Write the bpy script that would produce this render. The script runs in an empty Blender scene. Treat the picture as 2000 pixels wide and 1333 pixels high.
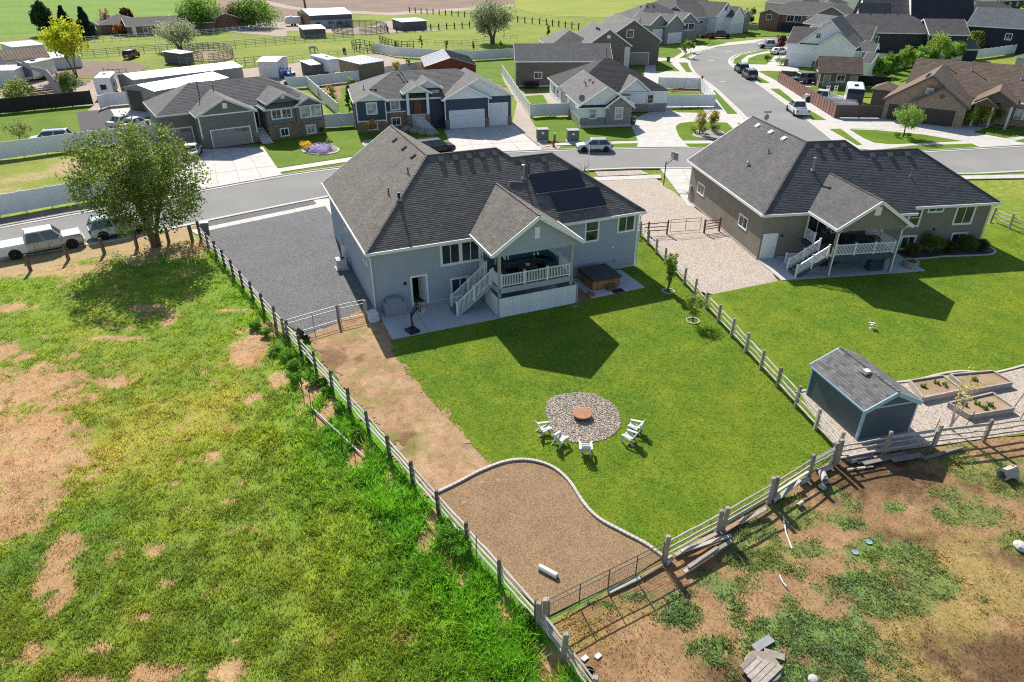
import bpy, bmesh, math, random
import numpy as np
from mathutils import Vector, Matrix
R = math.radians
random.seed(7)
RNG = np.random.default_rng(11)
SC = bpy.context.scene
COL = SC.collection

# ------------------------------------------------------------------ camera, sky, sun, exposure
CAM_H, PITCH, FOC = 22.0, R(30.0), 1333.33
cam_d = bpy.data.cameras.new('camera')
cam_d.sensor_width = 36.0
cam_d.lens = 24.0
cam_d.clip_start = 0.5
cam_d.clip_end = 3000.0
cam = bpy.data.objects.new('camera', cam_d)
cam.location = (0, 0, CAM_H)
cam.rotation_euler = (R(60.0), 0, 0)
COL.objects.link(cam)
SC.camera = cam

SUN_EL, SUN_AZ = R(38.3), R(18.5)          # elevation; bearing left of +Y
world = bpy.data.worlds.new('World')
SC.world = world
world.use_nodes = True
wn, wl = world.node_tree.nodes, world.node_tree.links
wn.clear()
sky = wn.new('ShaderNodeTexSky'); sky.sky_type = 'NISHITA'; sky.sun_disc = False
sky.sun_elevation = SUN_EL; sky.sun_rotation = -SUN_AZ
sky.air_density = 1.0; sky.dust_density = 0.6; sky.ozone_density = 1.0
wbg = wn.new('ShaderNodeBackground'); wbg.inputs[1].default_value = 0.095
wout = wn.new('ShaderNodeOutputWorld')
wl.new(sky.outputs[0], wbg.inputs[0]); wl.new(wbg.outputs[0], wout.inputs[0])
sun_d = bpy.data.lights.new('sun', 'SUN')
sun_d.energy = 5.0; sun_d.angle = R(0.5); sun_d.color = (1.0, 0.94, 0.84)
sun = bpy.data.objects.new('sun', sun_d)
sdir = Vector((-math.sin(SUN_AZ) * math.cos(SUN_EL), math.cos(SUN_AZ) * math.cos(SUN_EL), math.sin(SUN_EL)))
sun.rotation_euler = sdir.to_track_quat('Z', 'Y').to_euler()
sun.location = (-40, 120, 90)
COL.objects.link(sun)
SC.view_settings.view_transform = 'Standard'
SC.view_settings.look = 'None'
SC.view_settings.gamma = 1.0
SC.view_settings.use_curve_mapping = False
SC.view_settings.exposure = 0.62
SC.render.engine = 'CYCLES'
try:
    SC.cycles.max_bounces = 6; SC.cycles.transparent_max_bounces = 6
    SC.cycles.use_denoising = False; SC.cycles.filter_width = 1.15
except Exception:
    pass

# ------------------------------------------------------------------ survey: photograph point -> point of the site plan
def W(px, py, z=0.0):
    u, v = (px - 1000) / FOC, (666.5 - py) / FOC
    d = (u, math.cos(PITCH) + v * math.sin(PITCH), -math.sin(PITCH) + v * math.cos(PITCH))
    t = (z - CAM_H) / d[2]
    return Vector((t * d[0], t * d[1], z))
def W2(px, py):
    p = W(px, py); return (p.x, p.y)
def PX(pts): return [W2(*p) for p in pts]
def frame(p, q):
    a, b = W(*p), W(*q)
    return (a.x, a.y), math.atan2(b.y - a.y, b.x - a.x), (b - a).length

# ------------------------------------------------------------------ objects
def link(o, parent=None):
    COL.objects.link(o)
    if parent is not None: o.parent = parent
    return o
def tag(o, label=None, cat=None, group=None, kind=None):
    if label: o['label'] = label
    if cat: o['category'] = cat
    if group: o['group'] = group
    if kind: o['kind'] = kind
    return o
def thing(name, label, cat, loc=(0, 0, 0), rz=0.0, group=None):
    o = bpy.data.objects.new(name, None)
    o.empty_display_size = 0.3
    o.location = loc; o.rotation_euler = (0, 0, rz)
    link(o)
    return tag(o, label, cat, group)
def mesh_obj(name, me, mat=None, parent=None, loc=(0, 0, 0), rot=(0, 0, 0), scl=(1, 1, 1)):
    if mat is not None and not me.materials: me.materials.append(mat)
    o = bpy.data.objects.new(name, me)
    o.location = loc; o.rotation_euler = rot; o.scale = scl
    return link(o, parent)
def copy_tree(src, parent=None, loc=None, rz=None):
    c = src.copy(); COL.objects.link(c)
    if parent is not None: c.parent = parent
    if loc is not None: c.location = loc
    if rz is not None: c.rotation_euler = (0, 0, rz)
    for ch in list(src.children): copy_tree(ch, c)
    return c

class MB:
    def __init__(s): s.v, s.f = [], []
    def add(s, vs, fs):
        n = len(s.v); s.v += [tuple(v) for v in vs]; s.f += [tuple(i + n for i in f) for f in fs]; return s
    def box(s, x0, x1, y0, y1, z0, z1):
        return s.add([(x0,y0,z0),(x1,y0,z0),(x1,y1,z0),(x0,y1,z0),(x0,y0,z1),(x1,y0,z1),(x1,y1,z1),(x0,y1,z1)],
                     [(0,3,2,1),(4,5,6,7),(0,1,5,4),(1,2,6,5),(2,3,7,6),(3,0,4,7)])
    def beam(s, a, b, w, h, up=(0, 0, 1)):
        a, b = Vector(a), Vector(b); d = (b - a).normalized(); u = Vector(up)
        if abs(d.dot(u)) > .95: u = Vector((0, 1, 0))
        x = d.cross(u).normalized(); z = x.cross(d).normalized(); x *= w / 2; z *= h / 2
        return s.add([a-x-z, a+x-z, a+x+z, a-x+z, b-x-z, b+x-z, b+x+z, b-x+z],
                     [(0,1,2,3),(7,6,5,4),(0,4,5,1),(1,5,6,2),(2,6,7,3),(3,7,4,0)])
    def prism(s, poly, z0, z1):
        n = len(poly)
        A = sum(poly[i][0]*poly[(i+1)%n][1]-poly[(i+1)%n][0]*poly[i][1] for i in range(n))
        if A < 0: poly = poly[::-1]
        return s.add([(p[0],p[1],z0) for p in poly]+[(p[0],p[1],z1) for p in poly],
                     [tuple(range(n))[::-1], tuple(range(n, 2*n))]+[(i,(i+1)%n,(i+1)%n+n,i+n) for i in range(n)])
    def xprism(s, prof, y0, y1):      # profile in x,z pushed along y
        n = len(prof)
        return s.add([(p[0],y0,p[1]) for p in prof]+[(p[0],y1,p[1]) for p in prof],
                     [tuple(range(n)), tuple(range(n, 2*n))[::-1]]+[((i+1)%n,i,i+n,(i+1)%n+n) for i in range(n)])
    def yprism(s, prof, x0, x1):      # profile in y,z pushed along x
        n = len(prof)
        return s.add([(x0,p[0],p[1]) for p in prof]+[(x1,p[0],p[1]) for p in prof],
                     [tuple(range(n))[::-1], tuple(range(n, 2*n))]+[(i,(i+1)%n,(i+1)%n+n,i+n) for i in range(n)])
    def sheet(s, poly, z=0.0):
        n = len(poly)
        A = sum(poly[i][0]*poly[(i+1)%n][1]-poly[(i+1)%n][0]*poly[i][1] for i in range(n))
        if A < 0: poly = poly[::-1]
        return s.add([(p[0],p[1],z) for p in poly], [tuple(range(n))])
    def tube(s, pts, r, n=6, cap=True):
        pts = [Vector(p) for p in pts]; m = len(pts)
        rs = r if isinstance(r, (list, tuple)) else [r]*m
        base = len(s.v)
        for i, p in enumerate(pts):
            d = (pts[min(i+1,m-1)]-pts[max(i-1,0)]).normalized()
            u = Vector((0,0,1)) if abs(d.z) < .9 else Vector((1,0,0))
            x = d.cross(u).normalized(); y = x.cross(d).normalized()
            for k in range(n):
                a = 2*math.pi*k/n
                s.v.append(tuple(p+(x*math.cos(a)+y*math.sin(a))*rs[i]))
        for i in range(m-1):
            for k in range(n):
                a, b = base+i*n+k, base+i*n+(k+1)%n
                s.f.append((a, b, b+n, a+n))
        if cap:
            s.f.append(tuple(base+k for k in range(n))[::-1]); s.f.append(tuple(base+(m-1)*n+k for k in range(n)))
        return s
    def lathe(s, prof, n=16, c=(0,0,0)):
        base = len(s.v); m = len(prof)
        for r, z in prof:
            for k in range(n):
                a = 2*math.pi*k/n; s.v.append((c[0]+r*math.cos(a), c[1]+r*math.sin(a), c[2]+z))
        for i in range(m-1):
            for k in range(n):
                a, b = base+i*n+k, base+i*n+(k+1)%n
                s.f.append((a, b, b+n, a+n))
        s.f.append(tuple(base+k for k in range(n))[::-1]); s.f.append(tuple(base+(m-1)*n+k for k in range(n)))
        return s
    def loft(s, rings, cap=True):
        base = len(s.v); n = len(rings[0])
        for r in rings: s.v += [tuple(p) for p in r]
        for i in range(len(rings)-1):
            for k in range(n):
                a, b = base+i*n+k, base+i*n+(k+1)%n
                s.f.append((a, b, b+n, a+n))
        if cap:
            s.f.append(tuple(base+k for k in range(n))[::-1]); s.f.append(tuple(base+(len(rings)-1)*n+k for k in range(n)))
        return s
    def mesh(s, name, mat=None, smooth=False):
        me = bpy.data.meshes.new(name); me.from_pydata(s.v, [], s.f)
        if smooth:
            me.polygons.foreach_set('use_smooth', [True]*len(me.polygons))
        if mat is not None: me.materials.append(mat)
        me.update(); return me
    def obj(s, name, mat=None, parent=None, smooth=False, loc=(0,0,0), rot=(0,0,0), fix=False):
        me = s.mesh(name, mat, smooth)
        if fix:
            bm = bmesh.new(); bm.from_mesh(me); bmesh.ops.recalc_face_normals(bm, faces=bm.faces); bm.to_mesh(me); bm.free()
        return mesh_obj(name, me, None, parent, loc, rot)

def np_mesh(name, verts, faces, mat=None, col=None, k=3):
    """verts (n,3), faces (m,k) numpy -> mesh, optional per-vertex colour"""
    me = bpy.data.meshes.new(name)
    me.vertices.add(len(verts)); me.vertices.foreach_set('co', np.ascontiguousarray(verts, dtype=np.float32).ravel())
    m = len(faces)
    me.loops.add(m*k); me.loops.foreach_set('vertex_index', np.ascontiguousarray(faces, dtype=np.int32).ravel())
    me.polygons.add(m); me.polygons.foreach_set('loop_start', np.arange(0, m*k, k, dtype=np.int32))
    me.update(calc_edges=True)
    if col is not None:
        a = me.color_attributes.new('Col', 'FLOAT_COLOR', 'POINT')
        c = np.ones((len(verts), 4), dtype=np.float32); c[:, :3] = col
        a.data.foreach_set('color', c.ravel())
    if mat is not None: me.materials.append(mat)
    return me

# ------------------------------------------------------------------ materials
def srgb(r, g, b):
    f = lambda c: c/12.92 if c <= .04045 else ((c+.055)/1.055)**2.4
    return (f(r/255), f(g/255), f(b/255))
MATS = {}
def nodes(m):
    m.use_nodes = True
    return m.node_tree.nodes, m.node_tree.links, m.node_tree.nodes['Principled BSDF']
def mul(c, k): return tuple(min(1, max(0, x*k)) for x in c)
def noise_node(n, l, scale, detail=4, vec=None, rough=.55):
    t = n.new('ShaderNodeTexNoise'); t.inputs['Scale'].default_value = scale; t.inputs['Detail'].default_value = detail
    t.inputs['Roughness'].default_value = rough
    if vec is not None: l.new(vec, t.inputs['Vector'])
    return t
def ramp(n, l, fac, stops):
    r = n.new('ShaderNodeValToRGB'); e = r.color_ramp.elements
    while len(e) < len(stops): e.new(.5)
    for i, (p, c) in enumerate(stops):
        e[i].position = p; e[i].color = (*c, 1) if len(c) == 3 else c
    l.new(fac, r.inputs[0]); return r
def mixc(n, l, a, b, fac, mode='MIX'):
    m = n.new('ShaderNodeMix'); m.data_type = 'RGBA'; m.blend_type = mode
    for s, v in ((m.inputs[6], a), (m.inputs[7], b), (m.inputs[0], fac)):
        if hasattr(v, 'links'): l.new(v, s)
        elif isinstance(v, (int, float)): s.default_value = v
        else: s.default_value = (*v, 1)
    return m.outputs[2]
def bump(n, l, h, strength, dist, bsdf):
    b = n.new('ShaderNodeBump'); b.inputs['Strength'].default_value = strength; b.inputs['Distance'].default_value = dist
    l.new(h, b.inputs['Height']); l.new(b.outputs[0], bsdf.inputs['Normal']); return b
def coords(n, kind='Object'):
    return n.new('ShaderNodeTexCoord').outputs[kind]
def worldpos(n):
    return n.new('ShaderNodeNewGeometry').outputs['Position']

def M(name, c, rough=.75, var=.12, scale=3.0, bmp=0.0, bscale=40, metal=0.0, spec=.3, world=False, per=0.0):
    """plain procedural paint / stone / wood tone: two noises, optional fine relief, optional tone per object"""
    if name in MATS: return MATS[name]
    m = bpy.data.materials.new(name); n, l, b = nodes(m)
    v = worldpos(n) if world else coords(n)
    t = noise_node(n, l, scale, 5, v); t2 = noise_node(n, l, scale*9, 3, v)
    mx = n.new('ShaderNodeMath'); mx.operation = 'ADD'; l.new(t.outputs[0], mx.inputs[0])
    m2 = n.new('ShaderNodeMath'); m2.operation = 'MULTIPLY'; m2.inputs[1].default_value = .45; l.new(t2.outputs[0], m2.inputs[0])
    l.new(m2.outputs[0], mx.inputs[1])
    r = ramp(n, l, mx.outputs[0], [(.45, mul(c, 1-var)), (1.0, mul(c, 1+var))])
    out = r.outputs[0]
    if per:
        oi = n.new('ShaderNodeObjectInfo')
        rr = ramp(n, l, oi.outputs['Random'], [(0, (1-per,)*3), (1, (1+per,)*3)])
        out = mixc(n, l, out, rr.outputs[0], 1.0, 'MULTIPLY')
    l.new(out, b.inputs['Base Color'])
    b.inputs['Roughness'].default_value = rough; b.inputs['Metallic'].default_value = metal
    b.inputs['Specular IOR Level'].default_value = spec
    if bmp:
        t3 = noise_node(n, l, bscale, 4, v); bump(n, l, t3.outputs[0], bmp, .02, b)
    MATS[name] = m; return m
def axis_mix(n, l, vec, a):     # a = 'z' | 'xy'
    s = n.new('ShaderNodeSeparateXYZ'); l.new(vec, s.inputs[0])
    if a == 'z': return s.outputs[2]
    ad = n.new('ShaderNodeMath'); ad.operation = 'ADD'; l.new(s.outputs[0], ad.inputs[0]); l.new(s.outputs[1], ad.inputs[1]); return ad.outputs[0]
def siding(name, c, pitch=.15, vertical=False, var=.07, depth=.6):
    if name in MATS: return MATS[name]
    m = bpy.data.materials.new(name); n, l, b = nodes(m); v = coords(n)
    ax = axis_mix(n, l, v, 'xy' if vertical else 'z')
    d = n.new('ShaderNodeMath'); d.operation = 'DIVIDE'; l.new(ax, d.inputs[0]); d.inputs[1].default_value = pitch
    fr = n.new('ShaderNodeMath'); fr.operation = 'FRACT'; l.new(d.outputs[0], fr.inputs[0])
    if vertical:
        rp = ramp(n, l, fr.outputs[0], [(0, (0,0,0)), (.08, (1,1,1)), (.2, (1,1,1)), (.24, (0,0,0))])
    else:
        rp = ramp(n, l, fr.outputs[0], [(0, (1,1,1)), (.9, (.15,.15,.15)), (1, (0,0,0))])
    t = noise_node(n, l, 1.3, 5, v)
    r = ramp(n, l, t.outputs[0], [(.25, mul(c, 1-var)), (.75, mul(c, 1+var))])
    l.new(r.outputs[0], b.inputs['Base Color']); b.inputs['Roughness'].default_value = .7; b.inputs['Specular IOR Level'].default_value = .25
    bump(n, l, rp.outputs[0], depth, .03, b)
    MATS[name] = m; return m
def masonry(name, c1, c2, mortar, w=.22, h=.075, m_=.012, bmp=.5):
    if name in MATS: return MATS[name]
    m = bpy.data.materials.new(name); n, l, b = nodes(m); v = coords(n)
    s = n.new('ShaderNodeCombineXYZ'); l.new(axis_mix(n, l, v, 'xy'), s.inputs[0]); l.new(axis_mix(n, l, v, 'z'), s.inputs[1])
    br = n.new('ShaderNodeTexBrick'); l.new(s.outputs[0], br.inputs[0])
    br.inputs['Color1'].default_value = (*c1, 1); br.inputs['Color2'].default_value = (*c2, 1); br.inputs['Mortar'].default_value = (*mortar, 1)
    br.inputs['Scale'].default_value = 1.0; br.inputs['Mortar Size'].default_value = m_; br.inputs['Brick Width'].default_value = w; br.inputs['Row Height'].default_value = h
    br.inputs['Bias'].default_value = 0.0
    t = noise_node(n, l, 2.5, 5, v); rr = ramp(n, l, t.outputs[0], [(.25, (.72,)*3), (.75, (1.25,)*3)])
    l.new(mixc(n, l, br.outputs[0], rr.outputs[0], 1.0, 'MULTIPLY'), b.inputs['Base Color']); b.inputs['Roughness'].default_value = .85
    iv = n.new('ShaderNodeMath'); iv.operation = 'SUBTRACT'; iv.inputs[0].default_value = 1; l.new(br.outputs['Fac'], iv.inputs[1])
    bump(n, l, iv.outputs[0], bmp, .02, b)
    MATS[name] = m; return m
def shingle(name, c, var=.35):
    if name in MATS: return MATS[name]
    m = bpy.data.materials.new(name); n, l, b = nodes(m); v = coords(n)
    g = n.new('ShaderNodeNewGeometry')
    r = ramp(n, l, g.outputs['Random Per Island'], [(0, mul(c, 1-var)), (.45, c), (.8, mul(c, 1+.3*var)), (1, mul(c, 1+var))])
    t = noise_node(n, l, .5, 4, v); r2 = ramp(n, l, t.outputs[0], [(.3, (.86,.86,.87)), (.7, (1.1,1.09,1.07))])
    t3 = noise_node(n, l, 60, 3, v); r3 = ramp(n, l, t3.outputs[0], [(.3, (.75,)*3), (.7, (1.25,)*3)])
    o = mixc(n, l, r.outputs[0], r2.outputs[0], 1.0, 'MULTIPLY'); o = mixc(n, l, o, r3.outputs[0], 1.0, 'MULTIPLY')
    l.new(o, b.inputs['Base Color']); b.inputs['Roughness'].default_value = .9; b.inputs['Specular IOR Level'].default_value = .2
    MATS[name] = m; return m
def far_shingle(name, c):
    """roofs too far away to tell a tab: courses and tone in the material"""
    if name in MATS: return MATS[name]
    m = bpy.data.materials.new(name); n, l, b = nodes(m); v = coords(n)
    z = axis_mix(n, l, v, 'z'); xy = axis_mix(n, l, v, 'xy')
    s = n.new('ShaderNodeCombineXYZ'); l.new(xy, s.inputs[0]); l.new(z, s.inputs[1])
    br = n.new('ShaderNodeTexBrick'); l.new(s.outputs[0], br.inputs[0])
    br.inputs['Color1'].default_value = (*mul(c, .8), 1); br.inputs['Color2'].default_value = (*mul(c, 1.2), 1); br.inputs['Mortar'].default_value = (*mul(c, .6), 1)
    br.inputs['Scale'].default_value = 1.0; br.inputs['Mortar Size'].default_value = .006; br.inputs['Brick Width'].default_value = .35; br.inputs['Row Height'].default_value = .085
    t = noise_node(n, l, .7, 4, v); r2 = ramp(n, l, t.outputs[0], [(.3, (.88,)*3), (.7, (1.12,)*3)])
    l.new(mixc(n, l, br.outputs[0], r2.outputs[0], 1.0, 'MULTIPLY'), b.inputs['Base Color']); b.inputs['Roughness'].default_value = .9
    b.inputs['Specular IOR Level'].default_value = .2
    MATS[name] = m; return m
def glass_m(name='window_glass', c=(.02,.028,.032)):
    if name in MATS: return MATS[name]
    m = bpy.data.materials.new(name); n, l, b = nodes(m); v = coords(n)
    t = noise_node(n, l, .8, 2, v); r = ramp(n, l, t.outputs[0], [(.35, mul(c, .5)), (.65, mul(c, 2.2))])
    l.new(r.outputs[0], b.inputs['Base Color']); b.inputs['Roughness'].default_value = .06; b.inputs['Specular IOR Level'].default_value = .8
    MATS[name] = m; return m
def paint(name, c, rough=.28, metal=0.0):
    if name in MATS: return MATS[name]
    m = bpy.data.materials.new(name); n, l, b = nodes(m); v = coords(n)
    t = noise_node(n, l, 2.0, 3, v); r = ramp(n, l, t.outputs[0], [(.3, mul(c, .94)), (.7, mul(c, 1.05))])
    l.new(r.outputs[0], b.inputs['Base Color']); b.inputs['Roughness'].default_value = rough; b.inputs['Metallic'].default_value = metal
    b.inputs['Coat Weight'].default_value = .4; b.inputs['Coat Roughness'].default_value = .08
    MATS[name] = m; return m
def ground_mat(name, stops, scale=.35, fine=14, bmp=.5, bdist=.04, detail=8, patch=None, speck=None):
    """ground cover: broad drifts of tone x fine grain; stops = colour ramp"""
    if name in MATS: return MATS[name]
    m = bpy.data.materials.new(name); n, l, b = nodes(m); v = worldpos(n)
    t = noise_node(n, l, scale, detail, v, .62); f = noise_node(n, l, fine, 5, v, .7)
    r = ramp(n, l, t.outputs[0], stops)
    rf = ramp(n, l, f.outputs[0], [(.28, (.55,.55,.55)), (.5, (1,1,1)), (.72, (1.5,1.5,1.45))])
    o = mixc(n, l, r.outputs[0], rf.outputs[0], .85, 'MULTIPLY')
    if patch:                       # (scale, threshold, width, colour)
        p = noise_node(n, l, patch[0], 6, v, .65); pr = ramp(n, l, p.outputs[0], [(patch[1], (0,0,0)), (patch[1]+patch[2], (1,1,1))])
        o = mixc(n, l, o, patch[3], pr.outputs[0])
    if speck:
        vo = n.new('ShaderNodeTexVoronoi'); vo.inputs['Scale'].default_value = speck[0]; l.new(v, vo.inputs['Vector'])
        cr = ramp(n, l, vo.outputs['Color'], [(.15, mul(speck[1], .45)), (.5, speck[1]), (.85, mul(speck[1], 1.5))])
        o = mixc(n, l, o, cr.outputs[0], speck[2])
    l.new(o, b.inputs['Base Color']); b.inputs['Roughness'].default_value = .95; b.inputs['Specular IOR Level'].default_value = .1
    if bmp: bump(n, l, f.outputs[0], bmp, bdist, b)
    MATS[name] = m; return m
def attr_ground(name, fine=9.0, bmp=.6, bdist=.05):
    m = bpy.data.materials.new(name); n, l, b = nodes(m); v = worldpos(n)
    a = n.new('ShaderNodeVertexColor'); a.layer_name = 'Col'
    f = noise_node(n, l, fine, 6, v, .72); rf = ramp(n, l, f.outputs[0], [(.27, (.5,.5,.5)), (.5, (1,1,1)), (.73, (1.45,1.42,1.36))])
    l.new(mixc(n, l, a.outputs[0], rf.outputs[0], .9, 'MULTIPLY'), b.inputs['Base Color'])
    b.inputs['Roughness'].default_value = .95; b.inputs['Specular IOR Level'].default_value = .1
    bump(n, l, f.outputs[0], bmp, bdist, b)
    return m
def leaf_mat(name, trans=.35):
    m = bpy.data.materials.new(name); m.use_nodes = True
    n, l = m.node_tree.nodes, m.node_tree.links; b = n['Principled BSDF']
    a = n.new('ShaderNodeVertexColor'); a.layer_name = 'Col'
    t = noise_node(n, l, 3, 2, worldpos(n)); rr = ramp(n, l, t.outputs[0], [(.3, (.85,)*3), (.7, (1.15,)*3)])
    o = mixc(n, l, a.outputs[0], rr.outputs[0], 1.0, 'MULTIPLY')
    l.new(o, b.inputs['Base Color']); b.inputs['Roughness'].default_value = .6; b.inputs['Specular IOR Level'].default_value = .25
    tr = n.new('ShaderNodeBsdfTranslucent'); l.new(o, tr.inputs[0])
    mx = n.new('ShaderNodeMixShader'); mx.inputs[0].default_value = trans
    l.new(b.outputs[0], mx.inputs[1]); l.new(tr.outputs[0], mx.inputs[2]); l.new(mx.outputs[0], n['Material Output'].inputs[0])
    return m
LEAF = leaf_mat('foliage', .45); GRASSM = leaf_mat('grass_blades', .45)
WHITE = M('white_trim', (.78,.78,.77), .55, .04, 2)
VINYL = M('white_vinyl', (.76,.77,.78), .45, .05, 1.2)
CONC = M('concrete', (.5,.475,.44), .85, .14, .8, .15, 60, world=True)
CONC_D = M('concrete_patio', (.47,.465,.455), .85, .1, .9, .1, 60, world=True)
KERB = M('kerb_concrete', (.5,.48,.44), .85, .12, 1.2, .1, 50, world=True)
BLACK = M('black_plastic', (.02,.02,.022), .5, .2, 5)
STEEL = M('galvanised_steel', (.3,.3,.3), .5, .15, 6, metal=.35)
DARKMET = M('dark_metal', (.05,.05,.052), .5, .2, 6, metal=.4)
GLASS = glass_m()
OLDWOOD = M('weathered_wood', (.32,.28,.24), .9, .3, 7, .4, 30, per=.25)
DARKWOOD_SHADE = M('dark_wood_post_shade', (.13,.105,.085), .9, .3, 7, .4, 30, per=.25)  # dark wood; also holds the post shading of the long left fence
PALERAIL = M('bleached_rail', (.47,.44,.4), .8, .18, 5, .3, 30, per=.12)
BARK = M('bark', (.16,.12,.09), .95, .35, 6, .6, 18)
# ================================================================== THE SETTING: ground, fields, roads, pavements
def struct(o): o['kind'] = 'structure'; return o
LZ = [0.0]
def sheet(name, pts, mat, z):
    o = MB().sheet(PX(pts), z).obj(name, mat); return struct(o)
G_LAWN = ground_mat('lawn_grass', [(.25, (.075,.15,.013)), (.45, (.115,.195,.016)), (.6, (.165,.225,.02)), (.8, (.25,.27,.032))], .5, 9, 1.0, .06, patch=(.13, .5, .22, (.19,.245,.022)))
G_LAWN2 = ground_mat('front_lawn_grass', [(.25, (.075,.15,.013)), (.5, (.11,.185,.015)), (.75, (.17,.22,.022))], .25, 8, .4, .05)
G_FIELD = ground_mat('pasture_far', [(.25, (.13,.19,.03)), (.5, (.19,.24,.035)), (.7, (.25,.27,.05)), (.85, (.3,.28,.08))], .06, 2.2, .5, .1)
G_CROP = ground_mat('crop_field_green', [(.25, (.1,.2,.02)), (.5, (.135,.235,.028)), (.75, (.19,.26,.04))], .05, 1.2, .4, .1)
G_PLOUGH = ground_mat('ploughed_soil', [(.25, (.17,.115,.09)), (.5, (.22,.155,.12)), (.75, (.27,.2,.155))], .05, 1.5, .6, .15)
G_DIRT = ground_mat('bare_dirt', [(.25, (.23,.155,.095)), (.5, (.33,.235,.15)), (.75, (.42,.31,.215))], .7, 18, .6, .03, patch=(1.6, .58, .12, (.17,.2,.05)))
G_MULCH = ground_mat('mulch_soil', [(.25, (.17,.105,.06)), (.5, (.25,.165,.095)), (.75, (.33,.235,.145))], .8, 30, .9, .03, speck=(24, (.3,.2,.115), .6))
G_YARD = ground_mat('gravel_yard_far', [(.25, (.3,.235,.19)), (.5, (.37,.3,.245)), (.75, (.44,.37,.31))], .1, 3, .3, .05)
G_GRAVEL_D = ground_mat('grey_gravel', [(.25, (.09,.09,.096)), (.5, (.135,.135,.142)), (.75, (.2,.195,.185))], .25, 22, .9, .03, speck=(17, (.165,.165,.17), .7))
G_GRAVEL_T = ground_mat('tan_gravel', [(.25, (.3,.25,.205)), (.5, (.37,.315,.262)), (.75, (.44,.385,.33))], .3, 22, .8, .03, speck=(18, (.46,.39,.33), .7))
G_ASPH = ground_mat('asphalt', [(.25, (.215,.212,.205)), (.5, (.245,.242,.233)), (.75, (.29,.285,.272))], .12, 40, .15, .01, detail=6)
G_DRY = ground_mat('dry_verge', [(.25, (.3,.2,.1)), (.5, (.42,.3,.17)), (.75, (.2,.22,.06))], .5, 12, .7, .05)
G_PLOT = ground_mat('patchy_plot', [(.3, (.15,.21,.03)), (.5, (.24,.26,.05)), (.6, (.4,.29,.16)), (.8, (.46,.34,.2))], .12, 6, .5, .05)

# one sheet to the horizon
struct(MB().sheet([(-1800,-300),(1800,-300),(1800,2600),(-1800,2600)], -.16).obj('ground', G_FIELD))
# far fields
sheet('crop_field', [(-900,-40),(-700,76),(0,68),(75,64),(200,60),(255,55),(330,48),(385,26),(400,10),(420,-40)], G_CROP, -.13)
sheet('ploughed_field', [(390,52),(420,40),(440,-40),(1010,-40),(1010,4),(900,20),(760,27),(700,28),(600,22),(560,40),(500,52),(450,48)], G_PLOUGH, -.125)
sheet('farm_track', [(455,-10),(470,-10),(560,10),(600,17),(760,24),(1000,9),(1005,13),(770,30),(600,22),(545,14)], G_YARD, -.12)
sheet('hay_field', [(1010,-40),(2400,-40),(2400,40),(1490,55),(1430,58),(1330,40),(1200,34),(1060,30),(1005,15)], ground_mat('hay_grass', [(.25, (.17,.22,.035)), (.5, (.24,.28,.045)), (.75, (.31,.31,.07))], .03, 1.0, .4, .1), -.118)
sheet('paddock', [(480,92),(700,72),(820,88),(940,95),(900,96),(690,110),(560,122),(480,132),(440,125)], G_FIELD, -.115)
sheet('farm_yard', [(300,60),(560,42),(640,40),(700,55),(760,40),(820,55),(860,60),(700,66),(560,60),(560,72),(420,60),(330,62)], G_YARD, -.112)
sheet('gravel_yard', [(-200,190),(-200,150),(160,158),(250,150),(420,132),(480,134),(620,116),(730,104),(780,112),(830,128),(800,160),(690,170),(560,170),(480,200),(240,215),(170,215)], G_YARD, -.108)
sheet('corral_mud', [(-200,130),(100,118),(260,120),(290,130),(250,150),(160,152),(-200,160)], M('corral_mud_soil', (.17,.12,.085), .95, .3, 1, world=True), -.106)
sheet('garden_plot', [(600,168),(700,158),(720,165),(705,215),(655,225),(640,210)], G_LAWN2, -.1)
sheet('garden_beds', [(605,168),(690,158),(700,164),(665,172),(668,190),(640,200),(630,185)], G_MULCH, -.096)
sheet('barn_lawn', [(930,118),(1005,108),(1012,165),(960,172),(925,155)], G_LAWN2, -.1)
# left side plots behind the road
sheet('side_lawn', [(-200,215),(0,214),(180,205),(170,215),(240,214),(330,230),(330,300),(200,290),(0,300),(-200,310)], G_LAWN2, -.1)
sheet('side_gravel', [(150,218),(215,212),(250,270),(160,280)], M('dark_mulch_gravel', (.07,.065,.07), .95, .3, 2, .4, 20, world=True), -.094)
sheet('side_concrete', [(215,213),(310,205),(312,222),(280,228),(330,275),(300,300),(240,250)], CONC, -.09)
sheet('empty_plot', [(-200,345),(0,312),(250,290),(330,300),(320,350),(150,365),(0,388),(-200,420)], G_PLOT, -.092)
sheet('road_shoulder', [(-200,470),(0,426),(150,401),(310,378),(330,382),(154,414),(0,442),(-200,486)], ground_mat('brown_gravel', [(.25, (.2,.15,.12)), (.5, (.27,.21,.17)), (.75, (.34,.27,.22))], .6, 14, .8, .04), -.088)

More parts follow.
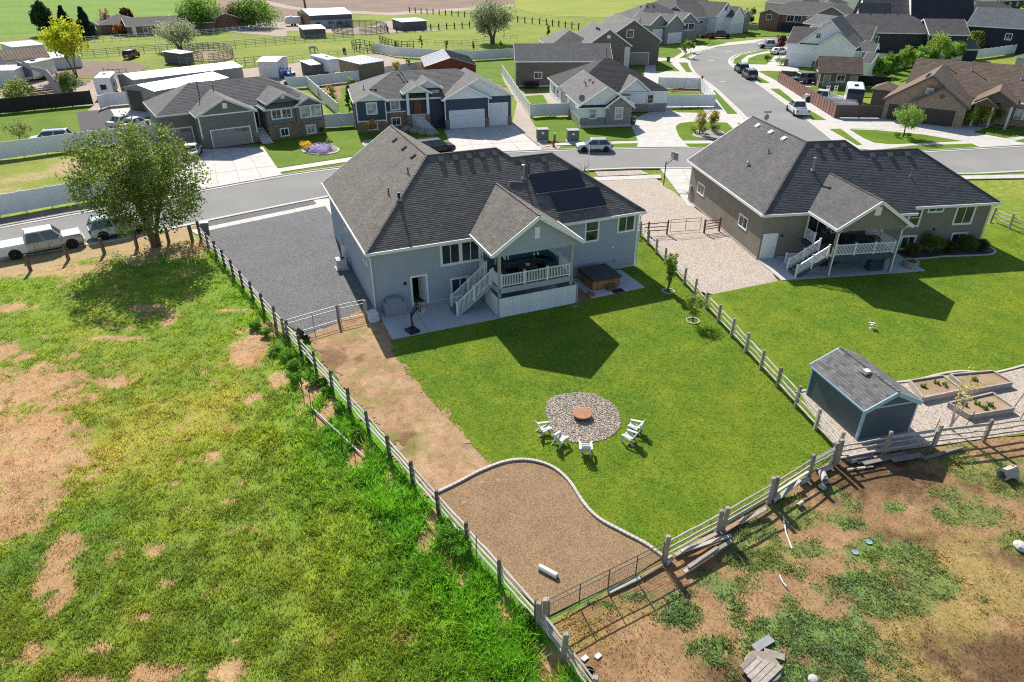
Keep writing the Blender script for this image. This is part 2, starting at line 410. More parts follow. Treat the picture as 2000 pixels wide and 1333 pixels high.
# ---- roads
far_edge = [(-250,490),(0,443),(154,415),(290,390),(406,369),(551,343),(665,327),(880,303),(1057,294),(1246,289),(1345,288),(1440,285)]
near_edge = [(-250,552),(0,506),(157,479),(262,462),(402,431),(616,388),(700,374),(900,350),(1162,331),(1342,328),(1600,334),(1866,339),(2000,334),(2300,318)]
far_r = [(1680,292),(1740,297),(1796,296),(2000,284),(2300,262)]
st_left = [(1440,285),(1482,264),(1463,236),(1396,172),(1356,142),(1345,118),(1352,108),(1370,100),(1400,94),(1466,86),(1486,80),(1512,75),(1600,68)]
st_right = [(1600,84),(1560,88),(1512,94),(1470,100),(1440,107),(1428,114),(1425,122),(1436,132),(1480,162),(1530,198),(1580,234),(1632,275),(1680,292)]
sheet('road', far_edge + [(1680,292)] + far_r[1:] + near_edge[::-1], G_ASPH, -.08)
sheet('side_street', [(1440,285.5)] + st_left[1:] + st_right + [(1680,293)], G_ASPH, -.076)
road_patch = M('road_patch_pale', (.36,.35,.335), .9, .15, 3, world=True)
for (x, y) in ((1423,100), (1389,118), (1411,159)):
    sheet('road_marking', [(x-7,y+.7),(x+7,y+.9),(x+6,y-.9),(x-5,y-.9)], road_patch, -.07)
# concrete corner blocks (drives and pavements), lawns laid on top
sheet('pavement', [(1246,290),(1236,252),(1228,236),(1300,205),(1376,185),(1388,165)] + [(1463,236),(1482,262),(1440,285),(1345,288)], CONC, -.066)
sheet('pavement', [(1255,172),(1262,112),(1330,94),(1420,83),(1486,76),(1520,73),(1512,75.5),(1486,80.5),(1466,86.5),(1400,94.5),(1370,100.5),(1345.5,118),(1356.5,142),(1396.5,172),(1380,178),(1364,160)], CONC, -.065)
sheet('pavement', [(1600,92),(1560,88.5),(1512,94.5),(1470,100.5),(1440,107.5),(1428.5,114),(1425.5,122),(1436.5,132),(1480.5,162),(1530.5,198),(1580.5,234),(1632,275.5),(1680,292.5),(1740,297.5),(1796,296.5),(2000,284.5),(2300,262),(2300,225),(2000,248),(1900,238),(1720,222),(1640,175),(1560,145),(1560,110)], CONC, -.064)
GL = -.058
for nm, pts in (
    ('lawn', [(1036,231),(1057,269),(1069,277),(1246,274),(1236,252),(1130,240),(1080,226)]),
    ('verge', [(1085,285),(1246,279),(1243,287),(1090,291)]),
    ('lawn', [(1320,250),(1321,245),(1328,240),(1350,237),(1420,239),(1440,258),(1412,274),(1334,274),(1326,265)]),
    ('verge', [(1338,280),(1420,279),(1415,286),(1347,287)]),
    ('verge', [(1388,178),(1396,176),(1441,222),(1421,222)]),
    ('verge', [(1440,240),(1456,240),(1466,250),(1450,252)]),
    ('lawn', [(1301,180),(1366,179),(1374,187),(1301,188)]),
    ('lawn', [(1302,213),(1372,209),(1378,220),(1325,219)]),
    ('lawn', [(1281,120),(1304,118),(1328,139),(1281,139)]),
    ('verge', [(1326,122),(1342,122),(1357,141),(1341,141)]),
    ('lawn', [(1200,92),(1263,90),(1329,96),(1332,102),(1315,113),(1264,112),(1180,116)]),
    ('verge', [(1326,114),(1340,105),(1368,99),(1345,112)]),
    ('lawn', [(1354,76),(1375,75),(1420,84),(1385,91),(1356,86)]),
    ('verge', [(1392,92),(1470,84),(1466,87),(1400,93.5)]),
    ('verge', [(1432,124),(1434,115),(1448,107),(1490,98),(1530,94),(1495,100),(1460,108),(1448,117),(1448,125)]),
    ('lawn', [(1459,125),(1462,114),(1480,107),(1520,101),(1530,100),(1512,110),(1497,126)]),
    ('lawn', [(1481,139),(1500,138),(1590,143),(1585,150),(1520,150),(1518,158)]),
    ('verge', [(1468,145),(1478,147),(1504,162),(1484,162)]),
    ('verge', [(1504,173),(1522,173),(1553,198),(1614,234),(1590,234),(1542,199)]),
    ('verge', [(1620,252),(1642,251),(1684,282),(1674,283)]),
    ('lawn', [(1659,252),(1712,254),(1800,262),(1880,275),(1800,279),(1740,281),(1708,278),(1688,270)]),
    ('verge', [(1726,291),(1780,284),(1898,280),(1914,287),(1800,294)]),
    ('lawn', [(1902,258),(1940,244),(2000,236),(2200,220),(2200,245),(2000,265),(1963,269)]),
    ('verge', [(1980,275),(2000,271),(2200,252),(2200,259),(2000,278)]),
    ('lawn', [(1558,172),(1660,160),(1720,165),(1760,172),(1740,190),(1660,190),(1640,185),(1580,190)]),
    ('lawn', [(1470,70),(1440,58),(1470,52),(1560,60),(1540,70),(1490,71)]),
    ('lawn', [(1690,120),(1800,70),(1870,62),(1900,110),(1760,160)]),
    ('lawn', [(1870,60),(1890,40),(1930,44),(1900,56)]),
):
    sheet(nm, pts, G_LAWN2, GL); GL += .0008
sheet('back_lane', [(1860,36),(1900,33),(1920,40),(1885,45)], G_ASPH, -.05)
sheet('bare_bed', [(1318,172),(1366,174),(1368,181),(1306,178)], G_MULCH, -.03)
sheet('gravel_path', [(1000,243),(1010,200),(985,160),(978,142),(994,146),(1036,231),(1058,268),(1072,280),(1062,289)], G_GRAVEL_T, -.05)
sheet('back_garden', [(1000,185),(1100,180),(1090,215),(1040,215),(1010,200)], G_GRAVEL_T, -.049)
sheet('lawn', [(1020,188),(1060,185),(1072,204),(1036,208)], G_LAWN2, -.044)
sheet('lawn', [(505,288),(538,328),(700,303),(800,292),(893,287),(868,254),(700,238),(620,250),(560,262)], G_LAWN2, -.06)
sheet('verge', [(543,337),(552,342.5),(665,326),(880,302.5),(888,302),(888,295),(700,313)], G_LAWN2, -.056)
sheet('sidewalk', [(538,329),(543,336),(700,312),(888,294),(893,288),(700,304)], CONC, -.054)
sheet('sidewalk', [(1046,290),(1062,279),(1246,274.5),(1246,279),(1075,284)], CONC, -.053)
sheet('gravel_strip', [(1052,290),(1080,284.5),(1096,285),(1090,291)], G_GRAVEL_T, -.046)

# drives and slabs: each slab a piece with its own edges
def lerp2(a, b, t): return (a[0]+(b[0]-a[0])*t, a[1]+(b[1]-a[1])*t)
def slabs(name, quad, nu, nv, mat, z0, z1, gap=.012, world=False):
    q = quad if world else PX(quad)
    root = struct(bpy.data.objects.new(name, None)); link(root)
    for i in range(nu):
        for j in range(nv):
            c = [lerp2(lerp2(q[0], q[1], u), lerp2(q[3], q[2], u), v) for u, v in ((i/nu, j/nv), ((i+1)/nu, j/nv), ((i+1)/nu, (j+1)/nv), (i/nu, (j+1)/nv))]
            cx, cy = sum(p[0] for p in c)/4, sum(p[1] for p in c)/4
            c = [(p[0]+(cx-p[0])/max(.5, math.hypot(cx-p[0], cy-p[1]))*gap*1.4, p[1]+(cy-p[1])/max(.5, math.hypot(cx-p[0], cy-p[1]))*gap*1.4) for p in c]
            dz = random.uniform(-.004, .004)
            MB().prism(c, z0, z1+dz).obj('slab', mat, root)
    return root
sheet('driveway_bed', [(345,292),(500,282),(540,330),(553,346),(400,371),(320,385)], M('joint_dirt', (.2,.19,.175), .9, .2, 3, world=True), -.062)
slabs('driveway', [(345,293),(514,287),(553,344),(335,380)], 5, 3, CONC, -.1, -.03, .03)
sheet('driveway_bed', [(866,253),(1002,242),(1062,289),(1057,295),(888,305),(890,288)], MATS['joint_dirt'], -.061)
slabs('driveway', [(867,254),(1001,243),(1060,293),(889,304)], 4, 3, CONC, -.1, -.03, .03)
slabs('driveway', [(1722,231),(1880,250),(1900,262),(1660,250)], 5, 1, CONC, -.1, -.045, .04)

# ---- near side of the road
sheet('gravel_strip', [(1162,335),(1252,332),(1267,340),(1168,344)], G_GRAVEL_T, -.03)
sheet('side_yard_gravel', [(1120,349),(1278,346),(1350,400),(1490,505),(1520,550),(1402,576),(1345,565),(1225,440),(1120,380)], G_GRAVEL_T, -.034)
slabs('sidewalk', [(1100,348),(1290,341),(1292,348),(1100,356)], 9, 1, CONC, -.1, -.01, .01)
slabs('driveway', [(1289,329),(1420,330),(1420,410),(1344,403)], 3, 5, CONC, -.1, -.012, .02)
sheet('verge', [(1420,338),(1866,341),(2000,336),(2300,320),(2300,328),(2000,344),(1885,349),(1420,346)], G_LAWN2, -.04)
slabs('sidewalk', [(1480,350),(2200,337),(2200,344),(1480,357)], 26, 1, CONC, -.1, -.02, .01)
sheet('gravel_strip', [(400,434),(612,390),(627,397),(403,443)], G_GRAVEL_D, -.03)
slabs('sidewalk', [(372,450),(633,396),(636,404),(384,458)], 12, 1, CONC, -.1, .0, .01)
sheet('gravel_pad', [(388,460),(400,452),(635,403),(655,430),(760,600),(727,603),(690,618),(606,655),(592,655),(545,625)], G_GRAVEL_D, .012)
slabs('driveway', [(612,391),(760,372),(760,430),(650,440)], 3, 3, CONC, -.1, -.004, .02)
sheet('verge_grass', [(-250,620),(-250,560),(0,508),(157,481),(262,464),(402,433),(374,452),(390,470),(200,500),(60,530),(0,545)], G_DRY, -.028)
sheet('lawn', [(1370,580),(1402,573),(1520,549),(1545,544),(1930,440),(2100,400),(2500,340),(2600,900),(2000,850),(1640,880),(1600,870),(1530,775),(1450,680)], G_LAWN, .004)

# kerbs: a real step along each road edge
def ribbon(mb, pts, w0, w1, z0, z1):
    P = [Vector((p[0], p[1], 0)) for p in pts]; L, Rr = [], []
    for i, p in enumerate(P):
        d = (P[min(i+1, len(P)-1)]-P[max(i-1, 0)]).normalized(); nrm = Vector((-d.y, d.x, 0))
        L.append(p+nrm*w1); Rr.append(p+nrm*w0)
    for i in range(len(P)-1):
        a, b, c, d = Rr[i], Rr[i+1], L[i+1], L[i]
        mb.add([(q.x, q.y, z0) for q in (a,b,c,d)]+[(q.x, q.y, z1) for q in (a,b,c,d)], [(4,5,6,7),(0,1,5,4),(1,2,6,5),(2,3,7,6),(3,0,4,7)])
    return mb
def smooth_line(pts, k=4):
    P = [Vector((*p, 0)) for p in pts]; out = []
    for i in range(len(P)-1):
        p0, p1, p2, p3 = P[max(i-1,0)], P[i], P[i+1], P[min(i+2,len(P)-1)]
        for j in range(k):
            t = j/k
            q = .5*((2*p1)+(p2-p0)*t+(2*p0-5*p1+4*p2-p3)*t*t+(3*p1-p0-3*p2+p3)*t*t*t)
            out.append((q.x, q.y))
    out.append((P[-1].x, P[-1].y)); return out
for pts, s in ((far_edge[:-1], 1), (near_edge, -1), (far_r, 1), (st_left[2:], 1), (st_right[:-1], -1)):
    L = smooth_line(PX(pts), 3)
    if pts is st_right[:-1] or pts[0] == (1600,84): s = 1
    mb = ribbon(MB(), L, -.35*s, .28*s, -.12, -.045) if s > 0 else ribbon(MB(), L, -.28, .35, -.12, -.045)
    struct(mb.obj('gutter', KERB))
    mb = ribbon(MB(), L, .12*s, .30*s, -.1, .035) if s > 0 else ribbon(MB(), L, -.30, -.12, -.1, .035)
    struct(mb.obj('kerb', KERB))

# ---- near ground: pasture to the left, corral to the lower right (soil, worn patches and grass as they lie)
_tab = RNG.random((64, 256, 256)).astype(np.float32)
def vnoise(x, y, s, seed):
    t = _tab[seed % 64]; x = np.asarray(x)*s+seed*17.3+500; y = np.asarray(y)*s+seed*9.1+500
    xi = np.floor(x).astype(int); yi = np.floor(y).astype(int); fx = x-xi; fy = y-yi
    fx = fx*fx*(3-2*fx); fy = fy*fy*(3-2*fy)
    a = t[xi % 256, yi % 256]; b = t[(xi+1) % 256, yi % 256]; c = t[xi % 256, (yi+1) % 256]; d = t[(xi+1) % 256, (yi+1) % 256]
    return (a*(1-fx)+b*fx)*(1-fy)+(c*(1-fx)+d*fx)*fy
def fbm(x, y, s, seed, o=4):
    v = 0; a = .5; tot = 0
    for k in range(o): v = v+a*vnoise(x, y, s*2**k, seed+k*3); tot += a; a *= .55
    return v/tot
def inside(x, y, poly):
    r = np.zeros(np.shape(x), bool); n = len(poly); j = n-1
    for i in range(n):
        xi, yi = poly[i]; xj, yj = poly[j]
        if yi != yj:
            c = ((yi > y) != (yj > y)) & (x < (xj-xi)*(y-yi)/(yj-yi)+xi); r ^= c
        j = i
    return r
def blobs(x, y, lst, wob, seed):
    """soft union of worn patches; value >.5 inside"""
    m = np.zeros(np.shape(x), np.float32)
    n1 = fbm(x, y, .9, seed)-.5; n2 = fbm(x, y, 3.2, seed+20)-.5
    for (px, py, rx, ry, *st) in lst:
        c = W(px, py); dep = c.y*math.cos(PITCH)+CAM_H*math.sin(PITCH)
        ax = rx*dep/FOC; ay = abs(W(px, py-ry).y-W(px, py+ry).y)/2
        d = np.sqrt(((x-c.x)/ax)**2+((y-c.y)/ay)**2)
        v = 1.0-.5*d; v = v+(n1*1.1+n2*.7)*wob
        m = np.maximum(m, v*(st[0] if st else 1))
    return m
LAWN_PX = [(772,665),(757,655),(765,690),(790,722),(850,790),(905,850),(955,905),(990,902),(1030,900),(1075,912),(1110,940),(1140,985),(1170,1015),(1215,1040),(1262,1065),(1292,1086),(1400,1033),(1500,978),(1560,943),(1622,893),(1636,880),(1560,790),(1500,720),(1440,650),(1380,588),(1320,525),(1250,452),(1150,440),(700,560)]
LAWN = PX(LAWN_PX)
DIRT = PX([(700,540),(757,650),(765,690),(790,722),(850,790),(905,850),(960,905),(1000,925),(900,985),(845,965),(700,790),(597,660),(606,652),(690,612),(728,598)])
MULCH = PX([(847,967),(895,944),(935,922),(985,903),(1030,900),(1075,912),(1110,940),(1140,985),(1170,1015),(1215,1040),(1262,1065),(1292,1090),(1245,1120),(1068,1205),(1010,1150),(930,1060)])
FA, FB = W(395,462), W(1053,1225)
CORRAL = PX([(1060,1222),(1300,1098),(1640,892),(1800,862),(2000,842),(2300,820),(2700,1600),(1400,1700),(1230,1500),(1150,1333)])
bare_l = [(40,770,130,70),(20,850,140,60),(30,930,120,60),(110,740,75,22),(0,690,60,20),(20,600,45,14),(50,880,95,60),(30,980,90,60),(120,900,50,26),(200,745,45,12),(330,625,11,12),(497,670,38,45),
          (545,742,24,20),(485,782,20,16),(415,888,20,9),(300,1075,15,13),(325,1138,16,8),(285,1203,19,11),(60,1275,42,30),(190,1265,34,20),(110,1180,24,34),(320,1316,52,22),
          (440,1312,36,22),(120,1070,35,30),(100,1130,30,24),(150,1330,60,20),(230,735,12,8),(290,600,40,6),(225,660,60,4),(120,850,40,40),(610,760,24,40),(640,800,20,34),(700,880,22,40),(760,935,14,30),(845,1015,12,26),(875,1090,10,34),(985,1200,14,44),(1070,1310,40,60),(905,1122,16,20),(830,1055,20,24),(470,605,60,3),(330,860,10,6),(340,945,12,5)]
straw_l = [(270,487,120,20),(100,525,110,12),(360,480,60,16)]
weed_r = [(1530,1075,90,26),(1555,1110,60,28),(1430,1150,52,34),(1715,1085,92,28),(1690,1150,150,48),(1610,1250,140,70),(1560,1310,120,60),(1400,1262,36,36),(1335,1192,46,34),(1930,1000,75,32),(1950,930,70,50),(1895,900,60,40),(1630,1012,34,16),(1560,1010,50,18),(1480,1040,60,24),(1470,1090,70,24),(1665,985,20,12),(1745,990,16,8),(1680,1022,16,8),(1850,1010,30,18),(1990,1060,40,30),(1405,1140,40,24),(1800,1140,60,40),(1620,960,24,8),(1510,970,40,10),(1100,1190,20,8),(1180,1180,30,8),(1240,1165,30,8),(1850,965,26,16)]
dry_r = [(1900,1120,110,70),(1980,1160,80,80),(1840,1200,90,50),(1760,1250,80,50),(1760,1310,100,40),(1130,1240,80,40),(1220,1190,60,26)]
dark_r = [(1930,1290,150,60),(1990,1090,60,40),(1780,1060,70,24),(1700,940,140,50),(1420,1310,60,40)]
xs = np.arange(-52, 40, .16); ys = np.arange(9.0, 63, .16)
gx, gy = np.meshgrid(xs, ys, indexing='xy')
def shade_near(x, y):
    """colour and plant cover of the unmown ground at x,y"""
    cor = inside(x, y, CORRAL)
    n0 = fbm(x, y, .22, 1); n1 = fbm(x, y, .8, 5); n2 = fbm(x, y, 2.6, 9)
    fd = (FB-FA).normalized(); s = (x-FA.x)*(-fd.y)+(y-FA.y)*fd.x          # + = right of fence (towards yard)
    dist = np.abs(s); along = (x-FA.x)*fd.x+(y-FA.y)*fd.y
    lush = np.clip(1-(dist-1.0)/5.5, 0, 1)*np.clip((along-24)/10, 0, 1)+.55*np.clip(1-(dist-.3)/2.5, 0, 1)
    gr = np.stack([.185+.2*(n0-.4)+.09*(n1-.5), .245+.09*(n0-.4)+.1*(n1-.5), .02+.02*n2], -1)
    top = np.clip((y-30)/22, 0, 1)[..., None]
    gr = gr*(1-top)+np.stack([.165+.14*(n1-.5), .265+.12*(n1-.5), .03+0*n2], -1)*top
    yl = np.clip((n0-.5)*4, 0, 1)[..., None]*np.clip(1-lush, 0, 1)[..., None]
    gr = gr*(1-.5*yl)+np.array([.40,.35,.085])*.5*yl
    lu = np.clip(lush, 0, 1)[..., None]
    gr = gr*(1-lu)+np.stack([.115+.09*(n1-.5), .29+.15*(n1-.5), .02+0*n2], -1)*lu
    bl = blobs(x, y, bare_l, .8, 3); bare = np.clip((bl-.44)*4.5, 0, 1)
    specks = np.clip((fbm(x, y, 1.1, 31)-.70)*14, 0, 1)*.8
    bare = np.maximum(bare, specks*(1-np.clip(lush, 0, 1)))
    st = np.clip((blobs(x, y, straw_l, .7, 13)-.35)*4, 0, 1)
    red = fbm(x, y, .35, 15)
    soil = np.stack([.42+.16*(n1-.5)+.1*(red-.5), .265+.13*(n1-.5), .135+.09*(n1-.5)], -1)
    soil = soil*(.8+.4*n2[..., None])
    c = gr*(1-bare[..., None])+soil*bare[..., None]
    c = c*(1-st[..., None])+np.array([.42,.31,.15])*(.7+.6*n2[..., None])*st[..., None]
    cover = np.clip(1-bare*1.15-st*.7, 0, 1)
    hgt = (.09+.08*n1)*(1+1.3*lush)
    # corral
    wd = np.clip((blobs(x, y, weed_r, 1.1, 41)-.36)*3.2, 0, 1); dr = np.clip((blobs(x, y, dry_r, .8, 51)-.35)*3, 0, 1); dk = np.clip((blobs(x, y, dark_r, .8, 55)-.35)*3, 0, 1)
    cs = np.stack([.3+.17*(n1-.5), .185+.12*(n1-.5), .095+.07*(n1-.5)], -1)*(.8+.4*n2[..., None])
    cs = cs*(1-.55*dk[..., None])
    cs = cs*(1-.65*dr[..., None])+np.array([.3,.24,.075])*(.75+.5*n2[..., None])*.65*dr[..., None]
    wc = np.stack([.15+.1*(n0-.5)+.07*(n1-.5), .205+.09*(n1-.5), .045+.03*n2], -1)
    cs = cs*(1-wd[..., None])+wc*wd[..., None]
    cc = cor[..., None]
    c = np.where(cc, cs, c)
    cover = np.where(cor, np.clip(wd+.35*dr*(n2 > .5), 0, 1), cover)
    hgt = np.where(cor, .07+.1*n1*wd, hgt)
    return np.clip(c, .01, 1), cover, hgt, lush, cor
colr, cov, hg, lsh, isc = shade_near(gx, gy)
zz = (fbm(gx, gy, .5, 61)-.5)*.10+(fbm(gx, gy, 2.2, 66)-.5)*.05*cov-.045
keep_v = ~(inside(gx, gy, PX([(772,675),(800,730),(850,795),(905,860),(960,912),(1030,910),(1070,920),(1105,950),(1150,1010),(1262,1075),(1400,1023),(1560,930),(1620,880),(1560,800),(1440,660),(1320,540),(1250,470),(700,560)])))
ny, nx = gx.shape
idx = np.arange(nx*ny).reshape(ny, nx)
q = np.stack([idx[:-1,:-1], idx[:-1,1:], idx[1:,1:], idx[1:,:-1]], -1)
okq = keep_v[:-1,:-1] | keep_v[1:,1:]
okq &= ~((gy[:-1,:-1] > 34) & (gx[:-1,:-1] > 12))
okq &= ~((gy[:-1,:-1] > 46+ -0.1*gx[:-1,:-1]*0) & (gx[:-1,:-1] > -14))
# stop at the roadside verge
vA, vB = W(-60,556), W(400,467)
okq &= ((gx[:-1,:-1]-vA.x)*(vB.y-vA.y)-(gy[:-1,:-1]-vA.y)*(vB.x-vA.x)) > -45
verts = np.stack([gx.ravel(), gy.ravel(), zz.ravel()], -1)
me = np_mesh('pasture', verts, q[okq].reshape(-1, 4), attr_ground('pasture_soil_and_grass'), colr.reshape(-1, 3), 4)
me.polygons.foreach_set('use_smooth', np.ones(len(me.polygons), bool))
struct(mesh_obj('pasture', me))
dx_ = np.array(DIRT); dxs = np.arange(dx_[:,0].min(), dx_[:,0].max(), .1); dys = np.arange(dx_[:,1].min(), dx_[:,1].max(), .1); ddx, ddy = np.meshgrid(dxs, dys)
wob = (fbm(ddx, ddy, 1.2, 33)-.5)*1.3; din = inside(ddx+wob, ddy+wob, DIRT)
n1, n2, n3 = fbm(ddx, ddy, .8, 35), fbm(ddx, ddy, 3.5, 37), fbm(ddx, ddy, .35, 39)
dc = np.stack([.37+.24*(n1-.5), .235+.19*(n1-.5), .135+.14*(n1-.5)], -1)*(.72+.56*n2[..., None])
dm = np.clip((blobs(ddx, ddy, [(655,692,34,18),(640,712,26,14),(770,872,30,16),(800,850,18,8),(700,700,14,8)], .9, 43)-.35)*2.2, 0, .75)[..., None]; dc = dc*(1-dm)+np.array([.15,.09,.045])*dm
gm_ = np.clip((fbm(ddx, ddy, 1.1, 47)-.56)*9, 0, .7)[..., None]*np.clip(n3[..., None]*1.6-.2, 0, 1); dc = dc*(1-gm_)+np.array([.2,.21,.05])*gm_
di = np.arange(ddx.size).reshape(ddx.shape); dq = np.stack([di[:-1,:-1], di[:-1,1:], di[1:,1:], di[1:,:-1]], -1)[din[:-1,:-1]]
me = np_mesh('dirt_strip', np.stack([ddx.ravel(), ddy.ravel(), (.012+.02*(n2-.5)).ravel()], -1), dq, attr_ground('dirt_strip_soil', 14, .8, .03), dc.reshape(-1, 3), 4)
struct(mesh_obj('dirt_strip', me)); struct(MB().sheet(DIRT, -.012).obj('dirt_subsoil', G_DIRT))
struct(MB().sheet(MULCH, .016).obj('mulch_bed', G_MULCH))
struct(MB().sheet(LAWN, .010).obj('lawn', G_LAWN))
# ================================================================== HOUSE KIT
def clip_half(poly, f):
    out = []; n = len(poly)
    for i in range(n):
        a, b = poly[i], poly[(i+1)%n]; fa, fb = f(a), f(b)
        if fa >= 0: out.append(a)
        if (fa >= 0) != (fb >= 0):
            t = fa/(fa-fb); out.append((a[0]+(b[0]-a[0])*t, a[1]+(b[1]-a[1])*t))
    return out
def plane_axes(poly):
    P = [Vector(p) for p in poly]; nrm = Vector((0,0,0))
    for i in range(len(P)):
        a, b = P[i], P[(i+1)%len(P)]
        nrm += Vector(((a.y-b.y)*(a.z+b.z), (a.z-b.z)*(a.x+b.x), (a.x-b.x)*(a.y+b.y)))
    nrm.normalize()
    if nrm.z < 0: nrm = -nrm
    u = Vector((0,0,1)).cross(nrm).normalized() if nrm.z < .999 else Vector((1,0,0))
    v = nrm.cross(u).normalized()
    return P[0], u, v, nrm
def shingle_mesh(faces, mat, course=.145, tab=(.22,.42), thick=(.012,.026), seed=1, off=.012):
    """every tab of every course is a little wedge of its own, thick at the lower edge"""
    rnd = random.Random(seed); V, F = [], []
    for poly in faces:
        o, u, v, nrm = plane_axes(poly)
        P2 = [((Vector(p)-o).dot(u), (Vector(p)-o).dot(v)) for p in poly]
        v0, v1 = min(p[1] for p in P2), max(p[1] for p in P2)
        k = v0
        while k < v1-.01:
            k2 = min(k+course, v1)
            band = clip_half(clip_half(P2, lambda p: p[1]-k), lambda p: k2-p[1])
            if len(band) >= 3:
                ua, ub = min(p[0] for p in band), max(p[0] for p in band)
                x = ua-rnd.uniform(0, tab[1]) if tab else ua
                while x < ub:
                    x2 = x+rnd.uniform(*tab) if tab else ub+.01
                    if x2 > ub-.06: x2 = ub+.01
                    pc = clip_half(clip_half(band, lambda p: p[0]-x), lambda p: x2-p[0]) if tab else band
                    if len(pc) >= 3:
                        t = rnd.uniform(*thick); b0 = len(V); n = len(pc)
                        for p in pc:
                            h = off+t+(.004-t)*min(1, max(0, (p[1]-k)/course))
                            V.append(tuple(o+u*p[0]+v*p[1]+nrm*h))
                        F.append(tuple(range(b0, b0+n)))
                        for i in range(n):           # lower edge riser
                            if abs(pc[i][1]-k) < 1e-4 and abs(pc[(i+1)%n][1]-k) < 1e-4:
                                c = len(V)
                                for p in (pc[i], pc[(i+1)%n]): V.append(tuple(o+u*p[0]+v*p[1]+nrm*(off-.006)))
                                F.append((b0+i, c, c+1, b0+(i+1)%n))
                    x = x2
            k = k2
    me = bpy.data.meshes.new('shingles'); me.from_pydata(V, [], F); me.materials.append(mat); me.update()
    return me
def slab_faces(mb, faces, t=.14):
    for poly in faces:
        n = len(poly); P = [Vector(p) for p in poly]
        a = sum(P[i].x*P[(i+1)%n].y-P[(i+1)%n].x*P[i].y for i in range(n))
        if a < 0: P = P[::-1]
        mb.add([tuple(p) for p in P]+[(p.x, p.y, p.z-t) for p in P], [tuple(range(n)), tuple(range(n, 2*n))[::-1]]+[(i+n,(i+1)%n+n,(i+1)%n,i) for i in range(n)])
    return mb
def roof_part(parent, faces, mat, eaves=(), rakes=(), trim=WHITE, fine=True, name='roof', soffit=None, seed=3, fd=.2):
    """roof deck + shingle cover + fascia boards along eaves and rakes"""
    rf = slab_faces(MB(), faces, .13).obj(name, soffit or trim, parent)
    sh = shingle_mesh(faces, mat, .16 if fine else .3, (.28,.34) if fine else None, (.016,.021) if fine else (.012,.018), seed)
    s = mesh_obj('shingles', sh, None, rf); s['kind'] = 'stuff'
    for a, b in eaves:
        a, b = Vector(a), Vector(b)
        MB().beam(a+Vector((0,0,-.085)), b+Vector((0,0,-.085)), .11, fd).obj('gutter', trim, rf)
    for a, b in rakes:
        a, b = Vector(a), Vector(b)
        MB().beam(a+Vector((0,0,-.10)), b+Vector((0,0,-.10)), .06, .24).obj('rake_board', trim, rf)
    return rf
def ridge_caps(rf, lines, mat, w=.16):
    mb = MB()
    for a, b in lines:
        a, b = Vector(a), Vector(b); n = max(1, int((b-a).length/.28)); 
        for i in range(n):
            p, q_ = a.lerp(b, i/n), a.lerp(b, (i+.97)/n)
            mb.beam(p+Vector((0,0,.045)), q_+Vector((0,0,.03)), w, .035)
    o = mb.obj('ridge_cap', mat, rf); o['kind'] = 'stuff'; return o
FACE = {'S': 0.0, 'W': -math.pi/2, 'E': math.pi/2, 'N': math.pi}
_wc = {}
def window(parent, face, x, y, z, w, h, split='v', trim=.11, tmat=None, gmat=None, name='window', sill=True):
    """x,y,z = lower left corner seen from outside (glass + casing included)"""
    tmat = tmat or WHITE; gmat = gmat or GLASS
    key = (round(w,2), round(h,2), split, trim, tmat.name, gmat.name)
    if key not in _wc:
        t = trim
        fr = MB().box(0,w,-.045,.01,0,t).box(0,w,-.045,.01,h-t,h).box(0,t,-.045,.01,t,h-t).box(w-t,w,-.045,.01,t,h-t)
        panes, bars = [], MB()
        i0, i1, j0, j1 = t, w-t, t, h-t; s = .035
        bars.box(i0,i1,-.03,.005,j0,j0+s).box(i0,i1,-.03,.005,j1-s,j1).box(i0,i0+s,-.03,.005,j0+s,j1-s).box(i1-s,i1,-.03,.005,j0+s,j1-s)
        if split == 'v':
            m_ = (i0+i1)/2; bars.box(m_-.03,m_+.03,-.032,.005,j0+s,j1-s); panes = [(i0+s,m_-.03,j0+s,j1-s),(m_+.03,i1-s,j0+s,j1-s)]
        elif split == 'h':
            m_ = (j0+j1)/2; bars.box(i0+s,i1-s,-.032,.005,m_-.03,m_+.03); panes = [(i0+s,i1-s,j0+s,m_-.03),(i0+s,i1-s,m_+.03,j1-s)]
        elif split == 'vv':
            m_ = (i0+i1)/2; tt = .12; bars.box(m_-tt,m_+tt,-.045,.005,j0,j1)
            for (c0, c1) in ((i0, m_-tt), (m_+tt, i1)):
                k = (c0+c1)/2; bars.box(k-.025,k+.025,-.032,.005,j0+s,j1-s); panes += [(c0+.02,k-.025,j0+s,j1-s),(k+.025,c1-.02,j0+s,j1-s)]
        else: panes = [(i0+s,i1-s,j0+s,j1-s)]
        _wc[key] = (fr.mesh('casing', tmat), bars.mesh('sash', WHITE), [MB().box(a,b,-.012,.004,c,d).mesh('pane', gmat) for a,b,c,d in panes])
    fr, bars, panes = _wc[key]
    o = mesh_obj(name, fr, None, parent, (x, y, z), (0, 0, FACE[face]))
    mesh_obj('sash', bars, None, o)
    for p in panes: mesh_obj('pane', p, None, o)
    return o
_gc = {}
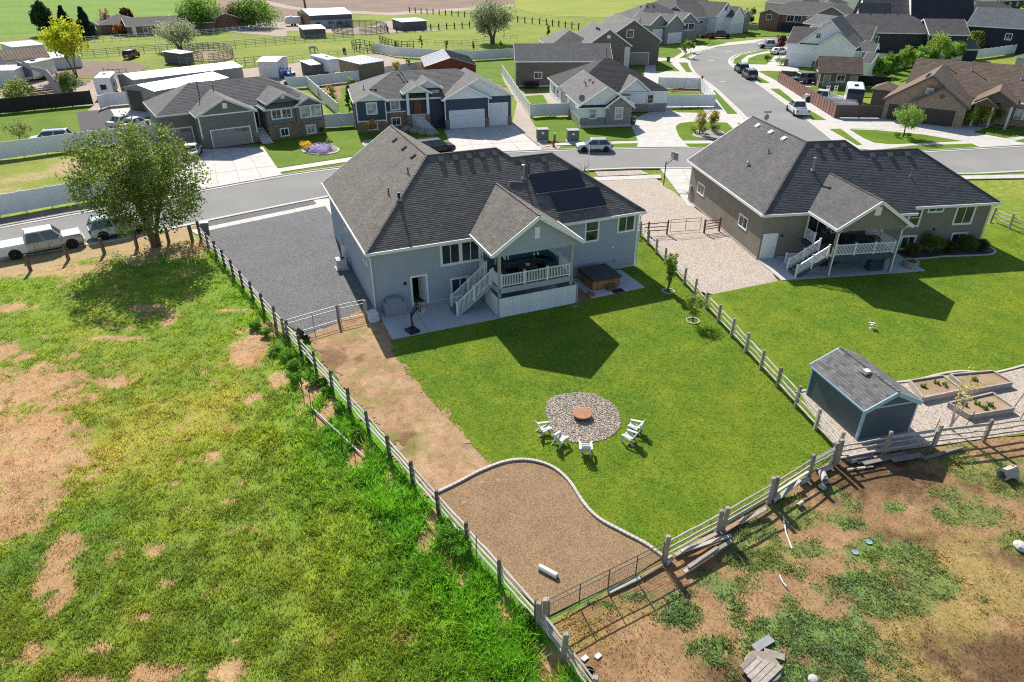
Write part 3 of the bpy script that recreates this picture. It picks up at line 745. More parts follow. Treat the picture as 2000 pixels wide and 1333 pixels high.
def garage_door(parent, face, x, y, z, w, h, mat, tmat=None, nx=8, ny=4, lights=False, name='garage_door'):
    tmat = tmat or WHITE
    t = .13
    fr = MB().box(-t,0,-.05,.02,0,h+t).box(w,w+t,-.05,.02,0,h+t).box(0,w,-.05,.02,h,h+t).obj(name, tmat, parent, loc=(x,y,z), rot=(0,0,FACE[face]))
    key = (w, h, mat.name, nx, ny)
    ph, pw = h/ny, w/nx
    for j in range(ny):
        k2 = ('sec', round(w,2), round(ph,2), mat.name)
        if k2 not in _gc: _gc[k2] = MB().box(.005,w-.005,-.02,.03,.006,ph-.006).mesh('door_section', mat)
        mesh_obj('door_section', _gc[k2], None, fr, (0,0,j*ph))
    if lights:
        k3 = ('lite', round(pw,2), round(ph,2))
        if k3 not in _gc: _gc[k3] = MB().box(.06,pw*2-.06,-.026,.0,.12*ph,.8*ph).mesh('pane', glass_m('garage_glass', (.1,.1,.1)))
        for i in range(0, nx, 2): mesh_obj('pane', _gc[k3], None, fr, (i*pw,0,(ny-1)*ph))
    return fr
def door(parent, face, x, y, z, w, h, mat, tmat=None, name='door'):
    tmat = tmat or WHITE; t = .11
    fr = MB().box(-t,0,-.05,.02,0,h+t).box(w,w+t,-.05,.02,0,h+t).box(0,w,-.05,.02,h,h+t).obj(name, tmat, parent, loc=(x,y,z), rot=(0,0,FACE[face]))
    pm = MB().box(.01,w-.01,-.02,.03,.01,h-.01)
    for (a, b, c, d) in ((.12,.45,.1,.42),(.55,.88,.1,.42),(.12,.45,.5,.9),(.55,.88,.5,.9)): pm.box(a*w,b*w,-.03,-.019,c*h,d*h)
    pm.obj('leaf', mat, fr)
    MB().lathe([(.03,0),(.035,.02),(.02,.05)], 8).obj('handle', STEEL, fr, loc=(w*.9,-.02,h*.45), rot=(R(90),0,0))
    return fr
def gable_faces(x0, x1, y0, y1, ez, p, axis='y', over=0.0):
    """simple gable over a rectangle (rectangle = eave/rake outline); axis = ridge direction"""
    if axis == 'y':
        m = (x0+x1)/2; rz = ez+p*(m-x0)
        A, B = (m,y0,rz), (m,y1,rz)
        f = [[(x0,y0,ez),A,B,(x0,y1,ez)][::-1], [(x1,y0,ez),(x1,y1,ez),B,A][::-1]]
        e = [((x0,y0,ez),(x0,y1,ez)), ((x1,y0,ez),(x1,y1,ez))]
        r = [((x0,y0,ez),A), ((x1,y0,ez),A), ((x0,y1,ez),B), ((x1,y1,ez),B)]
    else:
        m = (y0+y1)/2; rz = ez+p*(m-y0)
        A, B = (x0,m,rz), (x1,m,rz)
        f = [[(x0,y0,ez),(x1,y0,ez),B,A], [(x1,y1,ez),(x0,y1,ez),A,B]]
        e = [((x0,y0,ez),(x1,y0,ez)), ((x0,y1,ez),(x1,y1,ez))]
        r = [((x0,y0,ez),A), ((x0,y1,ez),A), ((x1,y0,ez),B), ((x1,y1,ez),B)]
    return f, e, r, (A, B)
def hip_faces(x0, x1, y0, y1, ez, p):
    w, d = x1-x0, y1-y0
    if w >= d:
        k = d/2; rz = ez+p*k; A, B = (x0+k,y0+k,rz), (x1-k,y0+k,rz)
        f = [[(x0,y0,ez),(x1,y0,ez),B,A], [(x1,y1,ez),(x0,y1,ez),A,B], [(x0,y1,ez),(x0,y0,ez),A], [(x1,y0,ez),(x1,y1,ez),B]]
    else:
        k = w/2; rz = ez+p*k; A, B = (x0+k,y0+k,rz), (x0+k,y1-k,rz)
        f = [[(x0,y1,ez),(x0,y0,ez),A,B], [(x1,y0,ez),(x1,y1,ez),B,A], [(x0,y0,ez),(x1,y0,ez),A], [(x1,y1,ez),(x0,y1,ez),B]]
    e = [((x0,y0,ez),(x1,y0,ez)), ((x1,y0,ez),(x1,y1,ez)), ((x1,y1,ez),(x0,y1,ez)), ((x0,y1,ez),(x0,y0,ez))]
    hips = [((x0,y0,ez),A), ((x1,y0,ez), B if w >= d else A), ((x0,y1,ez), A if w >= d else B), ((x1,y1,ez),B), (A,B)]
    return f, e, [], hips
def gable_wall(parent, face, c, a0, a1, ez, p, mat, t=.12, name='gable_wall', inset=.0):
    """triangle of wall under a gable; face S/N: plane y=c spanning x a0..a1; W/E: plane x=c spanning y"""
    m = (a0+a1)/2; top = ez+p*(m-a0)
    prof = [(a0,ez-.02),(a1,ez-.02),(m,top-.02)]
    if face in 'SN':
        s = t if face == 'S' else -t
        return MB().xprism(prof, min(c, c+s), max(c, c+s)).obj(name, mat, parent, fix=True)
    s = t if face == 'W' else -t
    return MB().yprism(prof, min(c, c+s), max(c, c+s)).obj(name, mat, parent, fix=True)
def roof_vent(parent, p, mat, a=0.0, face='S', slope=math.atan(.667)):
    """low square box vent lying on the slope"""
    rot = {'S': (slope,0,0), 'W': (0,-slope,0), 'E': (0,slope,0), 'N': (-slope,0,0)}[face]
    o = MB().box(-.24,.24,-.28,.28,-.02,.035).obj('roof_vent', mat, parent, loc=p, rot=rot)
    MB().box(-.2,.2,-.22,.24,.035,.12).obj('hood', mat, o)
    return o
def vent_pipe(parent, p, h, r, mat, cap=True):
    o = MB().tube([(0,0,-.15),(0,0,h)], r, 8).obj('vent_pipe', mat, parent, loc=p)
    MB().lathe([(r*2.6,-.02),(r*1.6,.1),(r*1.1,.14)], 10).obj('flashing', STEEL, o)
    if cap: MB().lathe([(r*1.6,h),(r*1.7,h+.1),(r*.6,h+.14)], 10).obj('cap', STEEL, o)
    return o
def railing(parent, a, b, z0, h, mat, step=.115, posts=True, postw=.11, skew=0.0, name='railing', post_ends=(True, True), gap=.09):
    """vinyl railing between two ground-plan points; z0 at a, z0+skew at b"""
    a, b = Vector((*a, z0)), Vector((*b, z0+skew)); L = (b-a).length; d = (b-a)/L
    o = bpy.data.objects.new(name, None); link(o, parent)
    up = Vector((0,0,1))
    MB().beam(a+up*(h-.03), b+up*(h-.03), .09, .06).obj('top_rail', mat, o)
    MB().beam(a+up*gap, b+up*gap, .06, .06).obj('bottom_rail', mat, o)
    n = max(2, int(L/step)); k = ('bal', round(h,2), mat.name)
    if k not in _gc: _gc[k] = MB().box(-.019,.019,-.019,.019,gap+.02,h-.05).mesh('baluster', mat)
    for i in range(1, n): mesh_obj('baluster', _gc[k], None, o, a.lerp(b, i/n))
    k = ('rp', round(h,2), postw, mat.name)
    if k not in _gc: _gc[k] = MB().box(-postw/2,postw/2,-postw/2,postw/2,-.12,h+.06).box(-postw/2-.015,postw/2+.015,-postw/2-.015,postw/2+.015,h+.06,h+.1).mesh('post', mat)
    m = max(1, round(L/1.8)) if posts else 1
    for i in range(m+1):
        if (i == 0 and not post_ends[0]) or (i == m and not post_ends[1]): continue
        mesh_obj('post', _gc[k], None, o, a.lerp(b, i/m))
    return o
# ================================================================== GREY-BLUE HOUSE WITH DECK (centre)
SH1 = shingle('shingle_warm_grey', (.16,.143,.13), .24)
SH2 = shingle('shingle_charcoal', (.125,.118,.115), .4)
SID1 = siding('siding_grey_blue', (.35,.385,.435), .14)
H1 = thing('house', 'grey blue two storey house with solar panels and raised back deck', 'house', (-9.38, 41.98, 0), R(23.0))
EZ, P8 = 4.60, .667
r1, r2, r3, r4 = (6.0,6.0), (11.4,6.0), (12.3,5.1), (15.65,5.1)
zr = lambda y: EZ+P8*(y+.35)
def Z(p, z): return (p[0], p[1], z)
RZ, RZ2 = zr(6.0), zr(5.1)
rear = [(-.35,-.35,EZ),(21.1,-.35,EZ),Z(r4,RZ2),Z(r3,RZ2),Z(r2,RZ),Z(r1,RZ)]
left = [(-.35,16.5,EZ),(-.35,-.35,EZ),Z(r1,RZ),(6.0,16.5,RZ)]
bright = [(21.1,-.35,EZ),(21.1,10.55,EZ),Z(r4,RZ2)]
bfront = [Z(r4,RZ2),(21.1,10.55,EZ),(17.75,10.55,EZ),Z(r3,RZ2)]
aright = [Z(r2,RZ),Z(r3,RZ2),(17.75,10.55,EZ),(17.75,12.35,EZ)]
afront = [Z(r1,RZ),Z(r2,RZ),(17.75,12.35,EZ),(12.35,12.35,EZ)]
cright = [Z(r1,RZ),(12.35,12.35,EZ),(12.35,16.5,EZ),(6.0,16.5,RZ)]
rf = roof_part(H1, [rear, left, bright, bfront, aright, afront, cright], SH1,
    eaves=[((-.4,-.39,EZ),(7.0,-.39,EZ)), ((13.7,-.39,EZ),(21.15,-.39,EZ)), ((-.39,-.35,EZ),(-.39,16.5,EZ)), ((21.14,-.35,EZ),(21.14,10.6,EZ)), ((17.75,10.59,EZ),(21.1,10.59,EZ)), ((12.39,12.4,EZ),(12.39,16.5,EZ))],
    rakes=[((-.35,16.52,EZ),(6.0,16.52,RZ)), ((12.35,16.52,EZ),(6.0,16.52,RZ))])
ridge_caps(rf, [((-.35,-.35,EZ),Z(r1,RZ)), (Z(r1,RZ),Z(r2,RZ)), (Z(r2,RZ),Z(r3,RZ2)), (Z(r3,RZ2),Z(r4,RZ2)), (Z(r4,RZ2),(21.1,-.35,EZ)), (Z(r1,RZ),(6.0,16.5,RZ)), (Z(r4,RZ2),(21.1,10.55,EZ))], SH1)
gable_wall(H1, 'N', 16.1, 0, 12, EZ-.08, P8, SID1)
# walls (hollow, 20 cm); the back door stands open
ZW = EZ-.05
def wallbox(x0, x1, y0, y1, z0=0.0, z1=ZW, mat=SID1, par=H1, name='wall'): return MB().box(x0,x1,y0,y1,z0,z1).obj(name, mat, par)
wallbox(0, 2.66, 0, .2); wallbox(3.64, 20.75, 0, .2); wallbox(2.66, 3.64, .001, .199, 2.2, ZW); wallbox(2.66, 3.64, .0, .2, -.05, .14, CONC_D, name='door_step')
wallbox(0.0, .2, .2, 16.1); wallbox(.2, 12.0, 15.9, 16.1); wallbox(11.8, 12.0, 12.0, 15.9); wallbox(12.0, 17.4, 11.8, 12.0); wallbox(17.2, 17.4, 10.2, 11.8); wallbox(17.4, 20.75, 10.0, 10.2); wallbox(20.55, 20.75, .2, 10.0)
MB().box(.2, 20.5, .2, 10, 2.32, 2.4).obj('floor_deck', OLDWOOD, H1)
MB().box(2.0,2.1,.2,4,.1,2.3).box(4.6,4.7,.2,4,.1,2.3).box(2.0,4.7,3.9,4,.1,2.3).obj('hall_wall', M('hall_shade_tone', (.12,.11,.1), .8), H1)  # hall walls coloured dark to stand for the unlit interior behind the door
MB().box(.02,20.73,-.02,.21,0,.16).box(-.02,.21,.0,16,0,.16).obj('foundation', CONC_D, H1) if False else None
for a, b in ((0.0,2.5),(3.8,7.4),(13.6,20.78)): MB().box(a,b,-.03,0,0,.18).obj('foundation', CONC_D, H1)
# open back door
dr = MB().box(2.52,2.66,-.05,.05,.0,2.34).box(3.64,3.78,-.05,.05,.0,2.34).box(2.66,3.64,-.05,.05,2.2,2.34).obj('door', WHITE, H1)
MB().box(-.9,0,-.02,.03,.15,2.18).obj('leaf', M('door_white', (.7,.7,.7), .5), dr, loc=(3.62,.05,0), rot=(0,0,R(-72)))
MB().lathe([(.03,0),(.035,.02),(.02,.05)], 8).obj('handle', STEEL, dr, loc=(3.42,.8,1.1), rot=(R(90),0,R(-72)))
window(H1, 'S', 4.78, 0, 2.66, 3.0, 1.7, 'vv', .14)
window(H1, 'S', 5.42, 0, .1, 1.45, 1.56, 'v')
window(H1, 'S', 13.3, 0, 2.66, 1.18, .68, 'o')
window(H1, 'S', 16.08, 0, 2.66, 1.25, 1.8, 'h')
window(H1, 'S', 18.88, 0, 3.0, 1.58, 1.55, 'v')
window(H1, 'S', 8.85, 0, 2.9, 1.4, 1.45, 'v')
window(H1, 'S', 10.5, 0, 2.9, 1.4, 1.45, 'v')
window(H1, 'W', 0, 2.6, 2.9, 1.2, 1.2, 'v')
window(H1, 'W', 0, 9.6, 2.9, 1.2, 1.2, 'v')
door(H1, 'S', 7.95, 0, 2.14, .85, 2.1, glass_m('door_glass', (.12,.13,.14)))
# corner boards, spouts and small fittings
MB().box(-.03,.1,-.035,.0,.18,ZW-.05).obj('corner_board', SID1, H1); MB().box(20.65,20.79,-.035,.0,.0,ZW-.05).obj('corner_board', WHITE, H1)
MB().tube([(-.3,-.4,4.45),(-.22,-.2,4.3),(-.06,-.1,4.1),(-.06,-.1,.15),(-.1,-.35,.08)], .045, 6).obj('downspout', WHITE, H1)
MB().tube([(20.95,-.4,4.45),(20.85,-.1,4.15),(20.85,-.1,.1)], .045, 6).obj('downspout', WHITE, H1)
MB().box(-.07,.07,-.16,.0,-.1,.1).obj('wall_lamp', BLACK, H1, loc=(2.15,-.0,1.9))
MB().box(-.1,.1,-.14,0,-.05,.05).obj('security_camera', BLACK, H1, loc=(.45,0,4.3))
MB().box(-.07,.07,-.05,0,-.07,.07).obj('outlet_box', WHITE, H1, loc=(18.6,0,1.95)); MB().lathe([(.08,0),(.09,.05),(.04,.08)], 8).obj('dryer_vent', STEEL, H1, loc=(18.9,0,.75), rot=(R(90),0,0))
# roof vents and pipes
for (x, y) in ((6.9,5.5),(8.0,5.5),(9.05,5.5),(10.1,5.5),(11.1,5.5),(13.0,4.55),(14.75,4.55)): roof_vent(rf, (x, y, zr(y)+.03), SH2)
for (y,) in ((7.6,),(10.2,),(13.0,)): roof_vent(rf, (5.4, y, EZ+P8*5.75+.03), SH2, face='W')
BLKP = M('vent_black', (.03,.03,.032), .5)
vent_pipe(rf, (2.7,5.0,EZ+P8*3.05), .5, .05, BLKP, False); vent_pipe(rf, (4.4,5.6,EZ+P8*4.75), .5, .05, BLKP, False); vent_pipe(rf, (2.95,2.95,EZ+P8*3.3), .55, .1, BLKP, False)
vent_pipe(rf, (12.55,3.35,zr(3.35)), .95, .09, STEEL); vent_pipe(rf, (13.05,3.5,zr(3.5)), 1.0, .05, BLKP, False)
cz = lambda x, y: (x, y, zr(y)+.06)
MB().tube([cz(12.5,3.0), cz(11.35,3.2), cz(11.15,2.9), cz(11.3,2.0), cz(12.6,.6)], .035, 6).obj('conduit', STEEL, rf)
# solar panels: two rows of four, each module its own frame and glass
SOLAR = M('solar_glass', (.008,.009,.014), .12, .3, 3, spec=.7); SOLF = M('solar_frame', (.03,.03,.035), .4)
sl = math.atan(P8)
for (x0, y0) in ((13.05,2.0),(14.05,.42)):
    for k in range(4):
        pf = MB().box(0,1.0,0,1.75,0,.04).obj('solar_panel', SOLF, rf, loc=(x0+k*1.02, y0, zr(y0)+.13), rot=(sl,0,0))
        MB().box(.025,.975,.025,1.725,.04,.045).obj('module_glass', SOLAR, pf)
    MB().beam((x0-.1,y0-.03,zr(y0)+.1),(x0+4.15,y0-.03,zr(y0)+.1),.04,.06).obj('solar_rail', STEEL, rf)
# ---- raised deck under its own gable
ap, xl, xr, yf = 10.33, 7.0, 13.66, -4.25
gz = 4.78; az = gz+P8*(ap-xl)
yi = lambda z: -.35+(z-EZ)/P8
gl = [(xl,yf,gz),(ap,yf,az),(ap,yi(az),az),(xl,yi(gz),gz)]
gr = [(xr,yf,gz),(xr,yi(gz),gz),(ap,yi(az),az),(ap,yf,az)]
rg = roof_part(H1, [gl, gr], SH1, eaves=[((xl-.04,yf,gz),(xl-.04,-.1,gz)), ((xr+.04,yf,gz),(xr+.04,-.1,gz))], rakes=[((xl-.05,yf-.03,gz),(ap,yf-.03,az)), ((xr+.05,yf-.03,gz),(ap,yf-.03,az))], name='deck_roof', seed=5)
ridge_caps(rg, [((ap,yf,az),(ap,yi(az),az))], SH1)
gable_wall(H1, 'S', -3.9, 7.35, 13.3, gz-.02, P8, SID1)
MB().box(7.4,13.25,-3.92,-3.78,4.45,gz-.02).obj('beam', SID1, H1)
MB().prism([(10.08,-.0),(10.58,-.0),(10.5,-.09),(10.16,-.09)], 0, .0) if False else None
MB().add([(x, y, z) for y in (-3.96,-3.9) for x, z in ((10.1,5.35),(10.56,5.35),(10.5,5.5),(10.5,6.0),(10.56,6.15),(10.1,6.15),(10.16,6.0),(10.16,5.5))], [(0,1,2,3,4,5,6,7),(15,14,13,12,11,10,9,8)]+[(i,i+8,(i+1)%8+8,(i+1)%8) for i in range(8)]).obj('gable_vent', WHITE, H1, fix=True)
PST = M('post_grey', (.36,.37,.36), .6, .06)
DZ = 2.14
for x in (7.68, 13.05): MB().box(x-.09,x+.09,-3.84,-3.66,0,4.5).obj('deck_post', PST, H1)
dk = bpy.data.objects.new('deck', None); link(dk, H1)
DKM = M('deck_board_brown', (.16,.12,.1), .8, .15, 2, per=.1)
bd = MB().box(0,5.45,-.068,.068,-.028,0).mesh('deck_board', DKM)
for k in range(26): mesh_obj('deck_board', bd, None, dk, (7.66, -3.7+.142*k, DZ))
MB().box(7.6,13.2,-3.84,-3.78,1.72,DZ-.03).obj('rim_joist', SID1, dk); MB().box(7.56,7.62,-3.78,-.03,1.74,DZ-.03).obj('rim_joist', SID1, dk); MB().box(13.14,13.2,-3.78,-.03,1.74,DZ-.03).obj('rim_joist', SID1, dk)
railing(dk, (7.82,-3.74), (12.94,-3.74), DZ, .9, VINYL)
railing(dk, (13.07,-.15), (13.07,-3.6), DZ, .9, VINYL)
railing(dk, (7.66,-.12), (7.66,-1.35), DZ, .9, VINYL)
railing(dk, (7.66,-2.6), (7.66,-3.6), DZ, .9, VINYL)
# stair down to the patio
st = bpy.data.objects.new('stair', None); link(st, H1)
TRM = M('stair_tread', (.2,.19,.18), .8)
for y in (-1.38, -2.62):
    MB().beam((7.7,y,2.0),(5.05,y,.1),.06,.32).obj('stringer', SID1, st)
for k in range(10):
    MB().box(7.45-k*.262-.28,7.45-k*.262,-2.6,-1.4,DZ-.2-k*.196-.04,DZ-.2-k*.196).obj('tread', TRM, st)
railing(st, (7.5,-1.4), (5.0,-1.4), DZ-.12, .95, VINYL, skew=-1.95)
railing(st, (7.5,-2.62), (5.0,-2.62), DZ-.12, .95, VINYL, skew=-1.95)
# white board screen round the space below the deck: every board a piece
scr = bpy.data.objects.new('board_screen', None); link(scr, H1)
WB = M('screen_board_white', (.68,.7,.73), .6, .08, 2, per=.06)
bm_ = MB().box(-.066,.066,-.012,.012,0,1.45).mesh('board', WB)
n = 44
for k in range(n):
    x = 7.55+(13.4-7.55)*(k+.5)/n
    mesh_obj('board', bm_, None, scr, (x, -4.03, .02), (0,0,random.uniform(-.03,.03)))
for k in range(18): mesh_obj('board', bm_, None, scr, (7.5, -3.95+k*.14, .02), (0,0,R(90)))
for k in range(6): mesh_obj('board', bm_, None, scr, (13.45, -3.95+k*.14, .02), (0,0,R(90)))
for z in (.3, 1.15): MB().box(7.52,13.43,-4.0,-3.96,z,z+.08).obj('screen_rail', OLDWOOD, scr)
for x in (7.48, 13.47): MB().box(x-.045,x+.045,-4.09,-4.0,0,1.56).obj('screen_post', PST, scr)
# back patio and tub pad slabs (local plan of the house)
def loc1(x, y):
    a = R(23.0); return (-9.38+x*math.cos(a)-y*math.sin(a), 41.98+x*math.sin(a)+y*math.cos(a))
slabs('patio', [loc1(.05,-4.1), loc1(7.45,-4.1), loc1(7.45,-.03), loc1(.05,-.03)], 3, 2, CONC_D, -.05, .05, .012, True)
struct(MB().prism([loc1(14.75,-3.85), loc1(19.3,-3.85), loc1(19.3,-.4), loc1(14.75,-.4)], -.05, .09).obj('tub_pad', CONC_D))
struct(MB().prism([loc1(13.5,-4.0), loc1(14.75,-3.9), loc1(14.75,0), loc1(13.5,0)], -.05, .02).obj('mulch_strip', G_MULCH))
struct(MB().prism([loc1(7.5,-4.0), loc1(13.4,-4.0), loc1(13.4,0), loc1(7.5,0)], -.05, .03).obj('patio_under_deck', CONC_D))
A1 = R(23.0)
def at1(x, y, z=0.0): p = loc1(x, y); return (p[0], p[1], z)
# ================================================================== TAUPE STUCCO HOUSE (right)
STUC = M('stucco_taupe', (.23,.205,.165), .95, .12, .8, .5, 25)
DKB = M('deck_navy', (.05,.075,.1), .6, .1)
SHR = shingle('shingle_slate', (.118,.114,.115), .2)
H2 = thing('house', 'taupe stucco house with slate roof and white railed back deck', 'house', (19.9, 51.38, 0), R(8.5))
E2 = 3.9
q1, q2, q3, q4 = (5.6,5.6), (9.05,5.6), (10.05,4.6), (15.25,4.6)
z2r = lambda y: E2+P8*(y+.35)
Q1, Q2 = z2r(5.6), z2r(4.6)
rear = [(-.35,-.35,E2),(20.2,-.35,E2),Z(q4,Q2),Z(q3,Q2),Z(q2,Q1),Z(q1,Q1)]
left = [(-.35,15.7,E2),(-.35,-.35,E2),Z(q1,Q1),(5.6,15.7,Q1)]
rt = [(20.2,-.35,E2),(20.2,9.55,E2),Z(q4,Q2)]
bf = [Z(q4,Q2),(20.2,9.55,E2),(15.0,9.55,E2),Z(q3,Q2)]
ar = [Z(q2,Q1),Z(q3,Q2),(15.0,9.55,E2),(15.0,11.55,E2)]
af = [Z(q1,Q1),Z(q2,Q1),(15.0,11.55,E2),(11.55,11.55,E2)]
cr = [Z(q1,Q1),(11.55,11.55,E2),(11.55,15.7,E2),(5.6,15.7,Q1)]
rf2 = roof_part(H2, [rear, left, rt, bf, ar, af, cr], SHR,
    eaves=[((-.4,-.39,E2),(3.45,-.39,E2)), ((12.6,-.39,E2),(20.25,-.39,E2)), ((-.39,-.35,E2),(-.39,15.7,E2)), ((20.24,-.35,E2),(20.24,9.6,E2)), ((15.0,9.59,E2),(20.2,9.59,E2))],
    rakes=[((-.35,15.72,E2),(5.6,15.72,Q1)), ((11.55,15.72,E2),(5.6,15.72,Q1))], seed=8)
ridge_caps(rf2, [((-.35,-.35,E2),Z(q1,Q1)), (Z(q1,Q1),Z(q2,Q1)), (Z(q2,Q1),Z(q3,Q2)), (Z(q3,Q2),Z(q4,Q2)), (Z(q4,Q2),(20.2,-.35,E2)), (Z(q1,Q1),(5.6,15.7,Q1))], SHR)
# lower strip of roof running on past the eave beside the deck
ex = [(9.5,-.85,z2r(-.85)),(12.55,-.85,z2r(-.85)),(12.55,-.36,z2r(-.36)),(9.5,-.36,z2r(-.36))]
roof_part(H2, [ex], SHR, eaves=[((9.5,-.88,z2r(-.85)),(12.6,-.88,z2r(-.85)))], name='eave_extension', seed=4)
gable_wall(H2, 'N', 15.3, 0, 11.2, E2-.08, P8, STUC)
ZW2 = E2-.05
for b in ((0,19.85,0,.2),(0,.2,.2,15.3),(.2,11.2,15.1,15.3),(11.0,11.2,11.2,15.1),(11.2,14.65,11.0,11.2),(14.65,14.85,9.2,11.0),(14.85,19.85,9.0,9.2),(19.65,19.85,.2,9.0)):
    MB().box(*b, 0, ZW2).obj('wall', STUC, H2)
for b in ((1.6,3.6,-.03,0),(12.2,19.9,-.03,0),): MB().box(*b, 0, .15).obj('foundation', CONC_D, H2)
MB().box(-.03,0,0,15.3,0,.12).obj('foundation', CONC_D, H2)
door(H2, 'S', .26, 0, .03, 1.05, 2.05, WHITE)
window(H2, 'S', 16.7, 0, 2.0, 1.8, 1.68, 'v', .13); window(H2, 'S', 14.1, 0, 3.2, 1.45, .52, 'v', .1)
window(H2, 'S', 17.05, 0, .08, 1.5, 1.25, 'v', .13); window(H2, 'S', 12.45, 0, .08, 1.4, 1.25, 'v', .13); window(H2, 'S', 12.5, 0, 2.05, 1.2, 1.6, 'h', .13)
window(H2, 'W', 0, 13.3, 1.42, 1.65, 1.1, 'v', .1); window(H2, 'W', 0, 4.1, 1.45, 1.6, 1.1, 'v', .1)
window(H2, 'S', 3.7, 0, 1.9, 1.9, 1.75, 'v', .1); window(H2, 'S', 5.9, 0, 1.9, 1.5, 1.75, 'v', .1); window(H2, 'S', 8.2, 0, 2.6, 1.2, .6, 'o', .12); window(H2, 'S', 9.6, 0, 1.85, .9, 1.9, 'v', .08)
window(H2, 'S', 4.3, 0, .1, 1.6, 1.1, 'v', .1)
MB().box(-.07,.07,-.12,0,-.08,.08).obj('wall_lamp', BLACK, H2, loc=(1.75,0,1.95)); MB().box(-.07,.07,-.12,0,-.08,.08).obj('wall_lamp', BLACK, H2, loc=(15.2,0,1.75))
mt = MB().box(-.16,0,-.2,.2,.0,.75).obj('meter_box', STEEL, H2, loc=(0,14.7,.9)); MB().tube([(-.08,.0,0),(-.08,0,-.8)], .04, 6).obj('conduit', STEEL, mt); MB().box(-.1,0,-.55,-.33,.1,.35).obj('meter', STEEL, mt)
MB().tube([(19.95,-.4,3.7),(19.88,-.08,3.4),(19.88,-.08,.1)], .045, 6).obj('downspout', WHITE, H2)
for (x, y) in ((6.35,5.1),(7.55,5.1),(8.7,5.1),(10.9,4.1),(12.5,4.1),(14.1,4.1)): roof_vent(rf2, (x, y, z2r(y)+.03), SH2)
WV = M('vent_pale', (.62,.61,.58), .6)
for y in (8.2,10.6,13.2): roof_vent(rf2, (5.05, y, E2+P8*5.4+.03), WV, face='W')
vent_pipe(rf2, (5.15,3.1,z2r(3.1)), .95, .08, STEEL); vent_pipe(rf2, (3.5,7.6,E2+P8*3.85), .4, .05, BLKP, False); vent_pipe(rf2, (1.9,7.8,E2+P8*2.25), .25, .07, STEEL); vent_pipe(rf2, (13.4,2.2,z2r(2.2)), .35, .04, STEEL, False)
# deck
ap, xl, xr, yf = 6.5, 3.48, 9.52, -4.35
gz = 3.99; az = gz+P8*(ap-xl); yi = lambda z: -.35+(z-E2)/P8
gl = [(xl,yf,gz),(ap,yf,az),(ap,yi(az),az),(xl,yi(gz),gz)]; gr = [(xr,yf,gz),(xr,yi(gz),gz),(ap,yi(az),az),(ap,yf,az)]
rg = roof_part(H2, [gl, gr], SHR, eaves=[((xl-.04,yf,gz),(xl-.04,-.1,gz)), ((xr+.04,yf,gz),(xr+.04,-.1,gz))], rakes=[((xl-.05,yf-.03,gz),(ap,yf-.03,az)), ((xr+.05,yf-.03,gz),(ap,yf-.03,az))], name='deck_roof', seed=6)
ridge_caps(rg, [((ap,yf,az),(ap,yi(az),az))], SHR)
gable_wall(H2, 'S', -4.1, 3.8, 9.2, gz-.02, P8, STUC); MB().box(3.8,9.2,-4.12,-3.98,3.72,gz-.02).obj('beam', STUC, H2)
MB().box(6.25,6.75,-4.17,-4.1,4.85,5.5).obj('gable_vent', WHITE, H2)
dk = bpy.data.objects.new('deck', None); link(dk, H2); D2 = 1.72
PST2 = M('post_taupe', (.3,.29,.27), .7, .06)
for x in (3.78, 8.9):
    MB().box(x-.09,x+.09,-4.13,-3.95,0,3.75).obj('deck_post', PST2, H2)
    MB().tube([(x+.1,-4.35,3.85),(x,-4.18,3.6),(x,-4.18,.15)], .05, 6).obj('downspout', WHITE, H2)
for k in range(28): mesh_obj('deck_board', bd, DKM, dk, (3.66, -3.98+.142*k, D2), (0,0,0), (.965,1,1))
MB().box(3.6,9.0,-4.08,-4.02,1.28,D2-.03).obj('rim_joist', DKB, dk); MB().box(3.56,3.62,-4.02,-.03,1.3,D2-.03).obj('rim_joist', DKB, dk); MB().box(8.98,9.04,-4.02,-.03,1.3,D2-.03).obj('rim_joist', DKB, dk)
railing(dk, (3.95,-4.0), (8.75,-4.0), D2, .88, VINYL); railing(dk, (8.98,-.15), (8.98,-3.85), D2, .88, VINYL); railing(dk, (3.66,-.15), (3.66,-1.5), D2, .88, VINYL)
st = bpy.data.objects.new('stair', None); link(st, H2)
for y in (-2.55, -3.85): MB().beam((3.6,y,1.6),(1.3,y,.1),.06,.34).obj('stringer', DKB, st)
for k in range(8): MB().box(3.4-k*.265-.28,3.4-k*.265,-3.8,-2.6,D2-.2-k*.195-.04,D2-.2-k*.195).obj('tread', TRM, st)
railing(st, (3.5,-2.55), (1.25,-2.55), D2-.12, .92, VINYL, skew=-1.5); railing(st, (3.5,-3.85), (1.25,-3.85), D2-.12, .92, VINYL, skew=-1.5)
wr = bpy.data.objects.new('stairwell_guard', None); link(wr, H2)
railing(wr, (1.7,-1.35), (3.4,-1.35), .1, .85, VINYL); MB().box(1.5,3.6,-1.5,-1.2,0,.16).obj('well_kerb', CONC_D, wr)
def loc2(x, y):
    a = R(8.5); return (19.9+x*math.cos(a)-y*math.sin(a), 51.38+x*math.sin(a)+y*math.cos(a))
A2 = R(8.5)
def at2(x, y, z=0.0): p = loc2(x, y); return (p[0], p[1], z)
slabs('patio', [loc2(.0,-4.15), loc2(12.0,-4.15), loc2(12.0,-.03), loc2(.0,-.03)], 5, 2, CONC_D, -.05, .05, .012, True)
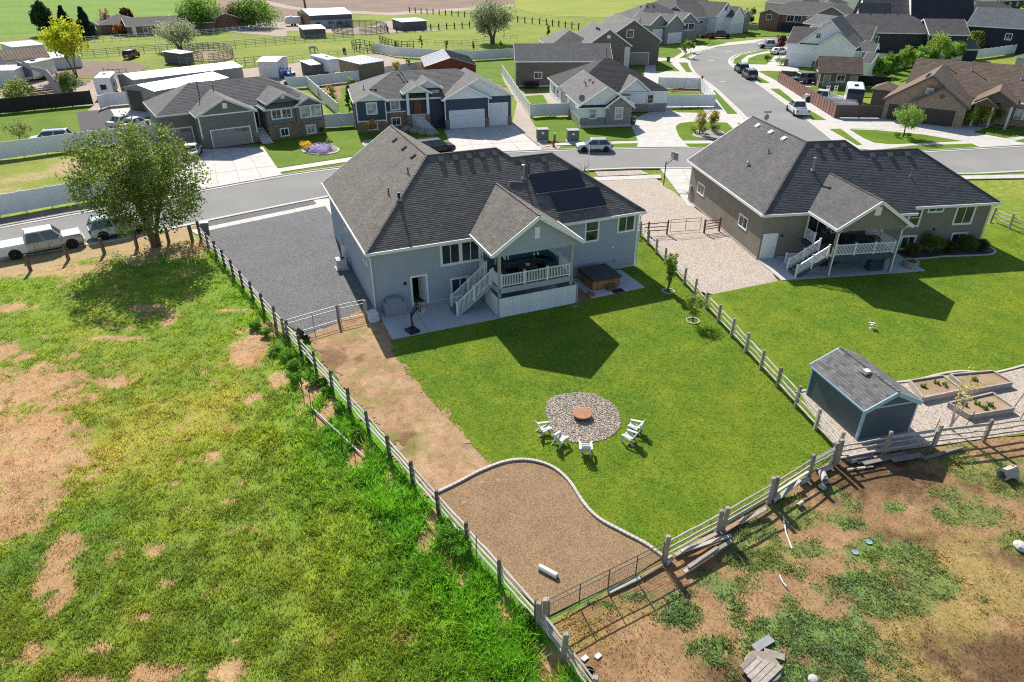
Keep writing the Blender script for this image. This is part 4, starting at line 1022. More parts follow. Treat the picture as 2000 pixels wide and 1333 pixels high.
# ================================================================== FENCES AND GATES
_fm = {}
def rough_rail(L, r=.055, seed=0, mat=None):
    rnd = random.Random(seed); n = 5
    pts = [(L*i/n, rnd.uniform(-.018,.018), rnd.uniform(-.02,.02)) for i in range(n+1)]
    return MB().tube(pts, [r*rnd.uniform(.82,1.1) for _ in pts], 6).mesh('rail', mat)
RAILS = [rough_rail(1.0, .05, k, PALERAIL) for k in range(6)]
GREYRAIL = M('grey_plank', (.4,.37,.33), .9, .25, 6, .4, 30, per=.2)
GRAILS = [MB().beam((0,0,0),(1,0,0),.05,.14).mesh('rail', GREYRAIL)]+[rough_rail(1.0, .05, k+20, GREYRAIL) for k in range(2)]
def rail_fence(label, pts, heights, post_mat=DARKWOOD_SHADE, post_h=1.35, post_w=.15, rails=RAILS, group=None, name='rail_fence', double=()):
    base = Vector((*pts[0], 0)); t = thing(name, label, 'fence', base, 0, group)
    rnd = random.Random(len(pts)*7+int(abs(pts[0][0])*10))
    key = ('post', post_h, post_w, post_mat.name)
    if key not in _fm:
        _fm[key] = MB().loft([[(post_w/2*sx*k, post_w/2*sy*k, z) for sx, sy in ((-1,-1),(1,-1),(1,1),(-1,1))] for k, z in ((1,-.2),(1,.5),(.97,post_h-.02),(.8,post_h+.015))]).mesh('post', post_mat)
    for i, p in enumerate(pts):
        q = Vector((*p, 0))-base
        mesh_obj('post', _fm[key], None, t, q, (rnd.uniform(-.03,.03), rnd.uniform(-.03,.03), rnd.uniform(-.3,.3)), (1,1,rnd.uniform(.95,1.05)))
        if i in double: mesh_obj('post', _fm[key], None, t, q+Vector((.25,.12,0)), (rnd.uniform(-.04,.04), rnd.uniform(-.05,.05), rnd.uniform(-.3,.3)))
    for i in range(len(pts)-1):
        a, b = Vector((*pts[i], 0))-base, Vector((*pts[i+1], 0))-base
        d = b-a; L = d.length; ang = math.atan2(d.y, d.x)
        for h in heights:
            dz0, dz1 = rnd.uniform(-.04,.04), rnd.uniform(-.04,.04)
            mesh_obj('rail', rnd.choice(rails), None, t, a+Vector((0,0,h+dz0))-d.normalized()*.08, (rnd.uniform(0,6), -math.atan2(dz1-dz0, L), ang), (L+.16, 1, 1))
    return t
def along(a, b, n): return [lerp2(a, b, i/n) for i in range(n+1)]
LF0, LF1 = W2(393,466), W2(1047,1222)
rail_fence('long weathered split rail fence between the left pasture and the gravel pad', along(LF0, LF1, 20), (.38,.72,1.06))  # default post tone is darkened, with the shade on the posts in its colour
RF0, RF1 = W2(1250,462), W2(1634,887)
rail_fence('bleached split rail fence between the two back lawns', along(RF0, RF1, 15), (.38,.72,1.06), post_mat=OLDWOOD)
rail_fence('weathered plank fence with doubled posts along the back lawn and corral', [W2(1297,1098), W2(1400,1041), W2(1500,982), W2(1578,932), W2(1624,908)], (.35,.7,1.08), OLDWOOD, 1.4, .19, GRAILS, double=(1,2,4))
rail_fence('weathered rail fence running past the shed to the right edge', [W2(1634,905), W2(1725,888), W2(1822,873), W2(1920,862), W2(2020,848), W2(2120,838)], (.35,.72,1.08), OLDWOOD, 1.4, .16, GRAILS)
rail_fence('broken rail fence leaning out of the bottom of the picture', [W2(1052,1228), W2(1100,1290), W2(1160,1370)], (.35,.7,1.05), OLDWOOD, 1.4, .2, GRAILS, double=(0,))
rail_fence('pale rail fence behind the taupe house', [W2(1935,432), W2(1970,447), W2(2010,462), W2(2060,482), W2(2120,506)], (.4,.75,1.1), OLDWOOD, 1.35, .16)
BROWNW = M('stained_brown_wood', (.16,.09,.05), .8, .2, 4, per=.15)
BR = [rough_rail(1.0, .045, k+9, BROWNW) for k in range(3)]
rail_fence('short brown rail fence from the grey house to the driveway gate', [W2(1238,462), W2(1265,459), W2(1302,457)], (.35,.7,1.05), BROWNW, 1.2, .14, BR)
rail_fence('short brown rail fence against the taupe house wall', [W2(1375,455), W2(1404,451)], (.3,.55,.8,1.05), BROWNW, 1.2, .13, BR)
rail_fence('bare roadside fence posts by the pickup truck', [W2(60,529), W2(134,507), W2(204,495), W2(268,484), W2(330,474), W2(376,470)], (), DARKWOOD_SHADE, 1.35, .2)
rail_fence('short tube rail beside the leaning corner post at the gravel pad', [W2(376,472), W2(393,466)], (1.15,), DARKWOOD_SHADE, 1.5, .2, [MB().tube([(0,0,0),(1,0,0)], .025, 6).mesh('rail', DARKMET)])
# steel gates
def tube_gate(label, a, b, h=1.25, nv=2, mesh=None, mat=STEEL, r=.025, mid=(.78,), z0=.12, name='steel_gate', group=None):
    A, B = Vector((*a, 0)), Vector((*b, 0)); t = thing(name, label, 'gate', A, math.atan2(B.y-A.y, B.x-A.x), group); L = (B-A).length
    MB().tube([(0,0,z0),(L,0,z0)], r, 6).obj('bottom_bar', mat, t); MB().tube([(0,0,h),(L,0,h)], r, 6).obj('top_bar', mat, t)
    for m_ in mid: MB().tube([(0,0,h*m_),(L,0,h*m_)], r*.9, 6).obj('middle_bar', mat, t)
    for i in range(nv+1): MB().tube([(L*i/nv,0,z0),(L*i/nv,0,h)], r, 6).obj('upright', mat, t)
    if mesh:
        mb = MB(); n = int(L/mesh)
        for i in range(1, n): mb.tube([(L*i/n,.0,z0),(L*i/n,.0,h*mid[0])], .004, 3, False)
        m2 = int((h*mid[0]-z0)/mesh)
        for j in range(1, m2): mb.tube([(0,0,z0+j*mesh),(L,0,z0+j*mesh)], .004, 3, False)
        w = mb.obj('wire_mesh', mat, t); w['kind'] = 'stuff'
    return t
tube_gate('long steel gate with wire mesh at the mulch bed corner', W2(1072,1214), W2(1292,1102), 1.25, 4, .1, M('gate_bronze', (.12,.11,.1), .5, .2, 6, metal=.3))
tube_gate('wide steel tube gate across the dirt strip by the grey house', W2(566,657), W2(660,629), 1.2, 2, .2)
tube_gate('narrow steel tube gate beside the wooden post and white sacks', W2(666,627), W2(712,617), 1.2, 1, .2)
tube_gate('brown tube gate across the tan gravel side yard', W2(1308,456), W2(1367,452), 1.25, 2, None, M('gate_rust', (.12,.07,.05), .7, .2, 6), .022)
for lab, p, w, h in (('short wooden gate post next to the stacked sacks', (716,619), .24, 1.25), ('grey wooden gate post between the two steel gates', (662,629), .14, 1.25), ('dark hinge post of the steel gate on the pasture fence', (556,655), .16, 1.25), ('thick corner post where the long fence meets the mesh gate', (1066,1217), .22, 1.3)):
    tag(MB().loft([[(w/2*sx*k, w/2*sy*k, z) for sx, sy in ((-1,-1),(1,-1),(1,1),(-1,1))] for k, z in ((1,-.2),(1,h),(.85,h+.02))]).obj('gate_post', OLDWOOD, loc=W(*p)), lab, 'post')
# stakes, wire and a fallen pole on the pasture side
for k, (x, y, h) in enumerate(((563,700,1.3),(590,762,1.3),(608,800,1.4),(617,820,1.2),(668,880,1.3),(694,905,1.2),(930,1090,1.3),(535,660,1.2),(790,985,1.0))):
    tag(MB().tube([(0,0,-.1),(random.uniform(-.08,.08),random.uniform(-.08,.08),h)], .022, 5).obj('steel_stake', DARKMET, loc=W(x,y)),
        'thin dark steel stake in weeds on the pasture side of the long fence', 'stake', 'steel stakes along the pasture fence')
tag(MB().tube([W(604,792,.12), W(655,840,.1), W(712,893,.08)], [.05,.055,.045], 7).obj('fallen_pole', PALERAIL), 'bleached pole lying in weeds beside the long fence', 'pole')
tag(MB().tube([W(553,690,.1), W(576,730,.1), W(592,765,.06)], [.04,.04,.035], 7).obj('fallen_pole', OLDWOOD), 'thin grey branch lying near the fence by the steel gate', 'branch')
# timber stacked and dropped along the corral side
_pl = []
def plank(label, a, b, w=.2, h=.06, mat=OLDWOOD, za=.05, zb=.05, group='loose planks along the corral fence'):
    return tag(MB().beam(W(*a, za), W(*b, zb), w, h).obj('plank', mat), label, 'plank', group)
plank('long plank with drilled holes leaning on the fence foot', (1444,1022), (1497,993), .2, .07, OLDWOOD, .08, .25)
plank('pale plank leaning on the fence near the pipe pieces', (1522,972), (1562,938), .2, .06, PALERAIL, .06, .4)
plank('reddish long board lying along the fence foot', (1398,1050), (1455,1012), .18, .06, M('red_board', (.33,.2,.14), .85, .2, 4))
for k, (a, b) in enumerate((((1318,1085),(1400,1042)),((1336,1118),(1420,1062)),((1360,1098),(1430,1056)),((1330,1078),(1428,1046)),((1344,1108),(1402,1070)))):
    plank(('lowest dark board in the jumble at the first doubled post', 'pale board sticking out farthest from the jumble at the first doubled post', 'short dark board in the middle of the jumble at the doubled post', 'long pale board on top of the jumble at the doubled post', 'topmost short board of the jumble at the doubled post')[k], a, b, .16, .06, (OLDWOOD, PALERAIL)[k % 2], .06+.04*k, .12+.05*k)
for k, (a, b) in enumerate((((1672,902),(1725,892)),((1685,905),(1770,886)),((1742,899),(1800,888)),((1655,897),(1705,887)))):
    plank(('lowest grey board stacked at the foot of the shed wall', 'longest grey board stacked at the foot of the shed wall', 'rightmost grey board stacked at the foot of the shed wall', 'leftmost grey board stacked at the foot of the shed wall')[k], a, b, .3, .05, OLDWOOD, .08+.05*k, .08+.05*k)
plank('long grey post lying in the grass right of the shed', (1804,896), (1880,874), .14, .12, OLDWOOD, .08, .08)
plank('thin bleached slat lying in shade of the fence', (1655,917), (1705,911), .1, .04, PALERAIL)
plank('narrow pale board under the mesh gate', (1188,1158), (1250,1128), .16, .06, PALERAIL)
plank('board on edge under the hinge end of the mesh gate', (1252,1128), (1294,1104), .12, .12, M('red_board', (.33,.2,.14)))
PIPE = M('clay_pipe', (.45,.41,.37), .8, .25, 4)
def pipe_piece(label, a, b, r, mat=PIPE, z=None):
    z = r if z is None else z
    A, B = W(*a, z), W(*b, z); t = MB()
    d = (B-A).normalized(); u = d.cross(Vector((0,0,1))).normalized(); v = u.cross(d)
    ring = lambda c, rr: [tuple(c+(u*math.cos(k*math.pi/6)+v*math.sin(k*math.pi/6))*rr) for k in range(12)]
    t.loft([ring(A, r*.8), ring(A, r), ring(B, r), ring(B, r*.8), ring(A.lerp(B,.5), r*.78)], False)
    return tag(t.obj('pipe_piece', mat, smooth=False, fix=False), label, 'pipe', 'broken pipe pieces in the corral')
pipe_piece('pale broken pipe standing at the fence by the leaning plank', (1508,978), (1520,968), .14)
pipe_piece('short pipe stub lying against the third fence post', (1562,942), (1578,936), .13)
pipe_piece('pipe piece lying on the soil left of the tall pipe', (1602,948), (1612,955), .12)
pipe_piece('tall grey pipe section leaning at the doubled post', (1605,922), (1612,940), .17, z=.3)
pipe_piece('long pipe lying along the fence under the last doubled post', (1596,921), (1624,912), .12)
pipe_piece('small pale pipe lying alone on the weeds', (1558,988), (1568,981), .09)
pipe_piece('pale pipe end beside the shed boards', (1660,902), (1670,899), .11)
pipe_piece('wooden pipe end sticking out under the mesh gate post', (1300,1100), (1312,1090), .12)
# vinyl privacy fences
_vf = {}
def vinyl_fence(label, pts, h=1.83, mat=VINYL, group=None, n=None, name='vinyl_fence', cat='fence', panel=2.4, cap=True):
    base = Vector((*pts[0], 0)); t = thing(name, label, cat, base, 0, group); h_ = h
    for i in range(len(pts)-1):
        a, b = Vector((*pts[i], 0))-base, Vector((*pts[i+1], 0))-base; d = b-a; L = d.length; ang = math.atan2(d.y, d.x); k = max(1, round(L/panel)); s = L/k
        for j in range(k):
            p = a+d*(j/k); key = (round(s,2), h_, mat.name)
            if key not in _vf:
                mb = MB().box(.05,s-.05,-.02,.02,.05,h_-.05).box(.04,s-.04,-.035,.035,.03,.15).box(.04,s-.04,-.035,.035,h_-.12,h_)
                q_ = max(2, int(s/.3))
                for w in range(1, q_): mb.box(w*s/q_-.006,w*s/q_+.006,-.026,.026,.16,h_-.13)
                _vf[key] = mb.mesh('panel', mat)
            mesh_obj('panel', _vf[key], None, t, p, (0,0,ang))
        kp = ('p', h_, mat.name)
        if kp not in _vf: _vf[kp] = MB().box(-.065,.065,-.065,.065,-.1,h_+.06).box(-.08,.08,-.08,.08,h_+.06,h_+.1).mesh('post', mat)
        for j in range(k+(1 if i == len(pts)-2 else 0)): mesh_obj('post', _vf[kp], None, t, a+d*(j/k), (0,0,ang))
    return t
vinyl_fence('long white vinyl fence along the shoulder behind the pickup truck', PX([(-60,434),(0,422),(150,395),(330,371)]), 1.95)
vinyl_fence('white vinyl fence dividing the empty plot from the side lawn', PX([(-60,322),(0,312),(180,287),(330,270)]), 1.95)
vinyl_fence('white vinyl fence behind the parked camper trailer', PX([(197,213),(213,207),(290,200)]), 1.9)
vinyl_fence('white vinyl fence with gate between the grey green and navy houses', PX([(634,250),(665,248),(692,246)]), 1.8)
vinyl_fence('white vinyl fence beside the vegetable garden', PX([(662,226),(600,170)]), 1.8)
vinyl_fence('white vinyl fence behind the vegetable garden', PX([(560,172),(600,170),(700,158),(760,148),(830,138)]), 1.8)
vinyl_fence('long white vinyl fence behind the red barn', PX([(730,102),(740,103),(770,110),(860,116),(930,118),(1010,113)]), 2.0)
vinyl_fence('white vinyl fence along the gravel path beside the white gabled house', PX([(980,145),(1012,195),(1036,229)]), 1.8)
vinyl_fence('white vinyl fence with gate in front of the white gabled house', PX([(1036,229),(1066,227),(1084,227),(1110,226)]), 1.8)
vinyl_fence('white vinyl fence in front of the corner side yard', PX([(1300,209),(1395,208)]), 1.8)
vinyl_fence('white vinyl fence along the side street pavement', PX([(1395,208),(1366,174)]), 1.8)
vinyl_fence('white vinyl fence at the back of the corner side yard', PX([(1285,172),(1366,174)]), 1.8)
vinyl_fence('white vinyl fence rising behind the row of lime green trees', PX([(1700,148),(1760,132),(1850,120),(1930,112),(2060,92)]), 1.9)
vinyl_fence('white vinyl fence below the dark two tone house', PX([(1680,118),(1720,122),(1760,126)]), 1.8)
TREX = M('composite_redbrown', (.24,.13,.11), .8, .12, 2, per=.12); TRXD = M('composite_brown', (.11,.085,.07), .8, .12, 2, per=.1)
vinyl_fence('red brown slatted fence along the side street', PX([(1519,160),(1629,230)]), 1.8, TREX, panel=1.3)
vinyl_fence('dark brown fence and gate beside the brick garage', PX([(1629,230),(1726,231)]), 1.8, TRXD, panel=3.2)
vinyl_fence('dark brown fence behind the small garage shed', PX([(1524,157),(1600,162)]), 1.7, TRXD)
vinyl_fence('dark brown fence between the small garage shed and brick house', PX([(1668,168),(1735,172)]), 1.8, M('fence_charcoal', (.03,.027,.026), .8, .2, 3))
vinyl_fence('dark charcoal slat fence behind the left side lawn', PX([(-60,228),(0,222),(100,212),(182,204)]), 2.1, MATS['fence_charcoal'])
vinyl_fence('grey fence in front of the far brick house', PX([(1455,58),(1480,60)]), 1.6, M('fence_grey', (.3,.29,.28), .8, .2, 3))
# thin black railing at right, light post-and-wire fences of the farm
def wire_fence(label, pts, h, n, mat, rails, r=.03, group=None, name='post_fence', pr=None):
    P = [Vector((*p, 0)) for p in pts]; base = P[0].copy(); t = thing(name, label, 'fence', base, 0, group); pr = pr or r*1.5
    pm = MB().tube([(0,0,-.1),(0,0,h+.08)], pr, 5).mesh('post', mat)
    seg = [(P[i+1]-P[i]).length for i in range(len(P)-1)]; tot = sum(seg); cur = []
    for k in range(n+1):
        s = tot*k/n; i = 0
        while i < len(seg)-1 and s > seg[i]: s -= seg[i]; i += 1
        cur.append(P[i].lerp(P[i+1], min(1, s/seg[i])))
    for c in cur: mesh_obj('post', pm, None, t, c-base)
    rl = MB().tube([(0,0,0),(1,0,0)], r, 4).mesh('rail', mat)
    for i in range(n):
        d = cur[i+1]-cur[i]
        for z in rails: mesh_obj('rail', rl, None, t, cur[i]-base+Vector((0,0,z*h)), (0,0,math.atan2(d.y,d.x)), (d.length,1,1))
    return t
FW = M('farm_white', (.6,.61,.6), .6, .1); FS = M('farm_steel', (.28,.28,.27), .6, .2); FD = M('farm_dark_post', (.07,.06,.055), .9, .2)
wire_fence('thin black railing at the right front lawn', PX([(1905,257),(1965,268),(2060,255)]), 1.1, 12, BLACK, (.1,.95), .02)
wire_fence('white rail fence in front of the brick ranch house', PX([(168,82),(250,77),(320,74),(420,66),(540,55)]), 1.3, 26, FW, (.3,.62,.95), .06)
wire_fence('long pipe fence across the middle horse pasture', PX([(-60,118),(30,112),(170,112),(310,101),(400,98),(560,84),(690,76)]), 1.5, 34, FS, (.25,.5,.75,1), .05)
wire_fence('white pipe chute fence leading to the round pen', PX([(312,102),(330,112),(352,124)]), 1.5, 7, FW, (.2,.45,.7,.95), .06)
wire_fence('pipe fence in front of the round pen pasture', PX([(352,127),(430,132),(515,124)]), 1.5, 10, FS, (.3,.6,.95), .05)
wire_fence('low wire fence along the gravel yard and horse pasture', PX([(515,128),(600,118),(700,106),(760,102),(800,99)]), 1.2, 16, FS, (.5,.95), .03)
wire_fence('dark post fence behind the grey loafing shed', PX([(758,64),(830,60),(905,55),(945,52)]), 1.6, 12, FD, (.6,), .05, pr=.2)
wire_fence('dark post fence along the far hay field', PX([(800,24),(905,33),(1060,48),(1130,58)]), 1.7, 26, FD, (.7,), .05, pr=.2)
wire_fence('wire fence below the silvery tree', PX([(800,86),(900,90),(1010,78)]), 1.2, 14, FS, (.5,.95), .03)
wire_fence('pipe fence and gate behind the long metal shed', PX([(205,150),(230,152),(250,150)]), 1.5, 4, FS, (.3,.6,.95), .05)
wire_fence('dark pipe corral panels at the paddock corner', PX([(688,94),(700,101),(726,104),(732,97),(700,90),(688,94)]), 1.6, 12, FD, (.3,.6,1), .06)
wire_fence('dark rail loading chute beside the white fence', PX([(742,84),(760,92),(786,97),(808,96)]), 1.8, 12, FD, (.3,.6,1), .06)
wire_fence('pipe fence on the left beyond the white trailer', PX([(-40,128),(20,124),(90,118)]), 1.5, 8, FD, (.3,.6,.95), .06)
# ================================================================== YARD THINGS
def tub(): pass
# ---- fire pit ring with its gravel, lid and chairs
FC = W(1137, 816)
ring_px = [(1066,808),(1068,788),(1082,776),(1105,770),(1135,768),(1165,772),(1190,785),(1207,802),(1212,825),(1206,843),(1185,858),(1155,865),(1125,866),(1098,858),(1078,840)]
ring = smooth_line(PX(ring_px+[ring_px[0]]), 4)[:-1]
struct(MB().sheet(ring, .018).obj('fire_pit_gravel_bed', M('gravel_bed_dark', (.3,.27,.24), .95, .3, 8, world=True)))
bb = np.array(ring); n = 9000
xy = RNG.uniform(bb.min(0), bb.max(0), (n, 2)); xy = xy[inside(xy[:,0], xy[:,1], ring)]
def pebbles(name, xy, z, smin, smax, cols, mat, label=None, cat=None):
    n = len(xy); s = RNG.uniform(smin, smax, n)[:,None]; ang = RNG.uniform(0, 6.28, n)
    base = np.array([[1,0,0],[-.6,.8,.05],[-.6,-.8,-.05],[0,0,.75],[0,0,-.5],[.2,.9,.3]])
    faces = np.array([[0,5,3],[5,1,3],[1,2,3],[2,0,3],[5,0,4],[1,5,4],[2,1,4],[0,2,4]])
    ca, sa = np.cos(ang)[:,None], np.sin(ang)[:,None]
    b = np.repeat(base[None], n, 0)*np.stack([np.ones(n), RNG.uniform(.6,1,n), RNG.uniform(.6,1,n)], -1)[:,None,:]
    X = b[:,:,0]*ca-b[:,:,1]*sa; Y = b[:,:,0]*sa+b[:,:,1]*ca
    v = np.stack([X*s+xy[:,0:1], Y*s+xy[:,1:2], b[:,:,2]*s+z+s*.25], -1).reshape(-1, 3)
    f = (faces[None]+np.arange(n)[:,None,None]*6).reshape(-1, 3)
    c = np.array(cols)[RNG.integers(0, len(cols), n)]*RNG.uniform(.7,1.2,(n,1)); c = np.repeat(c, 6, 0)
    o = mesh_obj(name, np_mesh(name, v, f, mat, c)); tag(o, label, cat, kind='stuff'); return o
VCOL = attr_ground('pebble_tone', 30, .2, .01)
pebbles('fire_pit_gravel', xy, .02, .03, .065, [(.6,.53,.44),(.48,.42,.35),(.72,.66,.57),(.33,.28,.23),(.6,.48,.37)], VCOL, 'round bed of pale pebbles around the fire pit', 'gravel')
RUST = M('rusty_steel', (.36,.17,.09), .8, .2, 5, .2, 30)
fp = thing('fire_pit', 'round fire pit with a flat rusty steel lid', 'fire pit', FC)
MB().lathe([(.44,.0),(.46,.2),(.46,.26)], 28).obj('ring', M('fire_ring_dark', (.1,.07,.055), .8, .3, 5), fp)
MB().lathe([(.50,.26),(.52,.27),(.52,.31),(.49,.32)], 32).obj('lid', RUST, fp)
CHW = M('chair_plastic_white', (.58,.59,.6), .45, .05)
_cm = {}
def lawn_chair(label, px, py, group='white garden chairs around the fire pit', turn=0):
    p = W(px, py); ang = math.atan2(FC.y-p.y, FC.x-p.x)-math.pi/2+turn      # chair faces +y
    t = thing('garden_chair', label, 'chair', p, ang, group); t.scale = (.88,.88,.88)
    if not _cm:
        _cm['seat'] = [MB().beam((-.26,-.22+.09*k,.30+.025*k),(.26,-.22+.09*k,.30+.025*k),.08,.022).mesh('seat_slat', CHW) for k in range(6)]
        bk = []
        for k in range(6):
            x = -.225+.09*k; hgt = .95-.9*abs(x)**2*2
            bk.append(MB().beam((x*.85,-.22,.3),(x*1.05,-.58,hgt),.075,.02,(0,1,0)).mesh('back_slat', CHW))
        _cm['back'] = bk
        _cm['arm'] = MB().loft([[(-.07,y,.56+dz) for y, dz in ((-.42,0),(-.42,.03))]+[(.07,y,.56+dz) for y, dz in ((-.42,.03),(-.42,0))], [(-.07,.3,.52),(-.07,.3,.55),(.07,.3,.55),(.07,.3,.52)]]).mesh('arm', CHW)
        _cm['fleg'] = MB().beam((0,.26,0),(0,.24,.54),.05,.09,(0,1,0)).mesh('leg', CHW)
        _cm['bleg'] = MB().beam((0,-.5,0),(0,-.1,.33),.05,.09,(0,0,1)).mesh('leg', CHW)
        _cm['brace'] = MB().beam((-.25,-.42,.64),(.25,-.42,.64),.03,.06).mesh('back_brace', CHW)
    for m in _cm['seat']: mesh_obj('seat_slat', m, None, t)
    for m in _cm['back']: mesh_obj('back_slat', m, None, t)
    for s in (-1, 1):
        mesh_obj('arm', _cm['arm'], None, t, (s*.31,0,0)); mesh_obj('leg', _cm['fleg'], None, t, (s*.29,0,0)); mesh_obj('leg', _cm['bleg'], None, t, (s*.27,0,0))
    mesh_obj('back_brace', _cm['brace'], None, t)
    return t
lawn_chair('white garden chair left of the fire pit, leftmost of all', 1065, 846, turn=-.3)
lawn_chair('white garden chair second from left, beside the leftmost chair', 1095, 866, turn=-.25)
lawn_chair('white garden chair with its back to the viewer below the fire pit', 1143, 884)
lawn_chair('white garden chair lower right of the fire pit, nearer of the right pair', 1227, 862, turn=.1)
lawn_chair('white garden chair right of the fire pit, farther of the right pair', 1237, 842, turn=.0)
# ---- curving concrete edging, mulch roll
edge = smooth_line(PX([(845,968),(893,945),(935,923),(985,904),(1030,900),(1075,912),(1110,940),(1140,985),(1170,1015),(1215,1040),(1262,1065),(1293,1088)]), 6)
EDG = M('edging_concrete', (.5,.46,.41), .9, .15, 2, .2, 30, world=True)
eg = tag(bpy.data.objects.new('garden_edging', None), 'curving pale concrete edging around the mulch bed', 'edging'); eg.location = (*edge[0], 0); link(eg)
for i in range(len(edge)-1):
    a, b = Vector((*edge[i], .04)), Vector((*edge[i+1], .04)); o_ = Vector((*edge[0], 0)); g = (b-a).normalized()*.008
    MB().beam(a-o_+g, b-o_-g, .14, .16).obj('edging_block', EDG, eg)
rl = thing('plastic_roll', 'small white roll lying on the mulch bed', 'roll', W(1070,1120,.0), R(-35))
MB().tube([(-.42,0,.12),(.42,0,.12)], .12, 12).obj('roll', WHITE, rl); MB().tube([(-.44,0,.12),(.44,0,.12)], .05, 8).obj('core', OLDWOOD, rl)
# ---- things on the patio of the grey house
gc = thing('covered_grill', 'barbecue grill under a grey fabric cover on the patio', 'grill', at1(1.15,-.55,.05), A1)
MB().loft([[(x*sx, y*sy, z) for sx, sy in ((-1,-1),(1,-1),(1,1),(-1,1))] for x, y, z in ((.76,.4,.02),(.74,.38,.5),(.72,.36,.85),(.66,.32,.9))]).obj('cover', M('cover_grey', (.27,.27,.3), .8, .1, 3, .4, 8), gc, smooth=False)
MB().loft([[(x*sx, y*sy+.05, z) for sx, sy in ((-1,-1),(1,-1),(1,1),(-1,1))] for x, y, z in ((.5,.32,.9),(.46,.28,1.1),(.38,.2,1.16))]).obj('hood_cover', MATS['cover_grey'], gc)
def hoop(label, loc, rz, hgt, arm, portable=True):
    t = thing('basketball_hoop', label, 'basketball hoop', loc, rz)
    if portable: MB().loft([[(x*sx*.9, y*sy*.5, z) for sx, sy in ((-1,-1),(1,-1),(1,1),(-1,1))] for x, y, z in ((.45,.7,0),(.45,.7,.14),(.3,.5,.22))]).obj('base', BLACK, t)
    MB().tube([(0,0,0),(0,0,hgt)], .055, 8).obj('pole', BLACK, t)
    if portable: MB().tube([(-.25,.1,.2),(0,0,.9)], .02, 5).obj('brace', BLACK, t); MB().tube([(.25,.1,.2),(0,0,.9)], .02, 5).obj('brace', BLACK, t)
    MB().beam((0,0,hgt-.25),(0,arm,hgt+.25),.07,.1).obj('arm', BLACK, t); MB().beam((0,0,hgt),(0,arm,hgt+.55),.04,.06).obj('arm', BLACK, t)
    k_ = .62 if portable else 1.0
    bb_ = MB().box(-.6,-.54,arm,arm+.04,hgt,hgt+.85).box(.54,.6,arm,arm+.04,hgt,hgt+.85).box(-.54,.54,arm,arm+.04,hgt,hgt+.06).box(-.54,.54,arm,arm+.04,hgt+.79,hgt+.85).obj('backboard', WHITE if not portable else BLACK, t)
    MB().box(-.54,.54,arm+.01,arm+.025,hgt+.06,hgt+.79).obj('board_panel', glass_m('board_clear', (.2,.22,.24)), bb_)
    MB().tube([(.23*math.cos(k*math.pi/8), arm+.3+.23*math.sin(k*math.pi/8), hgt+.12) for k in range(17)], .012, 5, False).obj('rim', M('rim_orange', (.6,.12,.04), .5), t)
    mb = MB()
    for k in range(12):
        a = k*math.pi/6; mb.tube([(.22*math.cos(a), arm+.3+.22*math.sin(a), hgt+.12),(.13*math.cos(a+.3), arm+.3+.13*math.sin(a+.3), hgt-.28)], .006, 3, False)
    mb.obj('net', WHITE, t)
    if portable: bb_.scale = (.62,1,.62); bb_.location = (0,0,hgt*.38)
    return t
hoop('small portable basketball hoop with black base on the patio corner', at1(1.55,-3.55,.05), A1+R(-75), 1.35, .5)
hoop('tall basketball hoop with clear backboard beside the right driveway', W(1296,362), R(-60), 2.5, 1.1, False)
sk = thing('sack_stack', 'stack of white sacks beside the patio and gate post', 'sacks', at1(-.45,-1.0,.02), A1)
SKM = M('sack_white', (.62,.63,.66), .6, .1, 4, .3, 10)
for k in range(5): MB().loft([[(x*sx, y*sy, z) for sx, sy in ((-1,-1),(0,-1.1),(1,-1),(1.05,0),(1,1),(0,1.1),(-1,1),(-1.05,0))] for x, y, z in ((.26,.36,0),(.32,.42,.06),(.27,.37,.12))]).obj('sack', SKM, sk, loc=(random.uniform(-.04,.04), random.uniform(-.04,.04), .02+k*.125), rot=(0,0,random.uniform(-.15,.15)))
ac = thing('air_conditioner', 'pale air conditioning unit beside the left wall of the grey house', 'air conditioner', at1(-.75,8.6,0), A1)
MB().box(-.5,.5,-.5,.5,0,.08).obj('pad', CONC, ac); MB().box(-.38,.38,-.38,.38,.1,.85).obj('casing', M('ac_case', (.55,.55,.53), .6), ac); MB().lathe([(.3,.85),(.3,.88),(.05,.9)], 16).obj('fan_grille', DARKMET, ac)
ac2 = thing('meter_cabinet', 'white meter cabinet on the left wall of the grey house', 'cabinet', at1(-.18,10.4,0), A1); MB().box(-.16,.16,-.2,.2,.2,1.2).obj('case', WHITE, ac2); MB().tube([(0,0,1.2),(0,0,2.1)], .04, 6).obj('pipe', STEEL, ac2)
# wheelbarrow-like cart at the gate
wb = thing('wheelbarrow', 'black wheelbarrow tipped up against the pasture fence', 'wheelbarrow', W(586,668), R(-50))
MB().loft([[(-.3,-.1,.35),(.3,-.1,.35),(.3,.1,.9),(-.3,.1,.9)],[(-.22,.2,.3),(.22,.2,.3),(.22,.3,.75),(-.22,.3,.75)]]).obj('tray', BLACK, wb)
for s in (-1,1): MB().tube([(s*.2,.3,.2),(s*.22,-.2,1.1)], .02, 6).obj('handle', OLDWOOD, wb)
MB().tube([(-.06,0,0),(.06,0,0)], .2, 14).obj('wheel', BLACK, wb, loc=(0,.35,.2)); MB().tube([(-.06,0,0),(.06,0,0)], .17, 14).obj('wheel', BLACK, wb, loc=(.25,.5,.17), rot=(0,.3,.8))
